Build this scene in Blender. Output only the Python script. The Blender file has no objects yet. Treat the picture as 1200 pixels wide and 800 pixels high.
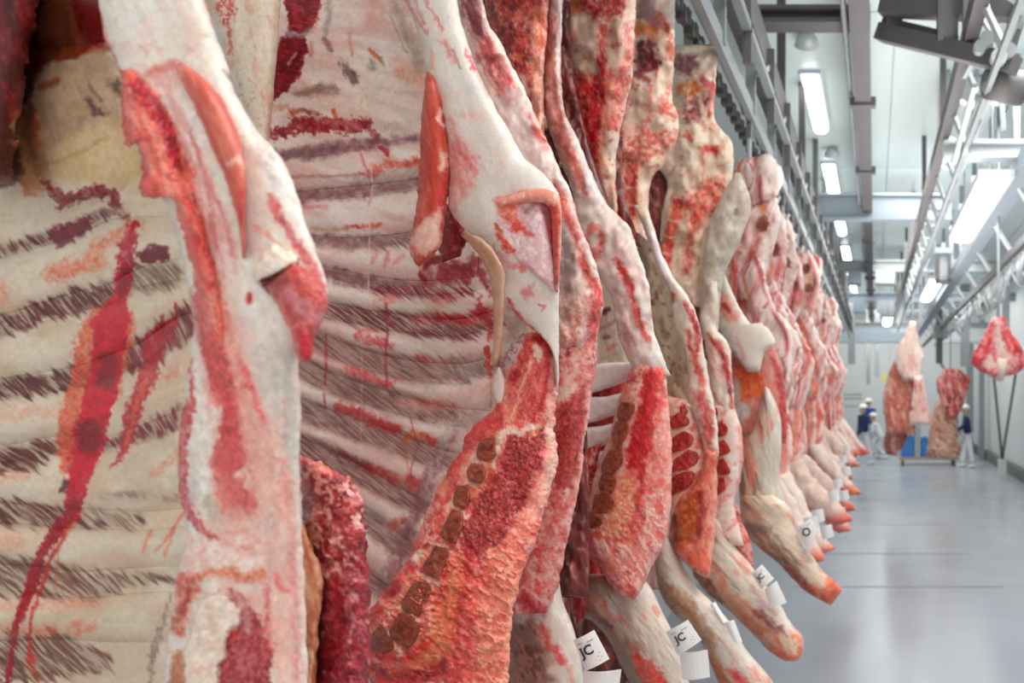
import bpy, math, random
import numpy as np

S = bpy.context.scene
COL = S.collection
H, F, VX, VY = 2.1, 900.0, 1025.0, 460.0      # eye height, focal length (px), vanishing point of the aisle

# ---------------------------------------------------------------- camera, world, light, exposure
cam_d = bpy.data.cameras.new('camera'); cam = bpy.data.objects.new('camera', cam_d); COL.objects.link(cam)
cam.location = (0, 0, H); cam.rotation_euler = (math.pi / 2, 0, 0)
cam_d.sensor_width = 36; cam_d.lens = F / 1200 * 36
cam_d.shift_x = -(VX - 600) / 1200; cam_d.shift_y = (VY - 400) / 1200
cam_d.clip_start = 0.02; cam_d.clip_end = 100
cam_d.dof.use_dof = True; cam_d.dof.focus_distance = 1.45; cam_d.dof.aperture_fstop = 4.0
S.camera = cam
S.view_settings.view_transform = 'Standard'; S.view_settings.look = 'None'
S.view_settings.gamma = 1; S.view_settings.exposure = 0.06
S.view_settings.use_curve_mapping = False
try:
    S.cycles.use_denoising = True
except Exception:
    pass
W = bpy.data.worlds.new('world'); S.world = W; W.use_nodes = True
W.node_tree.nodes['Background'].inputs[0].default_value = (1.0, 0.97, 0.93, 1)
W.node_tree.nodes['Background'].inputs[1].default_value = 0.95

def area_light(name, loc, rot, sx, sy, power, col=(1, 0.98, 0.95)):
    d = bpy.data.lights.new(name, 'AREA'); d.shape = 'RECTANGLE'; d.size = sx; d.size_y = sy
    d.energy = power; d.color = col
    o = bpy.data.objects.new(name, d); COL.objects.link(o); o.location = loc; o.rotation_euler = rot
    return o
# ceiling-level area lights for the lamp rows; front and back ones are added fill
area_light('ceiling_fill_light', (0.6, 0.4, 4.7), (0, 0, 0), 1.6, 3.5, 85)
area_light('ceiling_fill_light', (1.2, -2.5, 4.0), (math.radians(-38), math.radians(22), 0), 2.5, 2.0, 140)  # front fill added behind the camera
area_light('ceiling_fill_light', (1.5, 5.0, 4.75), (0, 0, 0), 1.2, 5, 190)
area_light('ceiling_fill_light', (1.0, 12.0, 4.75), (0, 0, 0), 2, 6, 260)
area_light('ceiling_fill_light', (0.8, 21.0, 4.75), (0, 0, 0), 4, 8, 330)
area_light('ceiling_fill_light', (0.6, 26.5, 4.6), (math.radians(55), 0, 0), 4, 1, 85)  # tilted fill added to brighten the back wall
# upward fill lights added to brighten the ceiling, no fixtures of their own
area_light('ceiling_uplight', (0.4, 7.2, 3.0), (math.pi, 0, 0), 1.2, 8, 92)
area_light('ceiling_uplight', (1.0, 20.0, 3.9), (math.pi, 0, 0), 1.0, 8, 30)

# ---------------------------------------------------------------- helpers
def lin(c):
    c = np.asarray(c, float) / 255.0
    return np.where(c <= 0.04045, c / 12.92, ((c + 0.055) / 1.055) ** 2.4)
_rng = np.random.RandomState(7)
_T = _rng.rand(256, 256)
def vnoise(x, y, seed=0):
    x = np.asarray(x, float) + seed * 17.37; y = np.asarray(y, float) + seed * 9.71
    xi = np.floor(x).astype(int); yi = np.floor(y).astype(int)
    fx = x - xi; fy = y - yi
    fx = fx * fx * (3 - 2 * fx); fy = fy * fy * (3 - 2 * fy)
    a = _T[yi & 255, xi & 255]; b = _T[yi & 255, (xi + 1) & 255]
    c = _T[(yi + 1) & 255, xi & 255]; d = _T[(yi + 1) & 255, (xi + 1) & 255]
    return (a + (b - a) * fx + (c - a) * fy + (a - b - c + d) * fx * fy) * 2 - 1
def fbm(x, y, seed=0, o=3):
    s = 0; a = 1.0; t = 0
    for k in range(o):
        s = s + a * vnoise(x * 2 ** k, y * 2 ** k, seed + 3 * k); t += a; a *= 0.55
    return s / t * 1.35
def sst(a, b, x):
    t = np.clip((x - a) / (b - a), 0, 1); return t * t * (3 - 2 * t)
def crom(pts, n):
    """smooth curve through points, n samples evenly by arc length"""
    p = np.array(pts, float)
    if len(p) == 2:
        t = np.linspace(0, 1, n)[:, None]; return p[0] * (1 - t) + p[1] * t
    q = np.vstack([2 * p[0] - p[1], p, 2 * p[-1] - p[-2]])
    out = []
    for i in range(1, len(q) - 2):
        t = np.linspace(0, 1, 24, endpoint=False)[:, None]
        a, b, c, d = q[i - 1], q[i], q[i + 1], q[i + 2]
        out.append(0.5 * ((2 * b) + (c - a) * t + (2 * a - 5 * b + 4 * c - d) * t * t + (3 * b - a - 3 * c + d) * t ** 3))
    out.append(p[-1:]); s = np.vstack(out)
    L = np.concatenate([[0], np.cumsum(np.hypot(*np.diff(s, axis=0).T))]); L /= max(L[-1], 1e-9)
    t = np.linspace(0, 1, n)
    return np.stack([np.interp(t, L, s[:, 0]), np.interp(t, L, s[:, 1])], 1)

class Cv:
    """numpy paint canvas: colour and relief of every vertex of a piece of meat"""
    def __init__(s, x, y, u, v):
        s.x, s.y, s.u, s.v = x, y, u, v
        s.c = np.zeros((len(x), 3)); s.h = np.zeros(len(x))
    def n(s, sc, seed=0, o=3, ang=0, st=1.0):
        a = math.radians(ang); ca, sa = math.cos(a), math.sin(a)
        return fbm((s.x * ca + s.y * sa) / (sc * st), (-s.x * sa + s.y * ca) / sc, seed, o)
    def fill(s, col):
        s.c[:] = col; return s
    def blend(s, m, col, h=0, idx=None):
        col = np.asarray(col, float)
        if idx is None: idx = slice(None)
        m = np.clip(m, 0, 1)
        s.c[idx] += (col - s.c[idx]) * m[:, None]
        if h: s.h[idx] += h * m
        return s
    def mott(s, col, sc, amt=1.0, lo=0.0, hi=0.5, seed=0, ang=0, st=1.0, h=0, o=3, m=None):
        k = sst(lo, hi, s.n(sc, seed, o, ang, st)) * amt
        if m is not None: k = k * m
        return s.blend(k, col, h)
    def val(s, sc, amt, seed=0, ang=0, st=1.0, h=0, o=3):
        k = s.n(sc, seed, o, ang, st); s.c *= (1 + amt * k)[:, None]
        if h: s.h += h * k
        return s
    def _box(s, p, mg):
        return np.nonzero((s.x > p[:, 0].min() - mg) & (s.x < p[:, 0].max() + mg) & (s.y > p[:, 1].min() - mg) & (s.y < p[:, 1].max() + mg))[0]
    def _warp(s, i, jit, js, seed):
        x, y = s.x[i], s.y[i]
        if not jit: return x, y
        return x + jit * fbm(x / js, y / js, seed + 41, 3), y + jit * fbm(x / js, y / js, seed + 67, 3)
    @staticmethod
    def _segd(x, y, p, w=None):
        d = np.full(len(x), 1e9); ww = np.zeros(len(x))
        for k in range(len(p) - 1):
            a, b = p[k], p[k + 1]; ab = b - a
            t = np.clip(((x - a[0]) * ab[0] + (y - a[1]) * ab[1]) / max(ab @ ab, 1e-9), 0, 1)
            dd = np.hypot(x - a[0] - t * ab[0], y - a[1] - t * ab[1])
            if w is None: d = np.minimum(d, dd)
            else:
                wk = w[k] + (w[k + 1] - w[k]) * t; r = dd - wk
                up = r < d; d = np.where(up, r, d); ww = np.where(up, wk, ww)
        return d
    def line(s, pts, w, col, a=1.0, soft=2.0, jit=2.0, js=9, seed=0, h=0, tex=0, tsc=4):
        p = np.array(pts, float); w = np.full(len(p), w, float) if np.isscalar(w) else np.array(w, float)
        i = s._box(p, w.max() + soft + 2 * jit + 2)
        if not len(i): return s
        x, y = s._warp(i, jit, js, seed)
        d = s._segd(x, y, p, w / 2)
        amp = np.clip(w.max() * .14, .5, 2.6)
        d = d + amp * fbm(s.x[i] / 3.1, s.y[i] / 3.1, seed + 15, 2)
        soft = soft * 1.25
        m = sst(soft, -soft * 0.9, d) * a * (.9 + .2 * fbm(s.x[i] / 7, s.y[i] / 7, seed + 25, 2))
        if tex: m = m * (1 - tex * sst(-.1, .5, fbm(s.x[i] / tsc, s.y[i] / tsc, seed + 5)))
        cc = np.asarray(col, float) * (1 + .10 * fbm(s.x[i] / 4.5, s.y[i] / 6, seed + 35, 3))[:, None]
        return s.blend(m, cc, h, i)
    def pmask(s, pts, soft, jit, js, seed):
        p = np.array(pts, float); i = s._box(p, soft + 2 * jit + 2)
        if not len(i): return i, None
        x, y = s._warp(i, jit, js, seed)
        q = np.vstack([p, p[:1]])
        d = s._segd(x, y, q); ins = np.zeros(len(x), bool)
        for k in range(len(q) - 1):
            (x0, y0), (x1, y1) = q[k], q[k + 1]
            if y0 == y1: continue
            c = ((y0 > y) != (y1 > y)) & (x < (x1 - x0) * (y - y0) / (y1 - y0) + x0); ins ^= c
        return i, sst(-soft * 1.2, soft * 1.2, np.where(ins, d, -d) + min(soft, 3) * .7 * fbm(s.x[i] / 3.3, s.y[i] / 3.3, seed + 15, 2))
    def poly(s, pts, col, a=1.0, soft=2.0, jit=2.0, js=10, seed=0, h=0, col2=None, sc=4, ang=0, st=1.0, tex=1.0):
        i, m = s.pmask(pts, soft, jit, js, seed)
        if m is None: return s
        col = np.asarray(col, float)
        if col2 is not None:
            an = math.radians(ang); x, y = s.x[i], s.y[i]
            k = sst(-.35, .5, fbm((x * math.cos(an) + y * math.sin(an)) / (sc * st), (-x * math.sin(an) + y * math.cos(an)) / sc, seed + 11)) * tex
            col = col + (np.asarray(col2, float) - col) * k[:, None]
        col = col * (1 + .07 * fbm(s.x[i] / 5, s.y[i] / 6, seed + 35, 3))[:, None]
        return s.blend(m * a, col, h, i)
    def hatch(s, pts, w, dark, pale, ang=45, a=1.0, comb=7, fs=1.6, den=0.0, seed=0, h=0):
        p = np.array(pts, float); w = np.full(len(p), w, float) if np.isscalar(w) else np.array(w, float)
        i = s._box(p, w.max() + 2 * comb + 6)
        if not len(i): return s
        an = math.radians(ang); ca, sa = math.cos(an), math.sin(an)
        x, y = s.x[i], s.y[i]
        along, acr = x * ca + y * sa, -x * sa + y * ca
        acr = acr + 2.5 * vnoise(along / 30, acr / 30, seed + 2)
        k = comb * fbm(acr / (fs * 1.5), along / 60, seed + 1, 2)
        d = s._segd(x + ca * k, y + sa * k, p, w / 2)
        m = sst(3.4, -3.0, d) * a * .96
        s.blend(sst(9, -4, d) * .45 * a, (176, 158, 142), 0, i)
        f = fbm(acr / fs, along / 26, seed + 9, 2)
        m = m * sst(-.85 + den, .25 + den, f + .35 * vnoise(x / 14, y / 14, seed) )
        col = np.asarray(dark, float) * (1.08 + .26 * fbm(acr / 3, along / 20, seed + 4))[:, None]
        s.blend(m, col, h, i)
        m2 = sst(3, -1, d) * sst(.15, .55, fbm(acr / (fs * .9), along / 30, seed + 21, 2)) * .75 * a
        return s.blend(m2, pale, 0, i)

def P(px, py, Y):
    return ((px - VX) / F * Y, Y, H - (py - VY) / F * Y)

# ---------------------------------------------------------------- object registration
def tag(o, label=None, cat=None, group=None, kind=None):
    if label: o['label'] = label
    if cat: o['category'] = cat
    if group: o['group'] = group
    if kind: o['kind'] = kind
    return o
def thing(name, loc, label, cat, group=None):
    o = bpy.data.objects.new(name, None); COL.objects.link(o); o.location = loc; o.empty_display_size = .1
    return tag(o, label, cat, group)
def link_mesh(name, me, mat, parent=None):
    o = bpy.data.objects.new(name, me); COL.objects.link(o)
    if mat and not me.materials: me.materials.append(mat)
    if parent is not None:
        o.parent = parent
        pm = parent.location if parent.parent is None else (parent.parent.location + parent.location)
        o.location = (-pm[0], -pm[1], -pm[2])
    return o
def make_mesh(name, V, Fq, smooth=True):
    me = bpy.data.meshes.new(name)
    V = np.asarray(V, np.float32)
    if isinstance(Fq, np.ndarray):
        me.vertices.add(len(V)); me.vertices.foreach_set('co', V.ravel())
        n, k = Fq.shape
        me.loops.add(n * k); me.loops.foreach_set('vertex_index', Fq.astype(np.int32).ravel())
        me.polygons.add(n); me.polygons.foreach_set('loop_start', np.arange(0, n * k, k, dtype=np.int32))
        me.polygons.foreach_set('loop_total', np.full(n, k, np.int32))
        me.update(calc_edges=True)
    else:
        me.from_pydata([tuple(map(float, v)) for v in V], [], Fq); me.update()
    me.polygons.foreach_set('use_smooth', np.full(len(me.polygons), smooth, bool))
    return me

class MB:
    """collects boxes, bars, tubes, discs into one mesh"""
    def __init__(s): s.v = []; s.f = []
    def add(s, v, f):
        k = len(s.v); s.v += [tuple(map(float, q)) for q in v]; s.f += [tuple(i + k for i in q) for q in f]; return s
    def box(s, x0, x1, y0, y1, z0, z1):
        v = [(x, y, z) for z in (z0, z1) for y in (y0, y1) for x in (x0, x1)]
        return s.add(v, [(0, 2, 3, 1), (4, 5, 7, 6), (0, 1, 5, 4), (2, 6, 7, 3), (0, 4, 6, 2), (1, 3, 7, 5)])
    def tube(s, pts, r, n=8, cap=True):
        p = [np.array(q, float) for q in pts]; r = [r] * len(p) if np.isscalar(r) else r
        V = []
        for i, q in enumerate(p):
            d = p[min(i + 1, len(p) - 1)] - p[max(i - 1, 0)]; d /= max(np.linalg.norm(d), 1e-9)
            a = np.cross(d, (0, 0, 1) if abs(d[2]) < .9 else (1, 0, 0)); a /= np.linalg.norm(a); b = np.cross(d, a)
            V += [q + r[i] * (math.cos(t) * a + math.sin(t) * b) for t in np.linspace(0, 2 * math.pi, n, endpoint=False)]
        Fs = [(i * n + j, i * n + (j + 1) % n, (i + 1) * n + (j + 1) % n, (i + 1) * n + j) for i in range(len(p) - 1) for j in range(n)]
        if cap: Fs += [tuple(range(n))[::-1], tuple(range((len(p) - 1) * n, len(p) * n))]
        return s.add(V, Fs)
    def bar(s, a, b, w, h):
        """rectangular bar from a to b"""
        a, b = np.array(a, float), np.array(b, float); d = b - a; d /= np.linalg.norm(d)
        up = np.array((0, 0, 1.0)) if abs(d[2]) < .95 else np.array((0, 1.0, 0))
        x = np.cross(d, up); x /= np.linalg.norm(x); z = np.cross(x, d)
        V = [q + sx * x * w / 2 + sz * z * h / 2 for q in (a, b) for sx, sz in ((-1, -1), (1, -1), (1, 1), (-1, 1))]
        return s.add(V, [(3, 2, 1, 0), (4, 5, 6, 7), (0, 1, 5, 4), (1, 2, 6, 5), (2, 3, 7, 6), (3, 0, 4, 7)])
    def disc(s, c, ax, r, t, n=16):
        c = np.array(c, float); ax = np.array(ax, float); ax /= np.linalg.norm(ax)
        return s.tube([c - ax * t / 2, c + ax * t / 2], r, n)
    def build(s, name, mat, parent=None, smooth=False):
        me = make_mesh(name, s.v, s.f, smooth); return link_mesh(name, me, mat, parent)

def front_of(L, R, yfun, bulge, p, off=.003):
    """depth of the front surface of a slab, so that pieces can be set into it"""
    a, b = crom(L, 160), crom(R, 160)
    ia, ib = np.argsort(a[:, 1]), np.argsort(b[:, 1])
    def f(X, Z, U=None, V=None):
        l = np.interp(Z, a[ia, 1], a[ia, 0]); r = np.interp(Z, b[ib, 1], b[ib, 0]); u = np.clip((X - l) / np.maximum(r - l, 1), 0, 1)
        return yfun(X, Z) - bulge * np.sqrt(np.clip(1 - np.abs(2 * u - 1) ** p, 0, 1)) - off
    return f

# ---------------------------------------------------------------- materials
def mat(name, col, rough=.5, metal=0, noise=0, nsc=8, bump=0, bsc=30, emit=0, spec=.5, coat=0, rvar=0):
    m = bpy.data.materials.new(name); m.use_nodes = True; t = m.node_tree; b = t.nodes['Principled BSDF']
    c = tuple(lin(col)) + (1,)
    b.inputs['Base Color'].default_value = c; b.inputs['Roughness'].default_value = rough
    b.inputs['Metallic'].default_value = metal; b.inputs['Specular IOR Level'].default_value = spec
    b.inputs['Coat Weight'].default_value = coat; b.inputs['Coat Roughness'].default_value = .15
    tc = t.nodes.new('ShaderNodeTexCoord')
    if noise or rvar:
        n = t.nodes.new('ShaderNodeTexNoise'); n.inputs['Scale'].default_value = nsc; n.inputs['Detail'].default_value = 5
        t.links.new(tc.outputs['Object'], n.inputs['Vector'])
        if noise:
            r = t.nodes.new('ShaderNodeMapRange'); r.inputs[3].default_value = 1 - noise; r.inputs[4].default_value = 1 + noise
            t.links.new(n.outputs[0], r.inputs[0])
            mx = t.nodes.new('ShaderNodeMix'); mx.data_type = 'RGBA'; mx.blend_type = 'MULTIPLY'; mx.inputs[0].default_value = 1
            mx.inputs[6].default_value = c; t.links.new(r.outputs[0], mx.inputs[7]); t.links.new(mx.outputs[2], b.inputs['Base Color'])
        if rvar:
            r2 = t.nodes.new('ShaderNodeMapRange'); r2.inputs[3].default_value = rough - rvar; r2.inputs[4].default_value = rough + rvar
            t.links.new(n.outputs[0], r2.inputs[0]); t.links.new(r2.outputs[0], b.inputs['Roughness'])
    if bump:
        n2 = t.nodes.new('ShaderNodeTexNoise'); n2.inputs['Scale'].default_value = bsc; n2.inputs['Detail'].default_value = 4
        t.links.new(tc.outputs['Object'], n2.inputs['Vector'])
        bp = t.nodes.new('ShaderNodeBump'); bp.inputs['Strength'].default_value = bump; bp.inputs['Distance'].default_value = .01
        t.links.new(n2.outputs[0], bp.inputs['Height']); t.links.new(bp.outputs[0], b.inputs['Normal'])
    if emit:
        b.inputs['Emission Color'].default_value = c; b.inputs['Emission Strength'].default_value = emit
    return m
def meat_material():
    m = bpy.data.materials.new('raw_meat'); m.use_nodes = True; t = m.node_tree; b = t.nodes['Principled BSDF']
    at = t.nodes.new('ShaderNodeAttribute'); at.attribute_name = 'tissue'
    tc = t.nodes.new('ShaderNodeTexCoord')
    n = t.nodes.new('ShaderNodeTexNoise'); n.inputs['Scale'].default_value = 220; n.inputs['Detail'].default_value = 4
    t.links.new(tc.outputs['Object'], n.inputs['Vector'])
    r = t.nodes.new('ShaderNodeMapRange'); r.inputs[1].default_value = .25; r.inputs[2].default_value = .75; r.inputs[3].default_value = .93; r.inputs[4].default_value = 1.06
    t.links.new(n.outputs[0], r.inputs[0])
    mx = t.nodes.new('ShaderNodeMix'); mx.data_type = 'RGBA'; mx.blend_type = 'MULTIPLY'; mx.inputs[0].default_value = 1
    t.links.new(at.outputs['Color'], mx.inputs[6]); t.links.new(r.outputs[0], mx.inputs[7]); t.links.new(mx.outputs[2], b.inputs['Base Color'])
    r2 = t.nodes.new('ShaderNodeMapRange'); r2.inputs[3].default_value = .28; r2.inputs[4].default_value = .55
    n3 = t.nodes.new('ShaderNodeTexNoise'); n3.inputs['Scale'].default_value = 60; t.links.new(tc.outputs['Object'], n3.inputs['Vector'])
    t.links.new(n3.outputs[0], r2.inputs[0]); t.links.new(r2.outputs[0], b.inputs['Roughness'])
    bp = t.nodes.new('ShaderNodeBump'); bp.inputs['Strength'].default_value = .3; bp.inputs['Distance'].default_value = .0015
    t.links.new(n.outputs[0], bp.inputs['Height']); t.links.new(bp.outputs[0], b.inputs['Normal'])
    b.inputs['Specular IOR Level'].default_value = .22
    b.inputs['Coat Weight'].default_value = .3; b.inputs['Coat Roughness'].default_value = .13
    return m
MEAT = meat_material()

# ---------------------------------------------------------------- the meat slab: closed body between two outline curves
def slab(name, L, R, Y, parent=None, paint=None, bulge=.02, thick=.03, p=3.0, res=1.3, tilt=0, yf=None, jit=0, jsc=12,
         cap=(0, 0), metric=False, seed=0, det=.5, dang=72, lump=0, ls=14, soft=False, mat_=None, label=None, up=None):
    """L, R: outline points; Y: depth (number or (start, end)); bulge towards -Y, thick towards +Y"""
    L0, R0 = np.array(L, float), np.array(R, float)
    ln = max(np.hypot(*np.diff(L0, axis=0).T).sum(), np.hypot(*np.diff(R0, axis=0).T).sum())
    wd = max(np.hypot(*(L0[0] - R0[0])), np.hypot(*(L0[-1] - R0[-1])), np.hypot(*(crom(L, 9)[4] - crom(R, 9)[4])))
    nv = int(np.clip(ln / res, 6, 900)) + 1; nu = int(np.clip(wd / res, 5, 500)) + 1
    A, B = crom(L, nv), crom(R, nv)
    t = np.linspace(0, 1, nu); u1 = t * .55 + (.5 - .5 * np.cos(math.pi * t)) * .45
    nb = 7; u2 = np.linspace(1, 0, nb + 2)[1:-1]
    uu = np.concatenate([u1, u2]); nc = len(uu)
    v = np.linspace(0, 1, nv); U, Vv = np.meshgrid(uu, v)
    X = A[:, 0:1] * (1 - U) + B[:, 0:1] * U; Z = A[:, 1:2] * (1 - U) + B[:, 1:2] * U
    if jit:
        e = np.maximum(sst(.18, 0, U), sst(.82, 1, U))
        X = X + jit * e * fbm(X / jsc, Z / jsc, seed + 3); Z = Z + jit * e * fbm(X / jsc, Z / jsc, seed + 8)
    back = np.concatenate([np.zeros(nu), np.ones(nb)])[None, :].repeat(nv, 0)
    prof = np.sqrt(np.clip(1 - np.abs(2 * U - 1) ** p, 0, 1))
    if soft: prof = np.clip(1 - np.abs(2 * U - 1) ** 2.2, 0, 1)
    ep = np.ones_like(Vv)
    if cap[0]: ep = ep * np.sqrt(np.clip(1 - (1 - np.clip(Vv / cap[0], 0, 1)) ** 2, 0, 1))
    if cap[1]: ep = ep * np.sqrt(np.clip(1 - (1 - np.clip((1 - Vv) / cap[1], 0, 1)) ** 2, 0, 1))
    y0, y1 = (Y, Y) if np.isscalar(Y) else Y
    Yc = y0 + (y1 - y0) * Vv + tilt * (U - .5)
    if yf is not None: Yc = yf(X, Z, U, Vv)
    cv = Cv(X.ravel(), Z.ravel(), U.ravel(), Vv.ravel())
    (paint or (lambda c: c.fill((220, 200, 190))))(cv)
    if det:
        ds = .0042 if metric else 1.0; seed_ = int(abs(A[0, 0] * 7 + A[0, 1] * 3)) % 50
        red = np.clip((cv.c[:, 0] - cv.c[:, 1] - 30) / 90, 0, 1); pal = np.clip(1.15 - red * 1.3, 0, 1)
        k1 = sst(.12, .55, cv.n(2.3 * ds, 81 + seed_, 3, dang, 2.2)) * red; k2 = sst(.1, .55, cv.n(3.6 * ds, 85 + seed_, 3, dang, 2.5)) * red
        cv.c *= (1 - .30 * det * k2)[:, None]; cv.blend(k1 * .42 * det, (242, 186, 170)); cv.h += det * .0007 * (k1 - k2) * (1 if metric else 1)
        cv.blend(sst(.1, .7, cv.n(15 * ds, 89 + seed_, 4, dang, 1.5)) * pal * .20 * det, (226, 164, 152)); cv.blend(sst(.2, .65, cv.n(4.2 * ds, 93 + seed_, 3, dang, 4)) * pal * .3 * det, (248, 242, 234)); cv.blend(sst(.25, .7, cv.n(6 * ds, 97 + seed_, 3, dang, 3)) * pal * .22 * det, (176, 160, 150))
    if lump:
        k_ = .0042 if metric else 1.0; cv.h += lump * fbm(cv.x / (ls * k_), cv.y / (ls * k_ * 1.5), seed + 31, 2)
    hh = cv.h.reshape(U.shape)
    YY = Yc + np.where(back > 0, thick * prof * ep, -bulge * prof * ep - hh * np.minimum(prof * 1.5, 1))
    if metric: V = np.stack([X, YY, Z], -1).reshape(-1, 3)
    else: V = np.stack([(X - VX) / F * YY, YY, H - (Z - VY) / F * YY], -1).reshape(-1, 3)
    idx = np.arange(nv * nc).reshape(nv, nc); a = idx[:-1]; b = idx[1:]
    Q = np.stack([a, b, np.roll(b, -1, 1), np.roll(a, -1, 1)], -1).reshape(-1, 4)
    # end caps: fans as quads (degenerate-free) between front and back columns
    capq = []
    for row in (0, nv - 1):
        r = idx[row]; c0 = len(V); ctr = V[r].mean(0); V = np.vstack([V, ctr[None]])
        q = np.stack([r, np.roll(r, -1), np.full(nc, c0), np.full(nc, c0)], -1)
        capq.append(q if row == 0 else q[:, [1, 0, 2, 3]])
    C = np.vstack([cv.c.clip(0, 255), cv.c[idx[0]].mean(0), cv.c[idx[-1]].mean(0)])
    lum = C @ np.array([.3, .55, .15]); C = (lum[:, None] + 1.13 * (C - lum[:, None])).clip(2, 250)
    me = bpy.data.meshes.new(name); V = V.astype(np.float32)
    T = np.vstack([q[:, :3] for q in capq])
    me.vertices.add(len(V)); me.vertices.foreach_set('co', V.ravel())
    nq, nt = len(Q), len(T)
    me.loops.add(nq * 4 + nt * 3); me.loops.foreach_set('vertex_index', np.concatenate([Q.ravel(), T.ravel()]).astype(np.int32))
    me.polygons.add(nq + nt)
    me.polygons.foreach_set('loop_start', np.concatenate([np.arange(nq) * 4, nq * 4 + np.arange(nt) * 3]).astype(np.int32))
    me.polygons.foreach_set('loop_total', np.concatenate([np.full(nq, 4), np.full(nt, 3)]).astype(np.int32))
    me.polygons.foreach_set('use_smooth', np.ones(nq + nt, bool))
    me.update(calc_edges=True)
    at = me.color_attributes.new('tissue', 'FLOAT_COLOR', 'POINT')
    at.data.foreach_set('color', np.hstack([lin(C), np.ones((len(C), 1))]).astype(np.float32).ravel())
    o = link_mesh(name, me, mat_ or MEAT, parent)
    if label: o['label'] = label
    return o
# ================================================================ the hall
M_FLOOR = mat('floor_coating', (158, 164, 172), .22, noise=.10, nsc=1.3, bump=.05, bsc=6, rvar=.10)
M_WALL = mat('white_panel', (206, 210, 210), .45, noise=.03, nsc=2)
M_CEIL = mat('ceiling_panel', (202, 214, 212), .35, noise=.03, nsc=1.5)
M_STEEL = mat('galvanised_steel', (142, 148, 150), .45, .2, noise=.14, nsc=6)
M_DARK = mat('dark_painted_steel', (96, 94, 94), .5, .1, noise=.14, nsc=6)
M_LIGHTST = mat('pale_zinc', (184, 190, 192), .4, .15, noise=.1, nsc=8)
M_BLUEGR = mat('blue_grey_beam', (152, 164, 174), .5, .05, noise=.08, nsc=3)
M_KERB = mat('kerb_concrete', (104, 106, 104), .6, noise=.1, nsc=4)
M_TUBE = mat('lit_diffuser', (246, 252, 255), .5, emit=9)
M_LAMPB = mat('lamp_housing', (190, 192, 204), .5)
def struct(mb, name, m, parent=None):
    o = mb.build(name, m, parent)
    if parent is None: o['kind'] = 'structure'
    return o
XL, XR, YB, YF, ZC = -3.4, 3.6, 30.0, -2.2, 5.0
struct(MB().box(XL, XR + .2, YF, YB, -.1, 0), 'floor', M_FLOOR)
fl = bpy.data.objects['floor']
for k, y in enumerate((8.3, 10.0, 12.2, 15.1, 18.5)):                      # worn joints in the coating
    MB().box(-.9 + .1 * k, 1.4 - .15 * k, y, y + .025, -.001, .002).build('floor_joint', M_KERB, fl)
ce = struct(MB().box(XL, XR + .2, YF, YB, ZC + .03, ZC + .15), 'ceiling', M_CEIL)
pm = None
for i in range(6):
    for j in range(8):
        x0, x1 = XL + i * 1.19, XL + (i + 1) * 1.19 - .02; y0, y1 = YF + j * 4.03, YF + (j + 1) * 4.03 - .02
        MB().box(x0, x1, y0, y1, ZC, ZC + .03).build('panel', M_CEIL, ce)
wr = struct(MB().box(XR, XR + .2, YF, YB, 0, ZC + .1), 'wall_right', M_WALL)
for j in range(16): MB().box(XR - .02, XR, YF + j * 2 + .01, YF + j * 2 + 1.98, .3, ZC).build('panel', M_WALL, wr)
struct(MB().box(-2.15, -1.95, YF, YB, 0, ZC + .02), 'wall_left', M_WALL)
wb = struct(MB().box(XL - .2, XR + .2, YB, YB + .2, 0, ZC + .1), 'wall_back', mat('back_wall', (196, 198, 196), .5, noise=.05))
for i in range(7): MB().box(XL + i, XL + i + .97, YB - .02, YB, .2, 4.9).build('panel', M_WALL, wb)
struct(MB().box(XR - .14, XR, 4, YB, 0, .26), 'baseboard_right', M_KERB)
# ---- fluorescent lamps on the ceiling, a row over the aisle
def lamp(x, y, z, L, w, label, group=None, drop=0):
    g = thing('ceiling_lamp', (x, y, z), label, 'lamp', group)
    MB().box(x - w * .62, x + w * .62, y - .04, y + L + .04, z + .03, z + .09).build('housing', M_LAMPB, g)
    m = MB(); n = 8
    prof = [(w / 2 * math.cos(t), -.05 * math.sin(t)) for t in np.linspace(0, math.pi, n)]
    V = [(x + a, yy, z + .03 + b) for yy in (y, y + L) for a, b in prof]
    m.add(V, [(i, i + 1, n + i + 1, n + i) for i in range(n - 1)] + [tuple(range(n)), tuple(range(2 * n - 1, n - 1, -1))]); m.build('diffuser', M_TUBE, g, True)
    if drop:
        for yy in (y + .2, y + L - .2): MB().tube([(x, yy, z + .09), (x, yy, ZC)], .008, 6).build('suspension_rod', M_STEEL, g)
    return g
LB = ['nearest long bright lamp on the white ceiling above the aisle', 'second bright ceiling lamp behind the nearest one over the aisle', 'third ceiling lamp over the aisle, just past the wide cross beam']
for k in range(6):
    lamp(-.585, 6.95 + 2.72 * k, ZC - .06, 1.42, .15, LB[k] if k < 3 else '%s lamp over the aisle, small and far down the hall' % ('fourth', 'fifth', 'sixth')[k - 3], 'lamps over the aisle')
for k, y in enumerate((6.2, 11.8, 17.8, 24.0)):
    lamp((.98, .95, .31, .3)[k], y, 3.8, 2.4 if k < 2 else 1.6, .24 if k == 0 else .2, ['big bright hanging lamp at the right, tilted in view beside the conveyor', 'second hanging lamp on the right, below the steel platform', 'third hanging lamp, small, left above the hanging pale carcass', 'farthest hanging lamp, small, below the third one'][k], 'hanging lamps on the right', 1)
for x, y, z in ((-.55, 6.2, ZC - .05), (-.5, 9.1, ZC - .05)):
    g = MB().tube([(x, y, ZC), (x, y, z), (x, y, z - .05)], [.05, .09, .1], 12).build('smoke_detector', M_LIGHTST, None, True); tag(g, 'small white round detector on ceiling ' + ('before the nearest lamp' if y < 7 else 'between the first two lamps'), 'detector')
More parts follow.
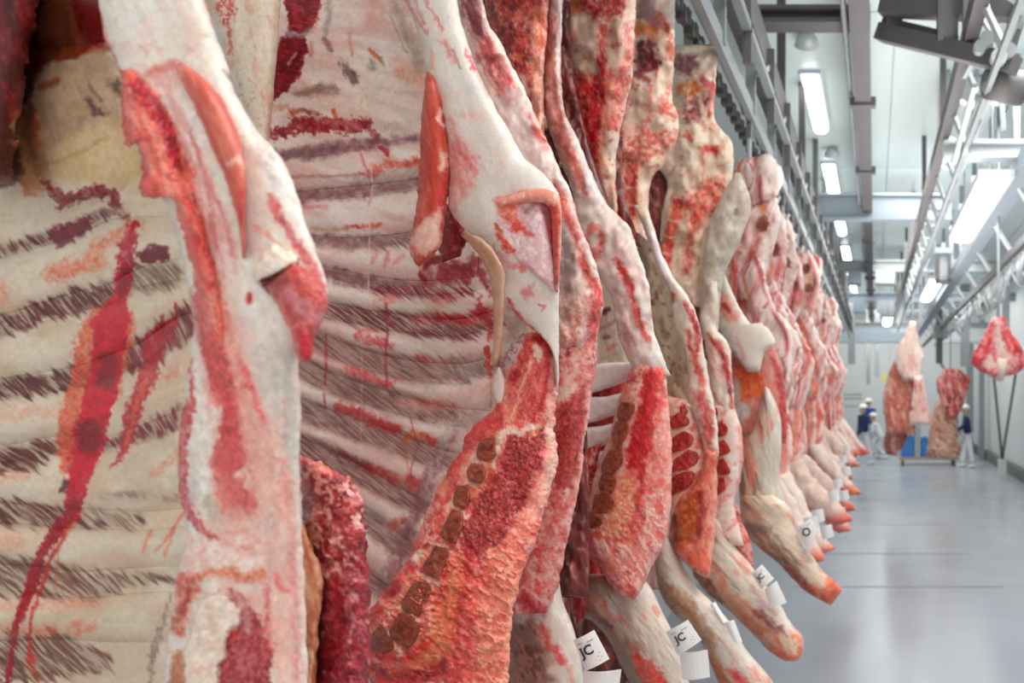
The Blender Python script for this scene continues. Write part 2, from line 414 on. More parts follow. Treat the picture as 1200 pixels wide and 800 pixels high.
# ---- steel: overhead rail of the hanging row, with lattice and hangers
g = thing('overhead_rail', (-.62, 2, 3.7), 'dark lattice overhead rail that carries the long row of beef sides', 'rail')
MB().box(-.72, -.60, 1.2, 20, 3.92, 4.10).build('girder', M_DARK, g); MB().box(-.66, -.63, 1.2, 20, 3.52, 3.60).build('running_rail', M_STEEL, g)
MB().box(-.60, -.56, 1.2, 20, 3.74, 3.78).build('side_bar', M_STEEL, g); MB().box(-.92, -.84, 1.2, 20, 4.05, 4.22).build('girder', M_STEEL, g)
for k in range(22):
    y = 2.4 + .8 * k
    MB().bar((-.645, y, 3.55), (-.645, y, 3.95), .05, .03).build('hanger', M_STEEL, g)
    MB().bar((-.60, y, 3.76), (-.60, y + .45, 4.0), .03, .03).build('brace', M_LIGHTST, g)
    if k % 2 == 0: MB().bar((-.68, y, 4.1), (-.68, y, ZC), .06, .06).build('post', M_DARK, g)
    MB().bar((-.58, y + .3, 3.6), (-.58, y + .3, 4.02), .04, .03).build('hanger', M_DARK, g)
ch = MB()
for k in range(260):                                                   # drive chain
    y = 2.3 + .065 * k; ch.box(-.80, -.76, y, y + .045, 3.60 + .02 * (k % 2), 3.66 + .02 * (k % 2))
c_ = ch.build('drive_chain', M_DARK, g); c_['kind'] = 'stuff'
# ---- monorail above the aisle
g = thing('monorail_beam', (-.1, 3, 4.45), 'narrow dark monorail beam running straight above the aisle', 'beam')
MB().box(-.16, -.03, 2.5, 26, 4.44, 4.47).build('flange', M_DARK, g); MB().box(-.105, -.085, 2.5, 26, 4.47, 4.62).build('web', M_STEEL, g); MB().box(-.15, -.04, 2.5, 26, 4.62, 4.65).build('flange', M_STEEL, g)
for k in range(11):
    y = 4.3 + 1.9 * k; MB().box(-.2, .01, y, y + .08, 4.42, 4.49).build('bracket', M_DARK, g); MB().bar((-.095, y, 4.65), (-.095, y, ZC), .03, .03).build('hanger', M_STEEL, g)
tag(MB().tube([(-.2, 2.5, 4.55), (-.19, 26, 4.55)], .02, 8).build('conduit', M_LIGHTST, None, True), 'thin pale conduit pipe beside the monorail beam', 'pipe')
for k, (q, r) in enumerate((((-.2, 4.75, 4.36), .03), ((-.19, 4.9, 4.3), .025), ((-.21, 5.2, 4.26), .03))):
    pass
# ---- cross beams
def cross(y, z0, z1, x0, x1, m, label):
    g = thing('cross_beam', ((x0 + x1) / 2, y, z0), label, 'beam'); t = .03
    MB().box(x0, x1, y - .08, y + .08, z0, z0 + t).build('flange', m, g); MB().box(x0, x1, y - .08, y + .08, z1 - t, z1).build('flange', m, g); MB().box(x0, x1, y - .012, y + .012, z0 + t, z1 - t).build('web', m, g)
cross(5.3, 4.62, 4.74, -1.0, -.03, M_DARK, 'short dark cross beam at the top between lattice rail and monorail')
cross(10.0, 4.34, 4.68, -1.2, 1.0, M_BLUEGR, 'deep blue grey cross beam behind the second aisle lamp')
cross(15.0, 4.45, 4.68, -1.2, 2.4, M_STEEL, 'thinner grey cross beam beyond the deep blue grey one')
cross(18.5, 4.3, 4.5, -1.4, 3.4, M_BLUEGR, 'far cross beam carrying pale boxes over the aisle')
cross(23.0, 4.0, 4.2, -1.6, 3.4, M_STEEL, 'farthest cross beam just in front of the back wall')
cross(6.2, 3.98, 4.12, .55, 3.5, M_LIGHTST, 'pale horizontal beam at upper right beneath the evaporator')
# ---- truss of rails on the right
g = thing('rail_truss', (.6, 3, 4.2), 'ladder like steel rail truss running away on the right', 'rail')
MB().box(.52, .60, 3.0, 22, 4.14, 4.26).build('chord', M_DARK, g); MB().box(.78, .83, 3.0, 22, 4.16, 4.22).build('chord', M_LIGHTST, g); MB().box(.64, .67, 3.0, 22, 3.84, 3.88).build('running_rail', M_STEEL, g)
for k in range(22):
    y = 3.9 + .8 * k
    MB().bar((.56, y, 4.2), (.80, y + .25, 4.2), .04, .03).build('rung', M_LIGHTST, g); MB().bar((.655, y, 3.86), (.58, y + .2, 4.18), .03, .03).build('brace', M_LIGHTST, g); MB().bar((.655, y + .4, 3.86), (.80, y + .3, 4.18), .025, .025).build('brace', M_STEEL, g)
    if k % 3 == 0: MB().bar((.56, y, 4.26), (.56, y, ZC), .05, .05).build('post', M_DARK, g)
# ---- dark frame at the top right
g = thing('overhead_gantry', P(1100, 55, 4.6), 'dark steel frame of bars and posts at the top right corner', 'frame')
for a, b, w in (((1032, 38, 4.9), (1190, 76, 4.3), .10), ((1036, 25, 4.9), (1120, 46, 4.6), .05), ((1034, 8, 4.8), (1200, 14, 4.4), .10), ((1200, -4, 4.3), (1168, 96, 4.5), .07)): MB().bar(P(*a), P(*b), w, w).build('bar', M_DARK, g)
for x, y0, y1, Y, w in ((1048, -20, 34, 4.85, .10), (1110, -20, 52, 4.6, .12), (1134, -10, 60, 4.5, .06)): MB().bar(P(x, y0, Y), P(x, y1, Y), w, w).build('post', M_DARK, g)
for a, b in (((1142, 4, 4.3), (1164, 44, 4.35)), ((1154, 0, 4.3), (1166, 40, 4.35)), ((1176, 30, 4.3), (1168, 70, 4.3)), ((1130, 90, 4.8), (1146, 60, 4.4))): MB().bar(P(*a), P(*b), .025, .025).build('rod', M_LIGHTST, g)
for x, y, r in ((1174, 40, .05), (1170, 68, .045), (1182, 60, .04), (1156, 46, .04), (1148, 56, .035)): MB().disc(P(x, y, 4.25), (0, 1, .1), r, .06, 14).build('pulley', M_LIGHTST if r > .042 else M_STEEL, g, False)
g = thing('drive_motor', P(1176, 100, 4.5), 'dark round drive motor below the steel frame at upper right', 'motor')
MB().disc(P(1178, 100, 4.5), (.9, .5, 0), .10, .22, 18).build('motor_body', M_DARK, g, True); MB().disc(P(1164, 98, 4.5), (.9, .5, 0), .06, .1, 14).build('shaft_cover', M_STEEL, g, True); MB().box(.72, .80, 4.45, 4.55, 3.98, 4.12).build('mounting_plate', M_STEEL, g)
for k, (x0, y0, x1, y1) in enumerate(((1142, 100, 1118, 190), (1152, 98, 1130, 180), (1172, 100, 1176, 150))):
    tag(MB().bar(P(x0, y0, 4.6), P(x1, y1, 5.6), .03, .03).build('guide_rod', M_LIGHTST), ['long pale guide rod slanting down left of the motor', 'second pale guide rod slanting down beside the motor', 'upright pale guide rod under the motor'][k], 'rod')
g = thing('evaporator', (.75, 7.0, 4.45), 'white boxed evaporator hanging below the ceiling at upper right', 'cooler')
MB().box(.62, 1.1, 7.0, 7.6, 4.72, 4.98).build('casing', M_WALL, g); MB().box(.60, 1.12, 6.96, 7.0, 4.70, 4.74).build('drip_tray', M_STEEL, g)
for k in range(3): MB().tube([(.66 + .13 * k, 6.9, 5.0), (.66 + .13 * k, 6.9, 4.62 + .1 * k)], .018, 8).build('pipe', M_LIGHTST, g, True)
# ---- conveyor with empty hooks on the right
g = thing('hook_conveyor', (1.3, 5, 3.6), 'sloping grey conveyor beam on the far right crowded with empty hooks', 'conveyor')
MB().bar((1.22, 4.2, 3.95), (1.22, 24, 3.72), .16, .14).build('beam', M_BLUEGR, g); MB().bar((1.42, 4.2, 3.55), (1.5, 24, 3.55), .06, .08).build('running_rail', M_DARK, g); MB().bar((1.8, 5.5, 3.7), (1.9, 24, 3.6), .1, .1).build('beam', M_STEEL, g)
rnd = random.Random(4)
HK = MB().tube([(0, 0, 0), (0, 0, -.22), (.03, 0, -.27), (.07, 0, -.25), (.08, 0, -.2)], .014, 6).v, None
def hook_mesh():
    m = MB().tube([(0, 0, .02), (0, 0, -.2), (.03, 0, -.27), (.075, 0, -.27), (.1, 0, -.2), (.09, 0, -.15)], .016, 6); m.disc((0, 0, .05), (1, 0, 0), .05, .03, 12); return make_mesh('hook', m.v, m.f, True)
hme = hook_mesh(); hme.materials.append(M_LIGHTST)
for k in range(46):
    y = 5.0 + .22 * k + rnd.uniform(-.05, .05); o = link_mesh('hook', hme, None, g); o.location = (1.43 + .004 * k - 1.3, y - 5, 3.5 - 3.6); o.rotation_euler = (rnd.uniform(-.5, .5), rnd.uniform(-.3, .3), rnd.uniform(0, 3))
for k in range(12):
    y = 5.2 + 1.4 * k; MB().bar((1.22, y, 3.9), (1.46, y + .1, 3.56), .035, .035).build('brace', M_LIGHTST, g); MB().bar((1.22, y, 3.95), (1.22, y, ZC), .05, .05).build('post', M_STEEL, g)
# ---- working platform and boxes overhead, farther back
g = thing('overhead_platform', (.7, 12, 3.9), 'grey overhead platform with open frames behind the big hanging lamp', 'platform')
MB().box(.86, 1.12, 11.0, 12.6, 4.10, 4.18).build('deck', M_BLUEGR, g)
for x in (.88, 1.05): MB().box(x, x + .05, 11.0, 11.06, 3.7, 4.1).build('post', M_DARK, g)
MB().box(.86, 1.11, 11.0, 11.06, 3.66, 3.72).build('rail', M_DARK, g); MB().box(.93, 1.05, 11.1, 11.2, 3.78, 4.1).build('control_box', M_LIGHTST, g)
for k, (x, y, z, w, h) in enumerate(((-.52, 14.8, 4.21, .26, .24), (.02, 14.8, 4.21, .36, .24), (-.52, 18.3, 4.02, .3, .28), (.05, 18.3, 4.05, .42, .25), (-1.1, 22.8, 3.6, 2.2, .4), (2.0, 22.8, 3.6, 1.4, .4))):
    tag(MB().box(x, x + w, y, y + .4, z, z + h).build('ventilation_box', M_LIGHTST if k % 2 else M_BLUEGR), 'pale ventilation box hanging under a far cross beam, ' + ['left end of the row', 'beside the monorail', 'low on the left', 'right of the monorail', 'long one before the back wall', 'at the far right'][k], 'box')
g = thing('hoist_column', (1.42, 17, 2.7), 'dark hoist column hanging above the dark red carcass piece', 'hoist')
MB().box(1.36, 1.50, 16.95, 17.1, 2.75, ZC).build('column', M_DARK, g); MB().box(1.3, 1.62, 16.9, 17.2, 3.3, 3.6).build('motor_box', M_STEEL, g); MB().tube([(1.43, 17, 2.8), (1.6, 17, 2.55)], .03, 8).build('arm', M_STEEL, g, True)
for k, (x, y, z0, w) in enumerate(((-.75, 21.5, 2.9, .2), (.0, 24.5, 2.6, .16), (2.3, 20.5, 2.8, .24), (2.9, 17.5, 2.9, .18), (-.3, 27.5, 2.4, .14))):
    tag(MB().box(x, x + w, y, y + .16, z0, ZC).build('hanging_duct', (M_STEEL, M_LIGHTST)[k % 2]), 'narrow grey duct hanging from the far ceiling, ' + ['first behind the row of beef', 'left of the pale carcass', 'right of the dark carcass', 'behind the bright red shoulder', 'by the yellow sign'][k], 'duct')
# ---- posts along the right wall
for k, (y, w) in enumerate(((26.5, .14), (24.0, .16), (15.5, .12))):
    tag(MB().box(XR - .32 - (.0 if k else .1), XR - .32 + w, y, y + w, 0, 4.4).build('steel_post', M_STEEL), ['far square steel post by the right wall behind the worker', 'square steel post by the right wall, next to the forked one', 'nearest square steel post by the right wall'][k], 'post')
g = thing('forked_post', (3.07, 18.5, 0), 'V shaped steel post on a pale pedestal before the right wall', 'post')
for dx in (-.24, .38): MB().bar((3.07, 18.5, .5), (3.07 + dx, 18.5, 2.9), .06, .06).build('bar', M_DARK, g)
MB().box(2.98, 3.16, 18.4, 18.6, 0, .5).build('pedestal', M_WALL, g)
# ================================================================ colours of the tissues (sRGB)
CREAM = (232, 219, 200); WHITE = (228, 220, 211); PINK = (226, 176, 168); SALMON = (196, 92, 80); RED = (204, 58, 62)
DRED = (140, 28, 38); MAROON = (92, 20, 28); HATCH = (98, 62, 56); BLOOD = (196, 0, 40); ORANGE = (226, 104, 76)
BROWN = (134, 68, 52); TAN = (196, 158, 120); GREYV = (150, 140, 138); CORAL = (228, 112, 98)

def side(x, y, Y, label, group=None):
    g = thing('beef_side', P(x, y, Y), label, 'meat', group)
    return g

# ================================================================ first beef side (nearest, cut off by the left edge)
s1 = side(260, 400, .8, 'nearest beef side at the far left, open rib cavity with a long wet blood streak', 'beef sides in the hanging row')
ST1 = [([(-60, 310), (0, 295), (45, 281), (82, 272), (115, 254), (140, 246)], 15),
       ([(-60, 395), (0, 382), (22, 374), (56, 364), (90, 353), (124, 346), (160, 326), (198, 318), (235, 310)], 22),
       ([(-60, 466), (0, 457), (45, 449), (95, 440), (130, 428), (160, 416), (190, 396), (222, 372)], 24),
       ([(-60, 535), (0, 533), (68, 520), (126, 521), (180, 504), (235, 478)], 20),
       ([(-60, 594), (0, 600), (69, 606), (165, 610), (225, 606)], 22),
       ([(-60, 668), (0, 676), (41, 678), (100, 686), (150, 680), (215, 678)], 30),
       ([(-60, 765), (0, 772), (60, 768), (130, 772), (210, 772)], 40)]
def paint_ribs1(c):
    c.fill(CREAM)
    c.mott((206, 184, 158), 60, .6, -.2, .6, 1); c.mott((226, 212, 190), 38, .6, -.1, .5, 2, ang=-10, st=3)
    c.mott((226, 176, 150), 45, .35, .05, .6, 3, ang=-12, st=2); c.val(5, .03, 4); c.mott((196, 172, 140), 16, .3, .2, .7, 5, ang=-8, st=4)
    # top: kidney fat and dark diaphragm meat
    c.poly([(-60, -10), (60, -10), (115, -10), (122, 20), (126, 50), (100, 62), (62, 72), (40, 84), (35, 120), (18, 145), (24, 205), (-60, 214)], (112, 24, 30), 1, 4, 8, 22, 1, col2=(70, 16, 20), sc=16, ang=80, st=2)
    c.poly([(46, -10), (88, -10), (92, 40), (108, 55), (66, 72), (44, 70)], (134, 74, 48), .85, 5, 8, 16, 2, col2=(160, 92, 58), sc=10, ang=80, st=3)
    c.poly([(88, -5), (118, -5), (124, 45), (100, 60)], (124, 30, 28), .8, 5, 6, 14, 8)
    c.line([(70, 66), (96, 60), (122, 56)], 10, (170, 70, 40), .7, 4, 5)
    c.poly([(38, 84), (78, 72), (122, 62), (140, 98), (146, 150), (100, 155), (50, 178), (46, 130)], (186, 152, 118), .7, 6, 6, 20, 3, col2=(164, 130, 100), sc=18)
    c.poly([(18, 140), (36, 120), (46, 140), (46, 170), (48, 232), (26, 228), (20, 180)], (196, 112, 64), .9, 4, 6, 10, 4, col2=(212, 150, 96), sc=7, ang=85, st=3)
    c.poly([(46, 178), (100, 150), (146, 140), (170, 190), (176, 212), (148, 216), (100, 214), (50, 205)], (208, 178, 132), .75, 8, 5, 20, 6)
    c.poly([(98, 116), (104, 116), (120, 130), (128, 134), (110, 137)], (88, 58, 56), .9, 3, 4, 6, 5)
    c.poly([(126, 96), (140, 90), (146, 112), (136, 112)], (96, 74, 66), .8, 4, 3, 6, 5)
    c.line([(106, 100), (118, 118)], 4, (120, 88, 76), .8); c.line([(48, 102), (58, 98), (66, 95)], 7, (150, 70, 48), .8, 3)
    c.line([(48, 192), (70, 188), (100, 176), (125, 160)], 3, (168, 132, 92), .6, 3); c.line([(90, 150), (98, 138)], 5, (150, 130, 110), .7, 4, 4)
    c.poly([(-60, 196), (24, 190), (26, 214), (0, 220), (-60, 222)], (70, 18, 20), .8, 5, 5)
    c.line([(48, 182), (58, 215)], 8, (222, 140, 90), .5, 3, 4)
    # clotted line under the fat
    c.line([(50, 214), (62, 222), (72, 238), (97, 228), (113, 222), (132, 229), (139, 244), (148, 255)], [5, 12, 13, 12, 15, 13, 10, 7], (124, 24, 34), .95, 2, 5, 6, 7, h=.001, tex=.25, tsc=3)
    c.line([(58, 218), (75, 236)], 6, (190, 80, 66), .7, 2, 4, 5, 3)
    # dark rib-gap muscle showing through the lining
    pale = (206, 190, 170)
    for q_, w_ in ((ST1[0][0], 6), (ST1[1][0][:6], 11), (ST1[2][0][:5], 12), ([(160, 420), (180, 408), (200, 392), (222, 374)], 20), (ST1[3][0], 10), (ST1[4][0][:3], 12), (ST1[5][0][:4], 16), (ST1[6][0][:3], 22)): c.line(q_, w_, (92, 48, 46), .7, 6, 5, 12, 71, tex=.35, tsc=6)
    c.hatch(ST1[0][0], [9, 13, 12, 22, 13, 8], (92, 44, 46), pale, 50, 1, 5, 2.9, .1, 1)
    c.poly([(56, 268), (86, 262), (104, 254), (108, 264), (90, 278), (64, 288)], (112, 26, 42), .9, 2.5, 6, 7, 7)
    c.hatch(ST1[1][0][:6], [18, 22, 22, 20, 26, 30], (88, 44, 44), pale, 48, 1, 8, 2.9, -.15, 2)
    c.hatch([(158, 324), (178, 328), (198, 322)], 30, (122, 96, 82), pale, 48, 1, 6, 2.9, -.4, 3)
    c.poly([(160, 297), (172, 290), (198, 287), (199, 305), (178, 308), (164, 306)], (106, 22, 36), .95, 2, 4, 7, 5)
    c.hatch(ST1[2][0][:5], [22, 22, 24, 20, 18], (84, 42, 42), pale, 40, 1, 9, 2.9, -.2, 4)
    c.hatch([(156, 424), (178, 408), (200, 392), (222, 374)], [26, 34, 34, 34], (106, 36, 42), pale, 62, 1, 9, 2.9, -.35, 5)
    c.hatch([(-60, 535), (0, 538), (34, 540), (68, 524), (95, 520)], [26, 30, 28, 22, 26], (90, 46, 42), pale, 38, 1, 10, 2.9, -.1, 6)
    c.hatch([(126, 521), (146, 512), (180, 502), (205, 494), (222, 478)], [10, 9, 18, 20, 16], (108, 36, 42), pale, 60, 1, 7, 2.9, -.2, 7)
    c.hatch(ST1[4][0][:4], [28, 30, 26, 12], (98, 58, 50), pale, 40, 1, 10, 2.9, .15, 8)
    c.hatch(ST1[5][0], [46, 44, 42, 36, 16, 4], (112, 78, 66), pale, 42, 1, 11, 2.9, .12, 9)
    c.hatch([(-60, 765), (0, 774), (60, 768), (112, 775)], [60, 54, 52, 34], (104, 68, 58), pale, 46, 1, 11, 2.9, -.1, 10)
    c.hatch([(118, 580), (145, 578), (206, 583)], [3, 6, 8], (120, 84, 74), pale, 40, .6, 5, 2.9, .2, 11)
    # orange stained patches on the ribs
    def blotch(pts, w, a=.8, col=ORANGE, seed=0): c.line(pts, w, col, a, 6, 6, 7, seed, tex=.5, tsc=3)
    blotch([(62, 320), (85, 314), (112, 308)], 20, .8, (226, 110, 84)); blotch([(110, 292), (130, 282), (160, 264)], 12, .75)
    blotch([(0, 486), (40, 482), (72, 484)], 16, .45, (226, 140, 116), 2); blotch([(-10, 634), (20, 636)], 18, .5, (222, 150, 120), 3)
    blotch([(0, 712), (60, 708), (112, 706)], 14, .55, (230, 140, 112), 4); blotch([(44, 738), (62, 738)], 10, .8, (230, 96, 62), 5); blotch([(88, 738), (106, 736)], 12, .7, ORANGE, 6)
    blotch([(0, 738), (30, 742)], 10, .5, ORANGE, 9); blotch([(0, 560), (28, 556)], 8, .4, ORANGE, 7); blotch([(196, 440), (206, 436)], 9, .6, ORANGE, 8)
    blotch([(180, 558), (195, 545), (210, 530)], 7, .55, ORANGE, 12); blotch([(0, 338), (3, 344)], 14, .6, ORANGE, 13)
    for q in ([(214, 602), (195, 630), (182, 646)], [(204, 618), (194, 650)], [(176, 622), (168, 646)]): c.line(q, 3, ORANGE, .7, 2, 2)
    blotch([(36, 770), (44, 796)], 8, .6, (226, 96, 52), 14)
    # the long blood streak
    c.line([(158, 262), (150, 290), (146, 318), (142, 336)], [8, 20, 14, 16], (170, 6, 36), .95, 2.5, 6, 6, 21, h=.001, tex=.3, tsc=3)
    c.line([(140, 352), (128, 385), (116, 420), (112, 450), (100, 480), (92, 520), (86, 545)], [20, 60, 62, 56, 56, 48, 32], (222, 88, 58), .88, 3, 5, 8, 22, tex=.35, tsc=4)
    c.line([(146, 318), (142, 345), (136, 364), (130, 380), (126, 410), (124, 440), (108, 490), (105, 512), (98, 540), (90, 562), (86, 590), (84, 602)], [16, 16, 30, 44, 36, 38, 32, 38, 32, 22, 20, 18], BLOOD, .97, 2.5, 4, 7, 23, h=.0012)
    c.line([(130, 380), (122, 420), (112, 470)], 5, (214, 40, 66), .6, 2, 5, 6, 31, tex=.4)
    for q, w in (([(146, 318), (144, 340)], 12), ([(128, 425), (124, 442)], 24), ([(105, 505), (106, 518)], 28), ([(86, 594), (85, 602)], 16)): c.line(q, w, (112, 10, 30), .8, 5, 4, 6, 3)
    c.line([(84, 602), (66, 622), (50, 646), (41, 672), (30, 704), (19, 734), (15, 759), (8, 797), (4, 820)], [17, 15, 12, 15, 12, 9, 5, 6, 5], (150, 2, 26), .97, 1.5, 2, 8, 24, h=.0012)
    c.line([(91, 600), (71, 635), (56, 662), (50, 687), (38, 717), (34, 745), (36, 775)], [4, 4, 6, 5, 3, 3, 7], (190, 40, 40), .9, 1.5, 2, 8, 25)
    c.line([(96, 600), (68, 640), (66, 690)], 3, (196, 90, 60), .5, 2, 2, 8, 26)
    c.line([(200, 380), (182, 400), (173, 438), (162, 463), (155, 490), (150, 515), (133, 548)], [14, 24, 22, 19, 20, 12, 3], (182, 14, 38), .9, 2.5, 4, 7, 27, h=.001, tex=.25, tsc=3)
    c.line([(172, 438), (158, 480), (150, 520)], 5, (226, 120, 76), .7, 2, 3, 6, 28)
    c.line([(76, 566), (74, 574)], 7, (60, 14, 16), .9, 2, 2)
    c.line([(190, 370), (190, 392)], 4, DRED, .9, 1.5, 1); c.line([(206, 356), (206, 376)], 3, DRED, .9, 1.5, 1)
    # fold along the brisket
    c.line([(200, 700), (192, 725), (184, 745), (178, 770), (176, 800)], [4, 5, 6, 6, 6], (118, 92, 86), .7, 3, 4, 5, 30, tex=.5)
    c.line([(212, 430), (214, 470), (208, 520)], 6, (222, 206, 176), .8, 3)
def yrib1(X, Z, U=None, V=None):
    k = np.clip((X + 60) / 300, 0, 1)
    return 1.03 - .13 * k - .04 * np.sin(k * math.pi) * -1 + .0001 * (Z - 400)
rc1 = slab('rib_cage', [(-70, -20), (-70, 400), (-70, 830)], [(250, -20), (250, 400), (232, 830)], .95, s1, paint_ribs1, .002, .05, 6, 1.3, yf=yrib1, det=.28, dang=-12)
def rib_from(strips, k, x0, x1, parent, paint, yfun, bulge, wmul=.5):
    up, lo = strips[k], strips[k + 1]
    f = lambda st, sg: [(x, np.interp(x, [q[0] for q in st[0]], [q[1] for q in st[0]]) + sg * st[1] * wmul) for x in np.linspace(x0, x1, 9)]
    return slab('rib', f(up, 1), f(lo, -1), 1, parent, paint, bulge, .006, 2.2, 1.3, yf=lambda X, Z, U, V: yfun(X, Z) - .0025, cap=(.05, .18), det=.28, dang=-12, soft=True)
TOPST = ([(-60, 240), (0, 238), (60, 232), (100, 240), (150, 256), (235, 256)], 8)
for k in range(len(ST1) - 1): rib_from(ST1, k, -58, 238, rc1, paint_ribs1, yrib1, .02)
# kidney fat above the ribs and the dark diaphragm meat at the top left
slab('kidney_fat', [(52, 60), (34, 100), (36, 150), (46, 200), (66, 232)], [(120, 44), (152, 90), (172, 140), (186, 190), (160, 230)], .97, s1, paint_ribs1, .035, .06, 2.0, 1.4, cap=(.4, .35), jit=5, jsc=22)
slab('skirt_meat', [(-70, -20), (-70, 100), (-70, 216)], [(50, -20), (30, 90), (12, 216)], .93, s1, paint_ribs1, .045, .06, 2.4, 1.4, jit=5, cap=(0, .12))

# ---- the ventral edge: flank above, brisket below
E1L = [(112, -14), (115, 0), (122, 42), (132, 65), (141, 90), (144, 120), (156, 160), (172, 205), (196, 243), (206, 275), (214, 300), (222, 350), (226, 400), (217, 455), (212, 500), (208, 540), (210, 580), (218, 615), (214, 650), (204, 690), (198, 740), (190, 820)]
E1R = [(232, -14), (240, 0), (258, 50), (276, 105), (300, 150), (318, 172), (340, 202), (352, 240), (368, 288), (384, 332), (384, 352), (376, 368), (362, 395), (351, 420), (353, 470), (351, 530), (352, 580), (355, 640), (358, 700), (359, 750), (361, 820)]
def paint_edge1(c):
    c.fill((226, 217, 206))
    c.mott((238, 232, 226), 22, .7, -.1, .5, 2, 70, 3); c.mott((214, 202, 188), 14, .5, .1, .6, 3, 65, 3); c.mott((232, 190, 180), 26, .4, .15, .6, 4)
    c.line([(118, 20), (124, 45), (134, 68), (142, 90)], 4, (214, 96, 100), .7, 2, 2)
    c.line([(172, 62), (166, 55), (178, 52), (186, 60), (190, 66)], 4, (222, 170, 160), .7, 3, 3); c.line([(235, 38), (242, 40)], 8, (198, 168, 148), .6, 4, 3); c.line([(214, 68), (222, 58)], 3, (196, 176, 160), .6)
    c.line([(262, 82), (276, 98), (288, 118), (300, 134)], 4, (112, 96, 88), .9, 2, 1)
    # pink membrane
    mem = [(172, 90), (186, 76), (202, 72), (212, 80), (208, 105), (222, 150), (240, 190), (262, 240), (276, 280), (284, 310), (262, 330), (244, 310), (236, 270), (222, 220), (208, 160), (190, 110)]
    c.poly(mem, (216, 172, 166), .95, 4, 4, 12, 3, col2=(232, 214, 208), sc=8, ang=68, st=4)
    c.line([(176, 86), (190, 78), (204, 75), (214, 84)], 9, (204, 104, 92), .7, 4, 3, 8, 4)
    for q in ([(228, 160), (238, 200), (250, 250), (254, 290)], [(240, 200), (250, 230), (266, 262), (272, 300)], [(246, 250), (252, 294)], [(222, 150), (236, 196)]): c.line(q, 4, (196, 116, 116), .7, 2, 3, 9, 6)
    c.line([(214, 104), (222, 118), (228, 136), (232, 160)], 8, (236, 226, 220), .9, 3, 4)
    # dark veins through the right hand fat
    for q, w in (([(275, 160), (290, 178), (310, 192), (325, 215)], 9), ([(296, 150), (306, 172), (322, 188)], 6), ([(318, 232), (324, 245), (332, 262)], 7)): c.line(q, w, (186, 160, 160), .6, 4, 5, 7, 5, tex=.5)
    c.line([(316, 232), (326, 252), (340, 272), (352, 292), (364, 306), (372, 326), (382, 348)], [8, 9, 7, 10, 11, 8, 6], (204, 74, 78), .9, 3, 4, 8, 7, tex=.3)
    c.line([(330, 255), (345, 280), (356, 296)], 4, (160, 90, 100), .5, 2, 3)
    c.mott((240, 206, 186), 12, .5, .1, .5, 9, m=np.exp(-((c.x - 312) ** 2 + (c.y - 285) ** 2) / 900))
    c.line([(299, 268), (312, 272), (330, 292)], 4, (230, 140, 124), .6, 3, 4); c.line([(292, 346), (292, 354)], 6, (176, 44, 48), .9, 2, 1)
    c.line([(322, 390), (324, 420), (330, 440)], 5, (222, 186, 172), .7, 3)
    c.poly([(302, 330), (318, 312), (348, 304), (350, 330), (336, 346), (322, 352)], (104, 30, 32), .95, 3, 3, 8, 66)  # shade of the deep hollow painted in as dark maroon
    # middle red stripe going down into the brisket
    c.poly([(148, 110), (162, 132), (175, 190), (202, 225), (216, 262), (224, 300), (232, 360), (240, 420), (250, 480), (246, 530), (250, 560), (258, 600), (300, 590), (288, 520), (278, 450), (290, 470), (286, 430), (270, 380), (254, 320), (236, 255), (226, 205), (212, 165), (198, 130)], (214, 100, 92), .95, 3, 5, 10, 8, col2=(228, 134, 120), sc=5, ang=72, st=3)
    c.poly([(226, 335), (236, 372), (246, 430), (252, 450), (232, 400), (222, 360)], (176, 110, 122), .6, 4, 4)
    c.line([(250, 360), (276, 430), (290, 520), (300, 610), (310, 720)], [50, 70, 90, 100, 100], (230, 160, 148), .55, 16, 8, 20, 61); c.line([(262, 440), (280, 520), (284, 590)], 46, (222, 130, 120), .6, 12, 7, 12, 62)
    c.line([(232, 350), (246, 400), (262, 440), (268, 460), (270, 500), (272, 540)], [12, 26, 34, 30, 28, 32], (192, 66, 70), .85, 4, 5, 9, 9, tex=.3, tsc=5)
    c.line([(262, 540), (280, 560), (286, 590)], [34, 36, 20], (202, 96, 92), .9, 5, 8, 9, 10, tex=.5, tsc=4); c.line([(278, 558), (288, 550), (292, 566)], 8, (236, 214, 202), .8, 3, 5)
    c.line([(224, 280), (232, 300), (228, 260)], 10, (222, 50, 56), .6, 4, 4, 8, 3)
    c.line([(270, 400), (284, 440), (298, 470), (308, 490)], [22, 14, 8, 3], (232, 170, 160), .8, 4, 5, 8, 12); c.line([(284, 428), (298, 462), (308, 492)], [8, 9, 5], (226, 92, 90), .8, 3, 5, 6, 13, tex=.4)
    c.line([(276, 430), (290, 520), (300, 560), (306, 590)], [10, 12, 8, 8], (232, 178, 160), .8, 5, 5, 8, 14, tex=.3)
    # grey white membrane and pinkish rim of the brisket
    c.poly([(288, 405), (340, 405), (350, 500), (346, 560), (330, 500), (306, 470)], (212, 204, 196), .8, 8, 6)
    c.poly([(300, 500), (322, 495), (340, 560), (346, 640), (352, 800), (322, 800), (316, 700), (308, 600)], (234, 176, 166), .85, 6, 6, 14, 15, col2=(238, 206, 192), sc=9, ang=80, st=2)
    c.line([(330, 540), (340, 600), (344, 680), (350, 800)], 6, (224, 120, 124), .6, 5, 4, 9, 16, tex=.5)
    c.poly([(322, 800), (328, 720), (318, 640), (326, 620), (340, 700), (342, 800)], (236, 190, 178), .7, 5, 4)
    c.line([(333, 470), (336, 520)], 3, (206, 140, 140), .5, 2, 3); c.line([(326, 672), (332, 690), (338, 692)], 7, (222, 84, 92), .7, 3, 4)
    c.line([(316, 600), (314, 640), (316, 690)], 4, (190, 160, 160), .6, 3, 3)
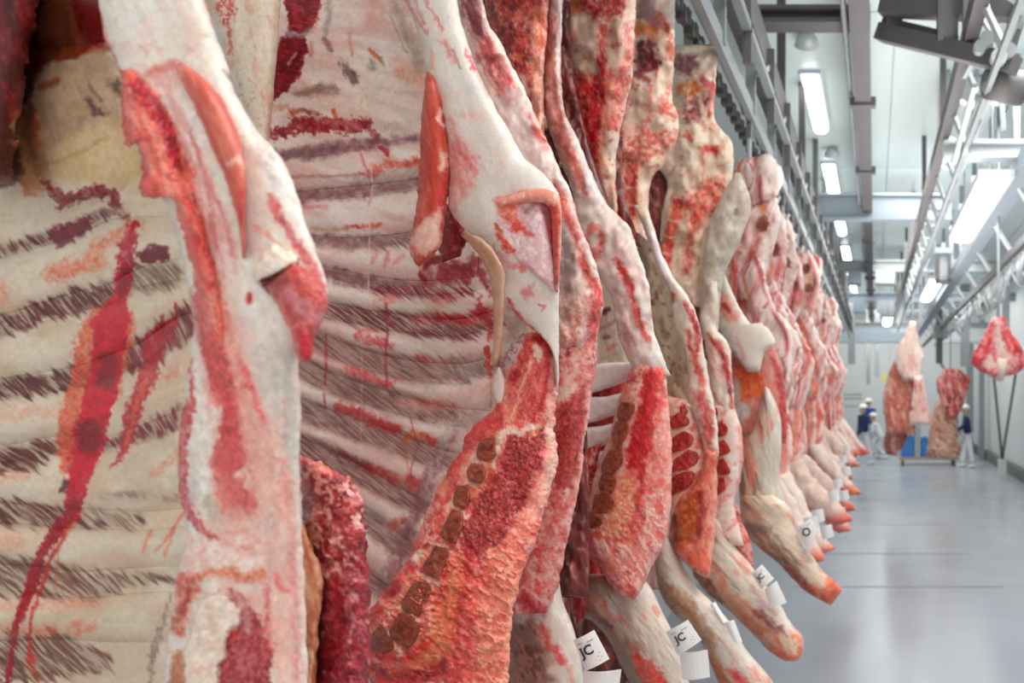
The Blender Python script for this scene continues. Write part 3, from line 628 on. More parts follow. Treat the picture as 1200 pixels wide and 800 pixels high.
    # left red border and the white slit beside it
    c.line([(226, 420), (225, 465), (218, 490), (213, 525), (212, 562), (217, 590), (226, 606), (240, 624), (258, 632)], [4, 7, 15, 14, 15, 13, 10, 9, 7], (186, 50, 56), .95, 2.5, 4, 7, 17, h=.001, tex=.4, tsc=3)
    c.line([(228, 430), (236, 470), (240, 520), (240, 570), (244, 600)], [8, 10, 14, 14, 18], (234, 224, 216), .95, 3, 3, 8, 18)
    c.line([(252, 480), (250, 510), (248, 520)], [12, 12, 8], (236, 222, 214), .9, 3, 4); c.line([(246, 588), (252, 605)], 14, (190, 172, 150), .8, 4, 3)
    c.line([(226, 566), (224, 585)], 9, (210, 190, 196), .8, 3, 2); c.line([(226, 528), (228, 530)], 8, (236, 216, 206), .9, 2)
    # pinkish fat band and orange line
    c.poly([(222, 622), (252, 632), (300, 610), (312, 640), (310, 672), (260, 668), (218, 680), (208, 660)], (236, 190, 178), .85, 6, 6, 10, 19, col2=(244, 222, 212), sc=8)
    for q in ([(270, 640), (296, 642), (306, 636)], [(266, 626), (290, 622)], [(232, 650), (240, 640)]): c.line(q, 5, (222, 140, 126), .6, 3, 4)
    c.line([(230, 676), (250, 672), (262, 670), (284, 676), (304, 676)], [8, 10, 13, 12, 14], (212, 108, 74), .85, 4, 5, 8, 20, tex=.4)
    c.line([(284, 688), (304, 690)], 10, (232, 210, 204), .7, 4, 4)
    c.poly([(206, 672), (224, 670), (232, 690), (222, 720), (216, 745), (200, 745), (203, 705)], (196, 92, 78), .95, 4, 6, 8, 21, col2=(220, 150, 130), sc=5)
    c.line([(222, 690), (214, 715)], 8, (160, 50, 44), .8, 4, 4); c.poly([(200, 766), (217, 762), (222, 820), (196, 820)], (170, 98, 68), .9, 3, 3, 8, 3, col2=(196, 130, 92), sc=5)
    c.line([(198, 765), (216, 760)], 4, (232, 190, 160), .8, 2, 1)
    BL = [(242, 690), (262, 694), (276, 708), (281, 727), (268, 742), (262, 768), (256, 795), (254, 820), (218, 820), (216, 760), (226, 718)]
    MU = [(268, 690), (290, 704), (306, 730), (318, 762), (320, 820), (252, 820), (258, 772), (266, 745), (281, 728)]
    c.poly(MU, (150, 44, 52), .97, 3, 4, 8, 22, col2=(196, 110, 110), sc=4, tex=.7)
    c.line([(276, 696), (284, 716), (292, 736)], 9, (206, 170, 160), .8, 3, 4); c.line([(262, 745), (274, 742)], 9, (220, 52, 54), .8, 3, 4)
    c.poly(BL, (238, 222, 208), 1, 3, 4, 9, 23, h=.006, col2=(222, 186, 170), sc=6, ang=-15, st=2, tex=.6)
    c.line([(312, 690), (314, 730), (316, 760)], 6, (190, 60, 60), .7, 3, 4, 6, 5, tex=.4)
    c.val(4, .03, 31); c.val(14, .03, 32)
def yedge1(X, Z, U=None, V=None):
    return .775 + .03 * sst(420, 800, Z) - .02 * np.sin(np.clip((Z - 60) / 400, 0, 1) * math.pi)
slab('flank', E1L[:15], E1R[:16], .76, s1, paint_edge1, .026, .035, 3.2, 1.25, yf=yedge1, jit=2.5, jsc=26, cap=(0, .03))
slab('brisket', [(217, 455), (212, 500), (208, 540), (210, 580), (218, 615), (214, 650), (204, 690), (198, 740), (190, 820)], [(352, 455), (352, 500), (351, 540), (352, 580), (355, 640), (358, 700), (359, 750), (361, 820)], .76, s1, paint_edge1, .026, .09, 3.2, 1.25, yf=yedge1, jit=1.5)
def paint_skirt1(c):
    c.fill((226, 112, 100)); c.mott((238, 158, 142), 7, .8, 0, .5, 3, 70, 3); c.mott((210, 70, 66), 8, .7, .1, .5, 4, 70, 3)
    c.poly([(147, 96), (160, 91), (176, 104), (193, 124), (204, 150), (211, 180), (214, 200), (204, 198), (192, 172), (182, 142), (164, 114)], (172, 28, 46), .97, 3, 4, 9, 5, col2=(150, 24, 42), sc=8)
    c.line([(139, 84), (150, 86), (154, 96)], 10, (226, 84, 62), .8, 3, 4); c.line([(165, 128), (178, 150), (188, 176)], 8, (242, 170, 150), .7, 3, 5, 6, 7, tex=.4)
    c.line([(168, 196), (172, 236)], 10, (214, 50, 52), .7, 4, 5); c.line([(150, 140), (150, 165)], 9, (196, 44, 44), .8, 3, 4)
    c.line([(214, 270), (232, 300)], 12, (214, 54, 60), .6, 4, 5, 8, 2); c.line([(226, 306), (238, 360), (250, 420)], 8, (186, 80, 84), .5, 4, 4)
    c.val(5, .06, 9, h=.0012)
slab('skirt_muscle', [(140, 82), (141, 100), (143, 118), (141, 140), (147, 166), (160, 172), (166, 200), (164, 226), (178, 232), (202, 232), (212, 262), (222, 300), (230, 345), (238, 400), (246, 440)],
     [(154, 80), (172, 98), (190, 116), (204, 146), (213, 184), (218, 205), (228, 228), (237, 258), (246, 290), (256, 320), (266, 366), (278, 410), (288, 440)], .765, s1, paint_skirt1, .03, .02, 2.4, 1.2, yf=lambda X, Z, U, V: yedge1(X, Z) - .012 + .016 * sst(200, 440, Z), jit=5, jsc=8, cap=(.02, .15))
fr1 = front_of(E1L[:15], E1R[:16], yedge1, .026, 3.2, .002)
def paint_lens1(c):
    c.fill((198, 98, 84)); c.mott((214, 130, 112), 6, .6, -.1, .5, 1, 65, 6); c.mott((176, 78, 68), 8, .5, .1, .5, 2, 65, 5)
    c.line([(268, 192), (280, 186), (288, 196)], 6, (236, 190, 176), .8, 2, 3); c.line([(206, 80), (214, 98)], 9, (210, 150, 140), .7, 4); c.line([(284, 225), (282, 262)], 6, (170, 40, 44), .7, 3, 2)
slab('flank_muscle', [(206, 79), (212, 96), (224, 118), (234, 140), (245, 166), (257, 193), (269, 226), (278, 258), (284, 302)], [(212, 73), (234, 87), (254, 107), (270, 134), (281, 160), (287, 186), (289, 216), (288, 250), (287, 304)], .722, s1, paint_lens1, .018, .02, 2, 1.1, jit=1, cap=(.08, .15), yf=fr1, det=.2)
def paint_hang1(c):
    c.fill((192, 84, 80)); c.mott((214, 120, 112), 5, .7, -.1, .5, 1, 68, 6); c.mott((170, 56, 60), 7, .5, .1, .5, 2, 68, 5)
    c.poly([(308, 330), (322, 314), (338, 312), (340, 330), (322, 345)], (128, 44, 42), .8, 6, 4); c.line([(336, 340), (352, 360), (374, 372)], 16, (206, 150, 158), .7, 6, 5)
    c.line([(346, 388), (358, 400), (360, 416)], [10, 18, 14], (186, 26, 46), .9, 4, 4); c.line([(340, 386), (360, 376), (372, 374)], 4, (226, 140, 134), .7, 2, 3); c.val(4, .05, 3, h=.001)
slab('flank_muscle', [(312, 336), (320, 350), (330, 368), (341, 392), (347, 416), (350, 422)], [(342, 306), (362, 318), (382, 340), (382, 366), (370, 392), (366, 418), (358, 424)], .728, s1, paint_hang1, .022, .03, 2.2, 1.1, jit=1.5, cap=(.12, .08), det=.25)
def paint_fat(c):
    c.fill((236, 222, 206)); c.mott((246, 236, 226), 7, .6, -.1, .4, 1); c.mott((230, 190, 172), 8, .6, .1, .5, 2); c.val(5, .04, 3, h=.0015)
for L, R in (([(292, 318), (300, 328), (312, 326)], [(318, 284), (346, 300), (346, 310)]), ([(343, 318), (346, 334), (348, 346), (354, 350)], [(352, 312), (360, 326), (368, 342), (364, 350)])):
    slab('fat_lobe', L, R, .728, s1, paint_fat, .012, .014, 2, 1.0, jit=3, jsc=6, cap=(.2, .2))

# ---- neck and shoulder meat showing between the brisket and the next side
def paint_neck1(c):
    c.fill((136, 34, 40)); c.mott((180, 74, 70), 9, .6, -.1, .4, 1); c.mott((226, 176, 168), 8, .9, .1, .4, 2, 60, 1.6); c.mott((104, 16, 32), 10, .9, .05, .4, 3, 70, 2)
    m = sst(640, 560, c.y); c.mott((232, 168, 156), 7, .8, -.2, .3, 5, m=m); c.line([(352, 540), (368, 540), (380, 552), (412, 556)], 12, (222, 110, 98), .7, 5, 5, 7, 4, tex=.3)
    c.line([(385, 600), (390, 660), (386, 720)], 9, (236, 206, 190), .55, 5, 8, 9, 6, tex=.5); c.line([(420, 570), (428, 590)], 8, (236, 200, 190), .6, 3, 4)
    c.poly([(376, 690), (430, 640), (434, 820), (372, 820)], (118, 20, 36), .7, 8, 8, 14, 7, col2=(160, 40, 56), sc=7); c.line([(400, 620), (414, 700), (404, 780)], 5, (240, 216, 206), .5, 3, 7, 12, 8, tex=.6)
    c.val(4, .10, 9, h=.0008); c.val(12, .08, 10, h=.003)
slab('neck_meat', [(340, 528), (352, 560), (356, 640), (366, 720), (364, 820)], [(366, 538), (396, 552), (414, 562), (426, 590), (432, 650), (434, 720), (434, 820)], (1.06, 1.02), s1, paint_neck1, .05, .08, 2.4, 1.2, jit=4, jsc=8, cap=(.06, 0))
def paint_tan(c):
    c.fill((200, 140, 104)); c.mott((172, 96, 70), 6, .8, -.1, .4, 1, 80, 2); c.mott((232, 196, 164), 8, .6, 0, .5, 2, 80, 3); c.line([(370, 650), (378, 690), (372, 760)], 5, (236, 190, 160), .8, 3, 2)
slab('shoulder_tendon', [(346, 600), (346, 690), (356, 730), (352, 820)], [(356, 612), (370, 648), (379, 678), (374, 730), (368, 820)], (1.0, .97), s1, paint_tan, .02, .04, 2.4, 1.2, jit=2, cap=(.08, 0))
# ================================================================ second beef side
s2 = side(500, 380, 1.45, 'second beef side from the left, broad view of pale ribs above a sawn red brisket', 'beef sides in the hanging row')
ST2 = [([(300, 180), (333, 183), (365, 178), (392, 174), (430, 168), (500, 160)], 13),
       ([(300, 233), (349, 231), (387, 227), (432, 223), (489, 216), (540, 208)], 15),
       ([(300, 278), (363, 281), (410, 285), (455, 281), (484, 277), (560, 268)], 13),
       ([(300, 308), (381, 320), (410, 327), (455, 335), (500, 337), (545, 334), (590, 326)], 19),
       ([(300, 350), (390, 364), (420, 371), (460, 377), (500, 382), (540, 384), (580, 372)], 22),
       ([(300, 385), (372, 400), (400, 412), (440, 424), (480, 434), (540, 438), (590, 425)], 26),
       ([(300, 412), (356, 434), (390, 449), (430, 462), (470, 474), (505, 484), (560, 492)], 26),
       ([(300, 456), (355, 481), (402, 497), (452, 514), (495, 531), (540, 545)], 28),
       ([(300, 500), (352, 522), (390, 538), (427, 558), (465, 580), (490, 594), (520, 610)], 24),
       ([(330, 550), (380, 580), (432, 612), (465, 636), (500, 660)], 30),
       ([(330, 620), (380, 650), (432, 680), (480, 720)], 26)]
def paint_ribs2(c):
    c.fill((242, 226, 218))
    c.mott((246, 238, 232), 26, .6, -.1, .5, 1, 10, 4); c.mott((228, 178, 172), 18, .6, -.1, .6, 2, 12, 4); c.mott((216, 188, 172), 9, .3, .1, .6, 3, 12, 5)
    low = sst(200, 360, c.y); c.mott((226, 174, 172), 14, .45, -.2, .6, 14, 18, 4, m=low)
    # dark red meat, top left
    c.poly([(331, -15), (378, -15), (377, 12), (370, 30), (352, 40), (338, 36), (334, 10)], (124, 24, 36), 1, 2, 4, 9, 1, col2=(160, 52, 60), sc=6)
    c.poly([(324, 50), (330, 42), (345, 40), (360, 45), (358, 66), (350, 88), (344, 98), (332, 112), (318, 119), (320, 80)], (140, 28, 40), 1, 2, 4, 9, 2, col2=(106, 18, 32), sc=6, ang=-60, st=2)
    c.line([(338, 40), (352, 42), (362, 34)], 6, (150, 130, 140), .8, 3, 3); c.line([(346, 62), (338, 74)], 3, (226, 190, 180), .8)
    c.line([(384, -5), (386, 12), (382, 30), (379, 45), (388, 58)], [5, 6, 5, 4, 4], (146, 138, 138), .75, 3, 3); c.line([(378, 46), (389, 59)], 4, (166, 100, 86), .7)
    c.poly([(398, 71), (404, 72), (414, 82), (420, 88), (416, 99), (408, 94), (402, 84)], (118, 92, 94), .85, 3, 4, 7, 3); c.line([(412, 82), (418, 96)], 3, (90, 70, 76), .7)
    c.line([(350, 108), (360, 107), (372, 104)], 10, (132, 98, 84), .8, 4, 4, 8, 4); c.line([(376, 104), (392, 104)], 9, (140, 116, 110), .8, 4, 4, 8, 5)
    c.line([(366, 52), (364, 62)], 5, (176, 112, 100), .6); c.line([(410, 40), (412, 66)], 3, (204, 130, 106), .6, 2, 3); c.line([(434, 58), (438, 62), (445, 68)], 6, (206, 104, 56), .85, 2, 3); c.line([(436, 74), (434, 80)], 9, (150, 144, 138), .8, 3, 3)
    c.line([(444, 66), (448, 76)], 4, (140, 110, 60), .6); c.line([(442, 4), (434, 28)], 12, (226, 160, 142), .5, 6, 5)
    c.poly([(460, 68), (480, 74), (498, 78), (498, 104), (476, 98), (462, 88)], (226, 146, 116), .65, 5, 6, 10, 6, col2=(232, 184, 160), sc=8)
    c.line([(420, 118), (450, 110), (470, 104)], 16, (236, 224, 206), .7, 6, 5); c.line([(462, 5), (480, 45), (494, 80)], [4, 14, 14], (170, 150, 134), .7, 4, 3); c.line([(450, 0), (468, 40), (480, 66)], 3, (232, 222, 210), .7, 2, 1); c.line([(458, 20), (476, 62)], 2.5, (150, 134, 122), .5, 1, 1)
    c.line([(440, 150), (470, 148), (496, 140)], 8, (186, 176, 166), .5, 4, 5, 8, 4, tex=.4)
    # clotted line
    c.line([(312, 158), (330, 155), (345, 148), (372, 148), (405, 148), (428, 146)], [8, 12, 17, 19, 15, 11], (142, 26, 36), .95, 2.5, 5, 6, 7, h=.001, tex=.15, tsc=3)
    c.line([(340, 132), (356, 130), (372, 134)], 5, (150, 50, 46), .8, 2, 3); c.line([(366, 128), (372, 142)], 4, (186, 170, 166), .8, 1.5, 2); c.line([(385, 145), (402, 144), (420, 146)], 5, (206, 130, 130), .6, 2, 4)
    c.line([(428, 146), (436, 152), (440, 162), (434, 167)], [10, 7, 9, 5], (140, 36, 52), .9, 2, 5, 6, 8, tex=.3); c.line([(390, 130), (393, 136)], 5, (222, 100, 66), .9); c.line([(320, 128), (335, 124), (345, 135)], 6, (220, 140, 100), .6, 3, 4)
    c.line([(446, 173), (452, 176), (454, 182)], [5, 8, 3], (176, 32, 38), .9, 1.5, 2); c.line([(420, 165), (422, 178), (428, 196), (434, 210), (436, 228), (432, 240)], 2.2, (214, 110, 110), .7, 1.2, 1.5)
    # dark strips between ribs
    mauve = (126, 82, 92); pale = (222, 204, 196)
    c.line(ST2[0][0], [12, 14, 14, 13, 10, 6], mauve, .85, 4, 4, 12, 1, tex=.2, tsc=6); c.line(ST2[0][0][:4], 6, (106, 70, 78), .5, 4, 3)
    c.line(ST2[1][0], 14, (130, 88, 94), .85, 4, 3, 12, 2, tex=.2, tsc=6); c.hatch([(420, 212), (455, 206), (490, 198)], 12, (168, 134, 136), pale, -48, .5, 6, 1.6, .1, 1)
    c.line(ST2[2][0], [10, 12, 13, 12, 12, 9], (134, 92, 98), .85, 4, 3, 12, 3, tex=.2); c.hatch([(440, 288), (470, 286), (500, 280)], 8, mauve, pale, 50, .8, 6, 1.5, 0, 2)
    c.line(ST2[3][0][:5], [8, 15, 15, 16, 16], (128, 78, 88), .85, 4, 3, 10, 4, tex=.2); c.line([(381, 318), (410, 323), (440, 328)], 3, (120, 88, 80), .6, 2)
    c.hatch([(440, 338), (480, 342), (520, 344), (552, 340)], [10, 14, 18, 10], (126, 44, 58), pale, 42, 1, 8, 1.5, -.1, 3)
    c.poly([(508, 318), (520, 308), (546, 306), (558, 318), (552, 330), (530, 332), (512, 328)], (138, 32, 44), .9, 4, 5, 8, 4, col2=(176, 70, 72), sc=4, ang=42, st=4)
    c.hatch(ST2[4][0], [10, 18, 22, 24, 28, 30, 20], (120, 66, 68), pale, 36, 1, 9, 1.5, -.15, 4); c.hatch([(488, 374), (520, 374), (548, 374), (572, 366)], [10, 12, 12, 10], (176, 36, 44), pale, 40, .9, 6, 1.6, -.3, 5)
    for k, wv, dk in ((5, [8, 20, 24, 26, 26, 20, 10], (116, 78, 72)), (6, [10, 22, 26, 28, 26, 22, 10], (118, 76, 72)), (7, [14, 24, 26, 28, 24, 14], (122, 78, 80)), (8, [12, 22, 24, 24, 22, 16, 8], (112, 66, 66)), (9, 24, (122, 80, 80)), (10, 22, (122, 70, 72))):
        pts = ST2[k][0]; c.line(pts, [q * .95 for q in wv] if not np.isscalar(wv) else wv, (176, 126, 126), .75, 6, 4, 10, k, tex=.25, tsc=8)
        c.hatch([(x, y - 2) for x, y in pts], wv, dk, (206, 176, 166), 38, .72, 9, 1.7, .2, 20 + k)
    c.hatch([(490, 418), (520, 424), (545, 424)], [6, 10, 10], (186, 58, 52), pale, 45, .8, 7, 1.8, -.1, 7); c.hatch([(536, 430), (556, 428)], 26, (150, 140, 140), pale, 60, .6, 8, 1.7, 0, 8)
    c.hatch([(470, 468), (500, 474), (525, 474)], [6, 10, 10], (186, 60, 52), pale, 40, .8, 7, 1.8, -.1, 9)
    # lines and red bars on the ribs
    c.line([(342, 207), (380, 207), (421, 204)], 2.5, (176, 110, 104), .7, 2, 1.5); c.line([(422, 203), (440, 206)], 4, (214, 70, 74), .8, 2, 3, 5, tex=.3); c.line([(366, 268), (390, 269), (405, 268)], 4, (206, 150, 110), .7, 3, 2); c.line([(407, 266), (430, 266), (446, 264)], 5, (216, 76, 68), .85, 2, 3, 5, 3, tex=.3)
    c.line([(355, 243), (382, 242)], 4, (216, 132, 132), .7, 2, 2); c.line([(436, 200), (455, 192), (470, 192), (490, 190)], [8, 12, 10, 9], (222, 92, 78), .8, 3, 5, 5, 4, tex=.45, tsc=3); c.line([(478, 192), (492, 190)], 7, (190, 50, 36), .7, 3, 3)
    for q in ([(436, 308), (440, 298)], [(450, 312), (456, 298)], [(462, 308), (472, 300)]): c.line(q, 5, (220, 130, 122), .7, 2, 3)
    c.line([(444, 354), (452, 352), (460, 350)], 8, (222, 120, 110), .75, 3, 3, 5, 4, tex=.4)
    c.line([(418, 394), (432, 398), (450, 402), (458, 406)], 9, (208, 62, 66), .8, 3, 4, 5, 5, tex=.45, tsc=2.5); c.line([(418, 386), (440, 388)], 4, (216, 110, 110), .6, 2, 2)
    c.line([(408, 434), (430, 441), (454, 450)], 9, (210, 70, 70), .85, 3, 3, 5, 6, tex=.35, tsc=2.5); c.line([(466, 444), (458, 452)], 3, (226, 110, 106), .7)
    c.line([(512, 350), (520, 356), (530, 350)], 8, (222, 130, 120), .6, 4, 3); c.line([(340, 482), (380, 492)], 3, (220, 206, 200), .5)
    c.line([(397, 477), (415, 484), (432, 489)], 13, (198, 66, 66), .9, 3, 3, 6, 7, tex=.15); c.line([(436, 494), (455, 500), (466, 504)], 11, (206, 62, 58), .9, 3, 4, 5, 8, tex=.3, tsc=3)
    c.line([(390, 527), (410, 536), (432, 548)], [7, 8, 9], (140, 56, 62), .8, 4, 3, 7, 9); c.line([(432, 548), (452, 556), (462, 562)], 9, (196, 52, 52), .9, 3, 3, 5, 10, tex=.3); c.line([(464, 562), (478, 566), (490, 570)], [12, 14, 14], (206, 104, 88), .8, 4, 4, 6, 11, tex=.3); c.line([(482, 560), (488, 568)], 9, (196, 48, 48), .8, 3, 3)
    c.line([(476, 512), (486, 510), (494, 510)], 10, (222, 100, 56), .85, 3, 4, 5, 12, tex=.2); c.line([(500, 514), (508, 518)], 8, (200, 50, 44), .85, 3, 3, 5, 13); c.line([(462, 616), (470, 610)], 12, (206, 80, 66), .75, 4, 4, 6, 14, tex=.3)
    c.line([(470, 520), (482, 560)], 3, (206, 110, 76), .5); c.line([(480, 488), (490, 520), (482, 548), (478, 580)], 1.6, (190, 70, 64), .6, 1, 1)
    # thin runs of blood and the pale thread
    for q in ([(453, 356), (454, 380), (452, 420), (453, 450)], [(382, 392), (382, 420), (381, 450)], [(380, 462), (381, 478)]): c.line(q, 3, (178, 52, 58), .75, 1.3, 1.2, tex=.2)
    c.line([(434, 196), (437, 215), (434, 240), (433, 275), (432, 320), (431, 352)], 1.6, (240, 232, 226), .9, .8, .8); c.line([(424, 400), (424, 470), (422, 540)], 1.4, (228, 200, 196), .5, .8, .8)
    c.line([(398, 300), (430, 304)], 3, (232, 220, 208), .6)
    # costal margin and valley along the brisket
    c.line([(540, 496), (526, 512), (514, 536), (502, 566), (490, 596), (474, 632), (462, 660), (450, 700)], [9, 12, 12, 14, 14, 16, 14, 12], (150, 92, 96), .85, 5, 6, 8, 15, tex=.3, tsc=4)
    c.line([(528, 500), (516, 530), (506, 556), (498, 580)], 8, (214, 204, 198), .7, 4, 5, 7, 16, tex=.3); c.line([(536, 500), (560, 486), (578, 468)], 14, (206, 184, 180), .7, 5, 5, 8, 17); c.mott((226, 216, 206), 5, .5, .1, .5, 8, m=sst(490, 540, c.x) * sst(460, 500, c.y))
    c.line([(470, 470), (500, 476), (540, 460), (570, 455)], 16, (224, 178, 172), .6, 6, 5); c.line([(500, 458), (504, 462)], 12, (226, 210, 198), .8, 4, 3)
    c.line([(494, 300), (508, 330)], 10, (150, 50, 50), .6, 4, 4); c.line([(494, 322), (498, 330)], 7, (150, 36, 40), .9, 2, 2); c.poly([(496, 300), (520, 298), (522, 304), (510, 310), (496, 316)], (132, 24, 32), .95, 2, 2)
    c.line([(505, 340), (510, 356), (506, 366)], 12, (196, 160, 136), .5, 6, 4)
    c.line([(556, 304), (562, 318), (572, 334), (574, 346)], [10, 9, 6, 4], (150, 36, 44), .85, 3, 4, 6, 18); c.line([(562, 346), (560, 360), (568, 372), (576, 382), (574, 396)], [4, 9, 10, 7, 4], (178, 34, 42), .9, 2, 4, 5, 19, tex=.25, tsc=3)
    c.line([(570, 408), (573, 420), (574, 440)], [6, 9, 5], (200, 44, 44), .9, 2, 3, 5, 20)
    c.poly([(588, 300), (640, 300), (640, 400), (600, 400), (588, 360)], (176, 160, 146), .8, 5, 4, 9, 21, col2=(206, 194, 182), sc=6, ang=70, st=3)
    c.val(4, .03, 41); c.val(9, .035, 42, 25, 4)
def yrib2(X, Z, U=None, V=None):
    k = np.clip((X - 300) / 320, 0, 1)
    return 1.60 - .06 * k + .05 * np.sin(k * math.pi)
rc2 = slab('rib_cage', [(296, -20), (296, 300), (300, 760)], [(512, -20), (536, 90), (590, 190), (628, 290), (630, 380), (600, 440), (548, 560), (490, 760)], 1.5, s2, paint_ribs2, .002, .06, 6, 1.15, yf=yrib2, dang=12)
for k in range(len(ST2) - 1):
    x1 = [520, 530, 560, 580, 580, 575, 548, 520, 500, 470][k]
    rib_from(ST2, k, 300 if k < 8 else 350, x1, rc2, paint_ribs2, yrib2, .018, .42)
def paint_fat2(c):
    c.fill((226, 210, 190)); c.mott((236, 224, 208), 10, .7, -.1, .5, 1, 88, 4); c.mott((222, 168, 152), 8, .6, .15, .6, 2, 80, 3)
    c.poly([(250, -10), (276, -10), (275, 25), (262, 30), (254, 20)], (206, 80, 76), .9, 3, 4, 6, 3, col2=(238, 206, 190), sc=2.5); c.line([(266, 28), (270, 60)], 5, (186, 60, 60), .7, 2, 4, 5, tex=.5)
    c.mott((204, 96, 88), 4, .7, .35, .6, 6, m=sst(60, 120, c.y) * sst(330, 270, c.x)); c.line([(322, 4), (322, 90), (318, 160)], 5, (206, 186, 166), .6, 3, 2); c.val(5, .03, 4, h=.0006)
slab('fat_cover', [(244, -20), (262, 60), (285, 130), (300, 230)], [(330, -20), (325, 60), (320, 120), (316, 178), (322, 230)], 1.5, s2, paint_fat2, .04, .05, 2.4, 1.2, jit=1, jsc=20, cap=(0, .1))
# ---- flank of the second side
F2L = [(464, -20), (474, 0), (486, 28), (495, 58), (502, 88), (512, 120), (522, 160), (526, 200), (526, 240), (538, 262), (552, 274), (566, 280), (582, 298), (592, 324), (592, 350), (604, 368), (622, 384), (640, 400), (648, 416), (650, 436)]
F2R = [(538, -20), (536, 0), (541, 28), (550, 55), (560, 84), (574, 112), (584, 132), (600, 158), (614, 185), (636, 202), (650, 220), (656, 236), (655, 280), (655, 330), (655, 360), (655, 385), (655, 405), (655, 420), (655, 440), (653, 460)]
def paint_flank2(c):
    c.fill((214, 207, 200)); c.mott((226, 221, 216), 26, .8, -.2, .4, 1, 60, 2); c.mott((228, 192, 186), 24, .4, .2, .7, 2); c.mott((206, 200, 200), 16, .3, .2, .7, 3, 70, 2)
    for q in ([(476, 2), (488, 22), (500, 38)], [(498, 0), (510, 20), (518, 34)], [(486, 2), (496, 26)]): c.line(q, 4, (206, 110, 110), .7, 2, 3, 6, 2)
    c.line([(505, 26), (520, 46), (540, 78)], 3, (222, 206, 190), .7); c.poly([(514, 44), (522, 46), (530, 58), (538, 74), (530, 72), (520, 62)], (206, 140, 136), .8, 3, 3, 6, 3); c.line([(530, 58), (540, 80)], 2, (150, 110, 106), .7, 1.5, 1)
    c.line([(546, 60), (552, 70), (556, 82)], [4, 5, 5], (196, 50, 70), .85, 2, 3, 5, 4); c.line([(560, 88), (572, 110)], 4, (228, 160, 154), .7, 2, 2); c.line([(506, 64), (508, 80)], 5, (232, 160, 120), .7, 3, 2)
    c.line([(544, 136), (552, 134)], 7, (214, 156, 160), .7, 4, 3); c.line([(550, 100), (548, 124)], 12, (206, 202, 206), .5, 6, 4); c.line([(536, 6), (528, 28)], 12, (206, 200, 198), .5, 5, 4)
    c.poly([(527, 138), (534, 150), (546, 168), (560, 184), (562, 200), (554, 220), (540, 236), (528, 246), (526, 200)], (222, 172, 170), .85, 6, 5, 9, 5, col2=(214, 120, 120), sc=6, ang=60, st=3, tex=.8); c.line([(540, 176), (550, 186), (546, 200)], 7, (206, 96, 96), .6, 4, 4, 6, 6, tex=.5)
    c.poly([(570, 262), (600, 276), (640, 290), (620, 310), (592, 300)], (222, 180, 170), .4, 6, 5)
    # red pocket with its folded rim
    PK = [(582, 236), (600, 230), (622, 226), (640, 226), (653, 236), (655, 250), (655, 340), (650, 340), (640, 300), (622, 300), (606, 300), (590, 282), (582, 262)]
    c.poly(PK, (216, 176, 184), .95, 4, 3, 9, 7, col2=(236, 222, 222), sc=6, ang=60, st=2)
    c.line([(584, 238), (600, 236), (618, 230), (638, 230), (652, 240)], [10, 14, 14, 12, 8], (212, 112, 96), .9, 4, 4, 7, 8, tex=.25); c.poly([(584, 238), (612, 234), (606, 252), (612, 268), (604, 272), (592, 262), (586, 252)], (214, 88, 72), .85, 4, 5, 6, 9, col2=(226, 150, 136), sc=4)
    c.line([(602, 266), (612, 266), (624, 272)], 6, (206, 62, 54), .9, 2.5, 4, 5, 10); c.poly([(632, 236), (650, 238), (655, 250), (654, 330), (648, 320), (644, 290), (636, 256)], (160, 42, 38), .95, 4, 3, 8, 11); c.line([(616, 248), (628, 238), (638, 238), (643, 262)], 6, (112, 70, 84), .75, 4, 3)
    c.line([(582, 264), (588, 280), (598, 292), (612, 302), (626, 310)], [6, 8, 8, 8, 5], (202, 70, 54), .95, 2, 4, 5, 12, tex=.25, tsc=3); c.line([(578, 290), (596, 310), (612, 318)], 5, (216, 104, 100), .6, 2, 4, 5, 13)
    c.poly([(606, 306), (622, 304), (618, 318), (610, 322)], (220, 130, 124), .9, 2, 3); c.poly([(608, 342), (618, 336), (626, 334), (624, 346), (614, 352)], (206, 132, 132), .85, 2.5, 2); c.line([(632, 356), (640, 358), (636, 364)], 2.5, (214, 90, 96), .8, 1.5, 2)
    c.line([(596, 350), (602, 364), (616, 380), (632, 394), (644, 410)], [4, 5, 5, 5, 5], (206, 70, 62), .9, 2, 2, 6, 14)
    c.val(6, .02, 43)
def yfl2(X, Z, U=None, V=None): return 1.43 - .03 * np.sin(np.clip(Z / 430, 0, 1) * math.pi)
slab('flank', F2L, F2R, 1.43, s2, paint_flank2, .03, .035, 2.8, 1.1, yf=yfl2, jit=1, cap=(0, .1))
def paint_pocket(c):
    c.fill((222, 186, 192)); c.mott((238, 226, 226), 5, .8, -.1, .4, 1); c.mott((206, 150, 160), 6, .5, 0, .5, 2, 60, 3); c.line([(602, 268), (612, 268), (622, 274)], 5, (206, 66, 58), .8, 2, 3)
slab('flank_muscle', [(600, 300), (606, 280), (616, 256), (628, 246)][::-1], [(652, 345), (650, 312), (644, 280), (638, 250)][::-1], 1.385, s2, paint_pocket, .022, .02, 2.2, 1.1, cap=(.15, .1))
def paint_rim(c):
    c.fill((222, 150, 132)); c.mott((236, 206, 196), 6, .6, 0, .5, 1); c.poly([(638, 240), (656, 240), (656, 340), (646, 330)], (176, 60, 48), .9, 4, 3)
slab('flank_edge', [(580, 234), (602, 228), (624, 221), (642, 222), (654, 230), (658, 250), (657, 300), (654, 342)], [(584, 244), (602, 240), (622, 238), (636, 238), (644, 246), (646, 262), (648, 300), (651, 342)], 1.375, s2, paint_rim, .014, .02, 2, 1.0, cap=(.08, .1))
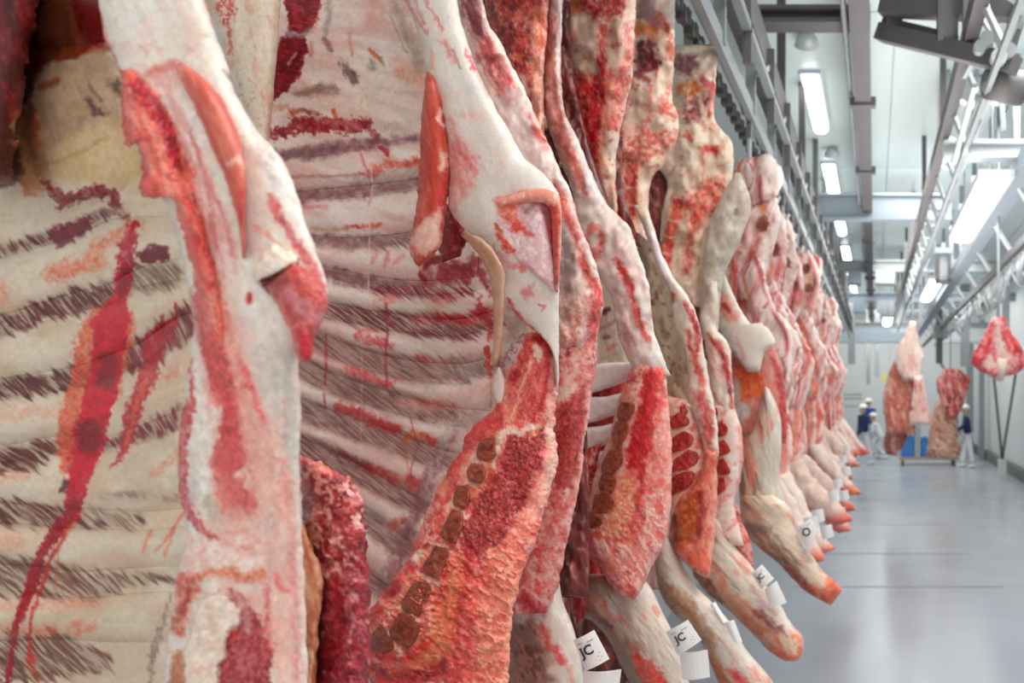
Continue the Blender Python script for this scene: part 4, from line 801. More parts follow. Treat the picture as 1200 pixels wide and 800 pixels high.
def paint_fm2(c):
    c.fill((186, 70, 56)); c.mott((204, 104, 84), 6, .7, -.1, .5, 1, 80, 5); c.mott((166, 52, 44), 6, .6, 0, .5, 2, 80, 5)
    c.line([(516, 130), (514, 140), (522, 150)], 6, (232, 206, 196), .8, 2, 3); c.line([(518, 182), (520, 196)], 9, (240, 206, 190), .9, 3, 4); c.line([(492, 236), (500, 262), (490, 290)], 8, (222, 130, 118), .7, 4, 5, 7, 3, tex=.4); c.line([(518, 214), (514, 236), (520, 244)], 7, (206, 60, 66), .8, 3, 3)
    c.poly([(500, 254), (518, 244), (518, 280), (512, 296), (486, 304), (478, 290), (488, 270)], (228, 200, 188), .9, 4, 5, 8, 4, col2=(230, 170, 158), sc=6, tex=.6); c.line([(480, 288), (486, 296), (492, 306)], 5, (222, 100, 90), .8, 2, 4)
slab('flank_muscle', [(500, 84), (495, 120), (492, 170), (490, 210), (487, 250), (479, 286), (484, 306), (492, 312)], [(508, 88), (518, 118), (523, 150), (526, 180), (526, 215), (522, 250), (518, 285), (508, 300)], 1.40, s2, paint_fm2, .03, .03, 2.2, 1.05, jit=1.5, jsc=8, cap=(.1, .1), det=.25)
def paint_dark(c):
    c.fill((116, 22, 32)); c.mott((150, 40, 46), 6, .7, 0, .5, 1, 70, 2); c.mott((196, 130, 112), 7, .5, .2, .5, 2)
slab('skirt_meat', [(520, 238), (516, 262), (514, 290), (518, 308)], [(534, 242), (545, 262), (546, 285), (538, 300)], 1.52, s2, paint_dark, .02, .02, 2.2, 1.1, jit=2, cap=(.1, .2))
def paint_cm(c):
    c.fill((212, 178, 150)); c.mott((222, 196, 172), 8, .7, -.1, .5, 1, 80, 3); c.mott((206, 150, 132), 8, .5, .1, .5, 2); c.line([(590, 312), (596, 340), (590, 372)], 6, (176, 130, 110), .6, 4, 2); c.line([(582, 376), (584, 400)], 6, (214, 160, 142), .6, 4, 3)
slab('costal_cartilage', [(540, 276), (552, 288), (564, 304), (573, 324), (577, 350), (579, 380), (577, 410), (574, 428)], [(544, 268), (562, 276), (580, 292), (591, 314), (592, 345), (590, 380), (588, 410), (584, 430)], 1.50, s2, paint_cm, .02, .02, 2.2, 1.1, jit=1, cap=(.06, .06))
def paint_td(c):
    c.fill((236, 226, 222)); c.mott((224, 206, 208), 6, .6, 0, .5, 1)
slab('fat_lobe', [(584, 430), (578, 445), (578, 462), (583, 474), (586, 478)], [(586, 430), (593, 444), (594, 460), (590, 472), (587, 478)], 1.46, s2, paint_td, .014, .014, 2, 1.0, cap=(.15, .15))
# ---- sawn brisket
B2L = [(622, 388), (606, 396), (592, 416), (590, 440), (588, 464), (574, 482), (556, 498), (546, 512), (540, 530), (524, 552), (510, 580), (498, 606), (486, 634), (474, 662), (452, 690), (434, 716), (430, 742), (430, 770), (434, 820)]
B2R = [(644, 392), (654, 420), (654, 440), (653, 465), (651, 490), (650, 505), (654, 530), (655, 540), (650, 560), (646, 575), (642, 590), (637, 605), (632, 622), (624, 642), (616, 662), (608, 690), (600, 722), (597, 760), (596, 820)]
STB = [[(580, 512), (581, 534), (572, 541), (558, 536), (560, 522), (567, 514)], [(552, 542), (564, 544), (570, 556), (562, 566), (550, 564), (547, 552)], [(536, 570), (549, 568), (551, 584), (545, 594), (532, 592), (531, 580)],
       [(530, 596), (543, 602), (541, 622), (532, 638), (520, 632), (516, 622)], [(510, 638), (526, 644), (522, 660), (514, 680), (498, 672), (496, 660)], [(486, 678), (506, 686), (500, 706), (492, 722), (476, 718), (470, 706)], [(468, 716), (492, 728), (490, 748), (478, 760), (462, 752), (456, 738)], [(444, 732), (456, 742), (462, 758), (452, 766), (436, 764), (432, 748)]]
def paint_brisket2(c):
    c.fill((230, 122, 108)); sq = sst(-.1, .35, c.n(5, 1, 3, 35, 1.8)); c.blend(sq * .65, (242, 188, 174)); c.mott((212, 72, 70), 14, .5, 0, .6, 2); c.mott((232, 140, 100), 18, .45, .1, .6, 3); c.mott((196, 44, 56), 5, .5, .25, .6, 4)
    # marbled top
    c.poly([(600, 392), (616, 388), (620, 400), (606, 420), (594, 440), (590, 430), (590, 414)], (196, 176, 182), .9, 3, 4, 7, 5, col2=(140, 110, 118), sc=3)
    c.poly([(616, 392), (630, 396), (626, 414), (616, 430), (610, 450), (600, 452), (602, 434), (612, 416)], (206, 90, 82), .9, 3, 4, 6, 6, col2=(168, 40, 44), sc=3); c.poly([(600, 432), (612, 434), (606, 452), (596, 448)], (140, 24, 34), .8, 3, 3)
    c.poly([(608, 432), (632, 410), (642, 430), (636, 460), (622, 490), (604, 500), (596, 490), (604, 460)], (216, 112, 106), .95, 4, 4, 9, 7, col2=(196, 76, 76), sc=4, ang=112, st=4); c.line([(624, 424), (612, 452), (600, 490)], 4, (232, 196, 170), .8, 2, 3, 6, 8); c.poly([(628, 402), (636, 406), (637, 418), (630, 424), (625, 414)], (232, 214, 198), .95, 3, 2)
    c.line([(634, 398), (642, 412), (644, 432), (640, 452), (636, 474)], [8, 9, 8, 6, 4], (166, 26, 48), .95, 3, 3); c.line([(648, 420), (646, 450), (646, 500)], [6, 8, 8], (232, 184, 170), .8, 3, 3); c.line([(640, 460), (632, 480), (622, 500)], 5, (190, 40, 52), .8, 3, 4)
    c.line([(578, 472), (566, 492), (552, 508), (542, 524), (530, 552)], [14, 26, 26, 18, 12], (200, 60, 62), .9, 4, 6, 8, 9, tex=.3, tsc=4); c.line([(586, 480), (582, 500)], 10, (186, 46, 50), .7, 4, 4)
    # coarse sawn muscle
    MUS = [(594, 512), (606, 506), (624, 512), (640, 494), (640, 520), (636, 542), (626, 566), (616, 590), (600, 614), (584, 640), (562, 650), (545, 650), (538, 640), (546, 612), (558, 582), (574, 560), (584, 548)]
    c.poly(MUS, (168, 62, 62), 1, 3, 5, 10, 10, col2=(192, 88, 84), sc=5); i, m = c.pmask(MUS, 3, 4, 10, 10); c.c[i] *= (1 - .3 * m * sst(.05, .5, fbm(c.x[i] / 2.6, c.y[i] / 2.6, 3)))[:, None]; c.h[i] += .002 * m * fbm(c.x[i] / 3, c.y[i] / 3, 4)
    c.line([(588, 520), (584, 545), (572, 566)], 6, (214, 100, 90), .6, 3, 4)
    # pale rim on the right and the fat Y
    c.line([(646, 500), (650, 535), (643, 560), (634, 584), (626, 606)], [10, 16, 16, 14, 10], (236, 200, 186), .95, 5, 4, 9, 11, tex=.15); c.line([(636, 560), (622, 600), (604, 630)], 12, (236, 150, 134), .8, 5, 6, 8, 12, tex=.3)
    c.line([(610, 508), (600, 502), (586, 508), (584, 526), (578, 545)], [7, 9, 9, 7, 5], (238, 220, 202), .95, 2.5, 3, 6, 13); c.line([(612, 506), (622, 500), (632, 498)], [6, 8, 5], (228, 210, 196), .9, 2.5, 3, 5, 14)
    # cartilage seams between the breastbone segments
    for q in ([(552, 536), (562, 540), (572, 546)], [(545, 566), (556, 568), (564, 564)], [(528, 590), (540, 600), (548, 604)], [(506, 634), (518, 640), (528, 646)], [(492, 672), (502, 680), (514, 686)], [(468, 712), (480, 722), (494, 726)], [(452, 732), (460, 748), (470, 766)]): c.line(q, 5, (240, 214, 196), .9, 2, 3, 5, 15)
    c.line([(560, 520), (548, 545), (532, 574), (520, 606), (504, 636), (486, 668), (470, 696), (450, 720)], 5, (236, 200, 176), .6, 3, 5, 8, 16, tex=.4)
    c.line([(534, 560), (520, 590), (508, 616), (496, 640), (482, 664)], [9, 10, 10, 12, 10], (196, 54, 54), .75, 4, 5, 6, 17, tex=.4); c.line([(510, 606), (498, 634), (486, 660)], 5, (238, 210, 186), .8, 3, 4, 5, 18, tex=.4)
    c.line([(456, 694), (462, 686)], 14, (160, 26, 36), .9, 4, 3); c.line([(486, 656), (492, 650)], 10, (236, 222, 206), .8, 3, 3); c.line([(436, 706), (446, 716), (438, 726)], 9, (190, 40, 44), .8, 3, 4)
    # lower fat with its crease
    c.poly([(534, 652), (520, 700), (500, 745), (482, 765), (470, 772), (500, 782), (532, 760), (545, 700), (548, 656)], (226, 122, 82), .75, 6, 6, 10, 19, col2=(232, 160, 120), sc=5); c.line([(550, 646), (544, 680), (538, 720), (534, 770), (530, 820)], [14, 12, 10, 9, 9], (192, 50, 58), .7, 5, 5, 8, 20, tex=.3)
    c.line([(560, 660), (552, 720), (548, 800)], 10, (220, 84, 84), .6, 5, 5, 8, 21, tex=.4); c.poly([(575, 650), (612, 640), (604, 700), (594, 760), (592, 820), (560, 820), (560, 740)], (226, 132, 112), .6, 8, 6, 12, 22, col2=(240, 176, 150), sc=4)
    c.line([(436, 766), (452, 768), (470, 772), (488, 766), (505, 748)], 7, (210, 56, 56), .85, 3, 4, 7, 23); c.line([(432, 780), (460, 792), (500, 790), (520, 780)], 12, (150, 34, 42), .8, 4, 5, 7, 24, tex=.3); c.line([(434, 800), (480, 800)], 12, (206, 60, 60), .7, 4, 5, 7, 25, tex=.4)
    c.line([(600, 690), (596, 740), (592, 800)], 6, (240, 180, 150), .7, 3, 3)
    c.val(4, .05, 44, h=.0015); c.h += .004 * sq * sst(600, 680, c.y)
def ybr2(X, Z, U=None, V=None): return 1.46 - .10 * sst(480, 760, Z)
br2 = slab('brisket', B2L, B2R, 1.44, s2, paint_brisket2, .045, .10, 2.6, 1.05, yf=ybr2, jit=2.5, jsc=9, cap=(.05, 0), lump=.006, ls=18, det=.28)
def poly_slab(name, poly, parent, paint, yfun, bulge, thick, **kw):
    """split a small convex outline into left and right edges, top to bottom"""
    q = np.array(poly, float); t = q[:, 1].argmin(); b = q[:, 1].argmax(); n = len(q)
    rt = [q[(t + k) % n] for k in range((b - t) % n + 1)]; lf = [q[(t - k) % n] for k in range((t - b) % n + 1)]
    if np.mean([p[0] for p in rt]) < np.mean([p[0] for p in lf]): rt, lf = lf, rt
    return slab(name, lf, rt, 1, parent, paint, bulge, thick, 3.5, kw.pop('res', 1.1), yf=yfun, cap=(.1, .1), **kw)
def paint_stb(c):
    c.fill((136, 66, 50)); c.mott((162, 90, 68), 3, .8, -.1, .4, 1); c.mott((100, 44, 38), 5, .6, .1, .5, 2); c.val(2.5, .12, 3, h=.001)
fr2 = front_of(B2L, B2R, ybr2, .045, 2.6, .004)
def grow(q, k):
    q = np.array(q, float); m = q.mean(0); return [tuple(m + (p_ - m) * k) for p_ in q]
for q in STB: poly_slab('sternebra', grow(q, .97), br2, paint_stb, fr2, .004, .03, jit=1)
# ================================================================ third to seventh beef sides
GR = 'beef sides in the hanging row'
def paint_mix(base, a, b, sc=7, ang=80, st=3, sd=0, extra=None, am=.8, bm=.7):
    def f(c):
        c.fill(base); c.mott(a, sc, am, -.1, .45, sd + 1, ang, st); c.mott(b, sc * .7, bm, .1, .5, sd + 2, ang, st); c.mott((238, 222, 208), sc * .5, .5, .25, .6, sd + 4, ang, st * .6)
        if extra: extra(c)
        c.val(3, .05, sd + 3, h=.0015)
    return f
def seg_strip(c, pts, w, red=(190, 48, 48), joint=(234, 196, 170), n=5, sd=0):
    """sawn vertebrae: red marrow blocks with pale joints"""
    c.line(pts, w + 5, (230, 170, 140), .9, 2.5, 3, 6, sd); c.line(pts, w, red, .95, 2, 3, 6, sd + 1, tex=.25, tsc=3)
    q = crom(pts, 200)
    for k in range(1, n):
        i = int(200 * k / n); d = q[min(i + 2, 199)] - q[i - 2]; d /= np.hypot(*d); nrm = np.array([-d[1], d[0]])
        c.line([q[i] - nrm * w * .5, q[i] + nrm * w * .5], 3, joint, .9, 1.5, 1.5, 4, sd + k)

# ---------------- third side
s3 = side(670, 400, 1.7, 'narrow beef side squeezed behind the second one, red muscle band above a coarse sawn brisket', GR)
def pf3(c):
    c.fill((220, 198, 190)); c.mott((212, 130, 128), 9, .6, 0, .5, 1, 62, 4)
    c.poly([(548, 10), (562, 20), (580, 52), (596, 78), (606, 108), (600, 122), (584, 112), (566, 78), (552, 44)], (196, 92, 92), .95, 4, 4, 9, 2, col2=(212, 128, 124), sc=5, ang=62, st=4); c.poly([(536, -15), (556, -15), (566, 20), (570, 50), (556, 44), (546, 20)], (110, 56, 64), .9, 5, 4, 9, 3)
    c.line([(544, 10), (556, 46), (572, 86), (590, 116)], 2.5, (226, 190, 182), .8, 1.5, 2); c.line([(556, 40), (566, 50)], 3, (236, 200, 190), .8)
    c.line([(566, 8), (574, 30), (586, 52), (598, 72), (610, 96), (622, 120)], [4, 6, 8, 9, 9, 8], (238, 226, 216), .95, 2, 3); c.line([(600, 110), (606, 140), (620, 160)], 14, (224, 206, 202), .8, 6, 5); c.line([(612, 150), (622, 178), (634, 196)], 14, (226, 196, 196), .7, 6, 5, 8, 4, tex=.3)
    c.line([(624, 146), (634, 156), (640, 168)], [4, 9, 4], (206, 90, 76), .8, 2, 3); c.line([(642, 180), (654, 208), (664, 226)], 10, (232, 218, 210), .8, 4, 4); c.line([(650, 214), (658, 236), (668, 262), (682, 296), (690, 320), (698, 342), (699, 380), (697, 396)], [5, 6, 7, 9, 13, 12, 12, 8], (206, 84, 78), .95, 3, 3, 7, 5, tex=.15); c.line([(656, 226), (666, 240)], 8, (216, 96, 78), .8, 3, 4)
    c.poly([(654, 258), (662, 262), (670, 286), (676, 310), (674, 350), (664, 380), (652, 370)], (182, 164, 158), .95, 4, 4, 8, 6, col2=(140, 122, 120), sc=7, ang=85, st=3); c.line([(664, 290), (668, 320), (664, 345)], 8, (122, 104, 104), .6, 4, 4, 7, 7, tex=.3)
    c.poly([(654, 352), (676, 330), (686, 360), (678, 400), (656, 400)], (224, 200, 184), .85, 5, 5, 8, 8, col2=(206, 120, 116), sc=4, tex=.7); c.line([(682, 284), (690, 304), (698, 322)], 6, (234, 214, 206), .9, 2.5, 3); c.line([(702, 340), (709, 346), (706, 356)], 8, (206, 66, 66), .9, 2, 3); c.line([(686, 366), (680, 384)], 7, (226, 190, 178), .8, 3, 4); c.mott((206, 90, 88), 4, .7, .3, .6, 9, m=sst(350, 380, c.y))
_p3 = pf3
def pf3(c):
    _p3(c); c.line([(656, 270), (664, 300), (668, 340), (662, 372)], [6, 14, 14, 8], (112, 92, 90), .7, 5, 4, 8, 31, tex=.35, tsc=5); c.line([(676, 400), (660, 420)], 6, (150, 40, 46), .6, 4, 5); c.line([(694, 350), (692, 400), (690, 420)], [10, 12, 8], (196, 84, 82), .7, 4, 4, 7, 32, tex=.3); c.line([(616, 128), (626, 150), (640, 176)], 6, (190, 96, 98), .6, 3, 4)
slab('flank', [(526, -20), (532, 30), (556, 100), (590, 170), (620, 230), (640, 290), (642, 350), (646, 420)], [(561, -20), (572, 24), (586, 50), (602, 80), (618, 112), (638, 158), (658, 202), (672, 232), (680, 262), (694, 296), (702, 326), (708, 350), (702, 382), (698, 420)], 1.64, s3, pf3, .03, .04, 2.6, 1.15, jit=1.5, cap=(0, .1), lump=.01, det=.9)
def pb3(c):
    c.fill((222, 140, 132)); c.mott((240, 208, 198), 5, .8, -.1, .4, 1, 60, 1.5); c.mott((206, 70, 72), 6, .7, .1, .5, 2)
    c.poly([(668, 404), (682, 396), (698, 400), (698, 440), (684, 460), (672, 452)], (206, 110, 106), .9, 4, 4, 8, 3, col2=(226, 180, 170), sc=4); c.line([(654, 388), (662, 402), (668, 412)], [8, 10, 5], (140, 28, 46), .85, 3, 4); c.line([(672, 400), (674, 430), (668, 445)], 9, (236, 216, 202), .8, 3, 4, 6, 4, tex=.2)
    c.poly([(648, 456), (662, 450), (678, 450), (676, 462), (662, 468), (652, 472)], (236, 222, 208), .95, 3, 4, 7, 5, col2=(216, 196, 180), sc=4)
    M = [(656, 478), (668, 466), (684, 452), (688, 480), (683, 510), (676, 550), (668, 572), (650, 574), (648, 500)]
    c.poly(M, (170, 60, 60), .98, 3, 4, 9, 6, col2=(196, 92, 88), sc=4); i, m = c.pmask(M, 3, 4, 9, 6); c.c[i] *= (1 - .3 * m * sst(.05, .5, fbm(c.x[i] / 2.4, c.y[i] / 2.4, 3)))[:, None]
    c.line([(690, 460), (688, 510), (680, 560), (672, 600)], 5, (234, 186, 172), .9, 3, 2); c.line([(650, 580), (660, 600)], 12, (204, 70, 72), .7, 4, 6, 6, 7, tex=.4); c.line([(612, 700), (630, 716), (640, 724)], 16, (170, 26, 40), .8, 5, 5); c.poly([(636, 600), (668, 600), (650, 690), (630, 690)], (226, 176, 166), .6, 6, 6, 9, 8, col2=(210, 104, 100), sc=4)
slab('brisket', [(648, 385), (640, 440), (636, 500), (626, 580), (612, 650), (592, 720)], [(698, 385), (700, 420), (694, 460), (688, 500), (682, 545), (674, 595), (662, 648), (654, 685), (641, 718)], 1.66, s3, pb3, .04, .08, 2.6, 1.15, jit=2, cap=(.06, .08))
def psk3(c):
    c.fill((206, 192, 182)); c.mott((226, 218, 212), 10, .7, -.1, .5, 1, 65, 3); c.poly([(590, 735), (622, 720), (636, 740), (644, 770), (650, 830), (590, 830)], (122, 88, 78), .9, 7, 7, 10, 2, col2=(164, 112, 96), sc=6, ang=60, st=3); c.mott((70, 40, 38), 6, .6, .15, .5, 4, 60, 2, m=sst(650, 620, c.x)); c.line([(642, 752), (652, 764), (660, 776)], 9, (196, 44, 44), .85, 3, 4); c.line([(636, 735), (640, 745)], 9, (190, 50, 48), .7, 3, 4); c.line([(664, 690), (668, 730), (680, 760), (684, 800)], 10, (226, 218, 214), .8, 5, 3); c.line([(668, 782), (670, 800)], 5, (206, 120, 110), .7, 3, 3)
slab('foreleg', [(606, 690), (600, 730), (594, 790), (596, 860), (610, 930)], [(654, 672), (660, 705), (672, 736), (682, 780), (690, 840), (700, 920)], 1.74, s3, psk3, .07, .08, 2.2, 1.4, cap=(.15, .1))

# ---------------- fourth side
s4 = side(740, 400, 2.1, 'fourth beef side, fat brisket with a deep red muscle and brown breastbone blocks', GR)
def ph1(c):
    c.fill((172, 56, 52)); c.mott((206, 90, 76), 7, .8, -.1, .4, 1); c.mott((112, 26, 32), 8, .8, .05, .4, 2); c.mott((224, 178, 156), 6, .5, .2, .5, 3)
    c.line([(596, 20), (615, 20), (636, 10), (652, 4)], 5, (226, 130, 110), .85, 2, 4); c.line([(632, 15), (630, 60), (632, 100), (630, 160)], [18, 18, 20, 20], (228, 168, 142), .95, 4, 3, 9, 4, tex=.1); c.line([(632, 20), (634, 50), (632, 66)], [14, 11, 5], (224, 98, 72), .8, 4, 4, 7, 5, tex=.3); c.line([(612, 90), (616, 106)], 8, (224, 190, 170), .8, 3, 4); c.line([(608, 36), (598, 46)], 14, (140, 30, 36), .7, 4, 4)
slab('loin', [(566, -20), (574, 40), (592, 90), (612, 140), (622, 190)], [(644, -20), (642, 30), (637, 90), (638, 150), (642, 200)], 1.98, s4, ph1, .05, .08, 2.4, 1.2, jit=1.5, cap=(0, .2), lump=.02, det=.9, ls=18)
def pf4(c):
    c.fill((222, 210, 202)); c.mott((224, 186, 180), 9, .6, .1, .5, 1, 62, 4)
    c.line([(650, 20), (645, 40), (645, 80), (648, 120), (660, 160), (674, 196), (684, 226)], [6, 14, 16, 18, 16, 14, 8], (176, 96, 88), .9, 3, 3, 8, 2, tex=.15); c.line([(648, 45), (645, 60)], 8, (96, 36, 44), .8, 4, 3); c.line([(642, 120), (650, 160), (664, 200), (676, 230)], [4, 8, 9, 4], (150, 120, 104), .8, 3, 3); c.line([(655, 20), (654, 70), (655, 110)], 4, (236, 214, 206), .8, 2, 2); c.line([(668, 180), (682, 212)], 6, (196, 76, 66), .6, 3, 3)
    c.line([(688, 190), (700, 226)], 9, (222, 206, 216), .6, 5, 4); c.line([(686, 280), (692, 268), (702, 266), (706, 280), (700, 300)], [8, 9, 6, 10, 10], (214, 100, 92), .85, 3, 4, 7, 3, tex=.2); c.line([(690, 292), (692, 310)], 8, (220, 120, 104), .8, 3, 3); c.line([(716, 256), (722, 300), (730, 330)], 5, (224, 184, 176), .7, 3, 3)
    c.line([(722, 304), (732, 322), (738, 332), (741, 350), (748, 374), (758, 396)], [5, 10, 8, 6, 9, 6], (204, 62, 56), .95, 2.5, 3, 6, 4); c.poly([(716, 320), (728, 330), (740, 364), (752, 396), (744, 418), (730, 408), (724, 370)], (218, 190, 180), .8, 5, 5, 8, 5, col2=(196, 150, 146), sc=4); c.line([(728, 392), (738, 400)], 6, (140, 80, 76), .7, 3, 4, 5, 6, tex=.3); c.line([(738, 262), (748, 276), (752, 300)], [3, 8, 3], (214, 104, 90), .8, 2.5, 3); c.line([(762, 330), (766, 348), (764, 372)], 5, (218, 130, 124), .6)
slab('flank', [(643, -20), (643, 20), (637, 60), (637, 120), (644, 154), (660, 196), (672, 228), (676, 252), (684, 284), (700, 320), (716, 350), (724, 390), (734, 418), (744, 436)], [(660, -20), (659, 30), (658, 70), (662, 130), (676, 160), (693, 202), (709, 236), (724, 252), (738, 266), (748, 296), (758, 324), (763, 352), (765, 384), (776, 414), (786, 442)], 2.04, s4, pf4, .035, .04, 2.6, 1.15, jit=1.2, cap=(0, .08), lump=.012, det=.8)
def prc4(c):
    c.fill((196, 184, 168)); c.mott((216, 206, 192), 9, .7, -.1, .5, 1); c.mott((160, 146, 134), 8, .5, .1, .5, 2, 80, 3); c.line([(708, 366), (714, 362)], 6, (60, 24, 30), .9, 2, 2); c.line([(700, 388), (716, 380), (722, 372)], 2.5, (150, 60, 60), .7); c.line([(708, 396), (714, 394)], 5, (120, 60, 60), .7, 2, 2); c.line([(712, 408), (720, 404)], 5, (224, 130, 96), .8, 2, 2); c.line([(704, 420), (726, 414)], 3, (170, 140, 130), .7); m = sst(424, 434, c.y); c.blend(m * .95, (196, 70, 66)); c.mott((150, 34, 40), 6, .7, 0, .5, 4, m=m)
rc4 = slab('rib_cage', [(664, 230), (668, 400), (664, 560), (664, 700)], [(740, 280), (738, 420), (724, 500), (700, 700)], 2.24, s4, prc4, .03, .06, 3, 1.6)
def prib(c): c.fill((232, 222, 220)); c.mott((222, 196, 196), 6, .6, 0, .5, 1); c.val(5, .03, 2)
for q in ([(684, 436), (702, 426), (744, 424), (746, 440), (706, 457), (684, 463)], [(682, 468), (712, 464), (744, 456), (746, 474), (704, 492), (682, 497)], [(676, 505), (709, 498), (738, 490), (738, 506), (702, 524), (676, 533)], [(672, 540), (700, 530), (726, 522), (724, 540), (672, 562)]): poly_slab('rib', q, rc4, prib, lambda X, Z, U, V: 2.19 + 0 * X, .02, .02)
def pb4(c):
    c.fill((232, 150, 138)); sq = sst(-.05, .35, c.n(3.6, 1, 3, 60, 1.6)); c.blend(sq * .75, (240, 206, 194)); c.mott((216, 84, 80), 10, .6, .05, .5, 2)
    M = [(752, 432), (768, 430), (772, 450), (768, 490), (764, 520), (756, 540), (754, 560), (746, 552), (736, 548), (734, 530), (742, 500), (750, 470)]
    c.poly(M, (196, 48, 50), .97, 3, 4, 8, 3, col2=(174, 40, 46), sc=4); c.line([(754, 545), (752, 570), (744, 600), (735, 622)], [9, 7, 6, 4], (190, 40, 48), .85, 3, 3); c.line([(772, 430), (776, 470), (772, 490)], 5, (220, 70, 66), .8, 3, 3)
    c.poly([(746, 436), (756, 430), (748, 470), (738, 500), (730, 480), (736, 456)], (236, 206, 190), .9, 4, 4, 7, 4, col2=(222, 130, 120), sc=3); c.line([(736, 430), (742, 445)], 10, (190, 50, 60), .8, 4, 4); c.line([(724, 490), (716, 520), (706, 550), (696, 578)], 7, (224, 190, 166), .85, 3, 4, 6, 5, tex=.2); c.line([(736, 470), (732, 500), (722, 520), (716, 548), (708, 580), (696, 606)], 16, (196, 136, 116), .7, 3, 3)
    c.poly([(728, 548), (742, 560), (748, 570), (742, 610), (730, 632), (700, 626), (712, 600), (722, 575)], (226, 128, 96), .85, 4, 4, 8, 6, col2=(240, 180, 156), sc=4); c.line([(690, 622), (710, 632), (730, 634), (746, 622)], 5, (206, 84, 66), .8, 3, 3); c.line([(690, 625), (694, 650), (704, 664)], 10, (170, 36, 44), .8, 4, 4); c.line([(704, 640), (720, 660), (738, 690)], 10, (234, 176, 160), .6, 5, 5, 6, 7, tex=.4); c.line([(738, 688), (744, 698)], 8, (190, 40, 48), .7, 3, 4); c.line([(700, 660), (725, 690), (742, 700)], 4, (196, 60, 60), .7, 2.5, 3)
    c.line([(782, 480), (785, 540), (782, 600)], 6, (242, 196, 186), .6, 4, 3)
    c.h += .003 * sq * sst(560, 600, c.y)
B4L = [(746, 418), (736, 440), (724, 472), (718, 500), (708, 526), (698, 552), (690, 580), (684, 610), (684, 634), (690, 652), (704, 668), (722, 692), (738, 702)]
B4R = [(780, 424), (782, 450), (784, 480), (787, 520), (788, 560), (786, 590), (783, 615), (778, 636), (769, 654), (762, 668), (756, 682), (750, 694), (744, 702)]
fr4 = front_of(B4L, B4R, lambda X, Z: 2.06 + 0 * X, .06, 2.5, .005)
br4 = slab('brisket', B4L, B4R, 2.06, s4, pb4, .06, .10, 2.5, 1.1, jit=1.5, cap=(.06, .05))
for q in ([(728, 472), (742, 474), (738, 488), (726, 492), (724, 484)], [(722, 496), (734, 496), (734, 508), (724, 524), (718, 512)], [(714, 530), (728, 526), (728, 542), (718, 554), (706, 548)], [(706, 556), (720, 558), (718, 574), (706, 580), (702, 568)], [(698, 580), (714, 580), (718, 590), (710, 600), (696, 598)], [(690, 600), (704, 606), (704, 614), (694, 618), (685, 614)]): poly_slab('sternebra', grow(q, 1.15), br4, paint_stb, fr4, .004, .06, jit=.6)
def pneck(c): c.fill((150, 34, 42)); c.mott((196, 84, 80), 6, .8, 0, .5, 1, 80, 2); c.mott((226, 180, 170), 5, .7, .2, .5, 2, 80, 2); c.mott((96, 18, 30), 7, .8, .1, .5, 3, 80, 2); c.val(3, .1, 4, h=.002)
slab('neck_meat', [(676, 530), (668, 580), (664, 640), (668, 700), (672, 730)], [(704, 520), (698, 560), (694, 610), (692, 660), (684, 728)], 2.12, s4, pneck, .03, .05, 2.3, 1.2, jit=2, cap=(.1, .1))
def pshank(cols, tip=None, sd=0, ang=55, extra=None):
    a, b, d, e = cols
    def f(c):
        c.fill(a); c.mott(b, 12, .8, -.1, .5, sd + 1, ang, 4); m = sst(.5, .12, c.u); c.blend(m * .85, d); c.mott(e, 7, .8, .05, .5, sd + 2, ang, 4, m=sst(.75, .2, c.u)); c.mott((96, 70, 64), 5, .5, .25, .6, sd + 3, ang, 6, m=sst(.8, .3, c.u)); c.mott((214, 110, 96), 9, .5, .3, .7, sd + 5, ang, 3)
        if tip is not None:
            m = sst(.78, .97, c.v + .12 * c.n(9, sd + 6)); c.blend(m * .9, tip); c.mott((232, 150, 110), 6, .6, .1, .5, sd + 7, m=m)
        if extra: extra(c)
        c.val(3, .05, sd + 4, ang, 4, h=.0015)
    return f
def x4(c):
    c.line([(676, 690), (700, 690), (720, 684)], 16, (150, 128, 110), .8, 6, 6); c.line([(690, 668), (702, 676)], 9, (232, 150, 120), .85, 3, 4, 5, 1, tex=.3); c.line([(690, 700), (706, 704), (712, 720)], 6, (206, 96, 76), .7, 3, 4, 6, 2, tex=.3); c.line([(698, 724), (708, 730), (718, 736)], 5, (110, 30, 30), .8, 3, 3); c.line([(744, 768), (756, 784), (770, 805)], [8, 22, 26], (206, 56, 48), .9, 4, 5, 7, 3, tex=.3); c.poly([(726, 690), (742, 700), (736, 722), (724, 716)], (168, 146, 142), .7, 6, 5)
slab('foreleg', [(676, 672), (674, 716), (694, 728), (712, 748), (726, 776), (744, 812), (780, 870), (820, 930)], [(750, 672), (764, 690), (776, 716), (788, 740), (798, 768), (808, 800), (836, 860), (872, 920)], 2.16, s4, pshank(((204, 190, 176), (226, 216, 208), (138, 112, 96), (150, 100, 82)), None, 11, 55, x4), .08, .10, 2.2, 1.3, cap=(.12, .08))

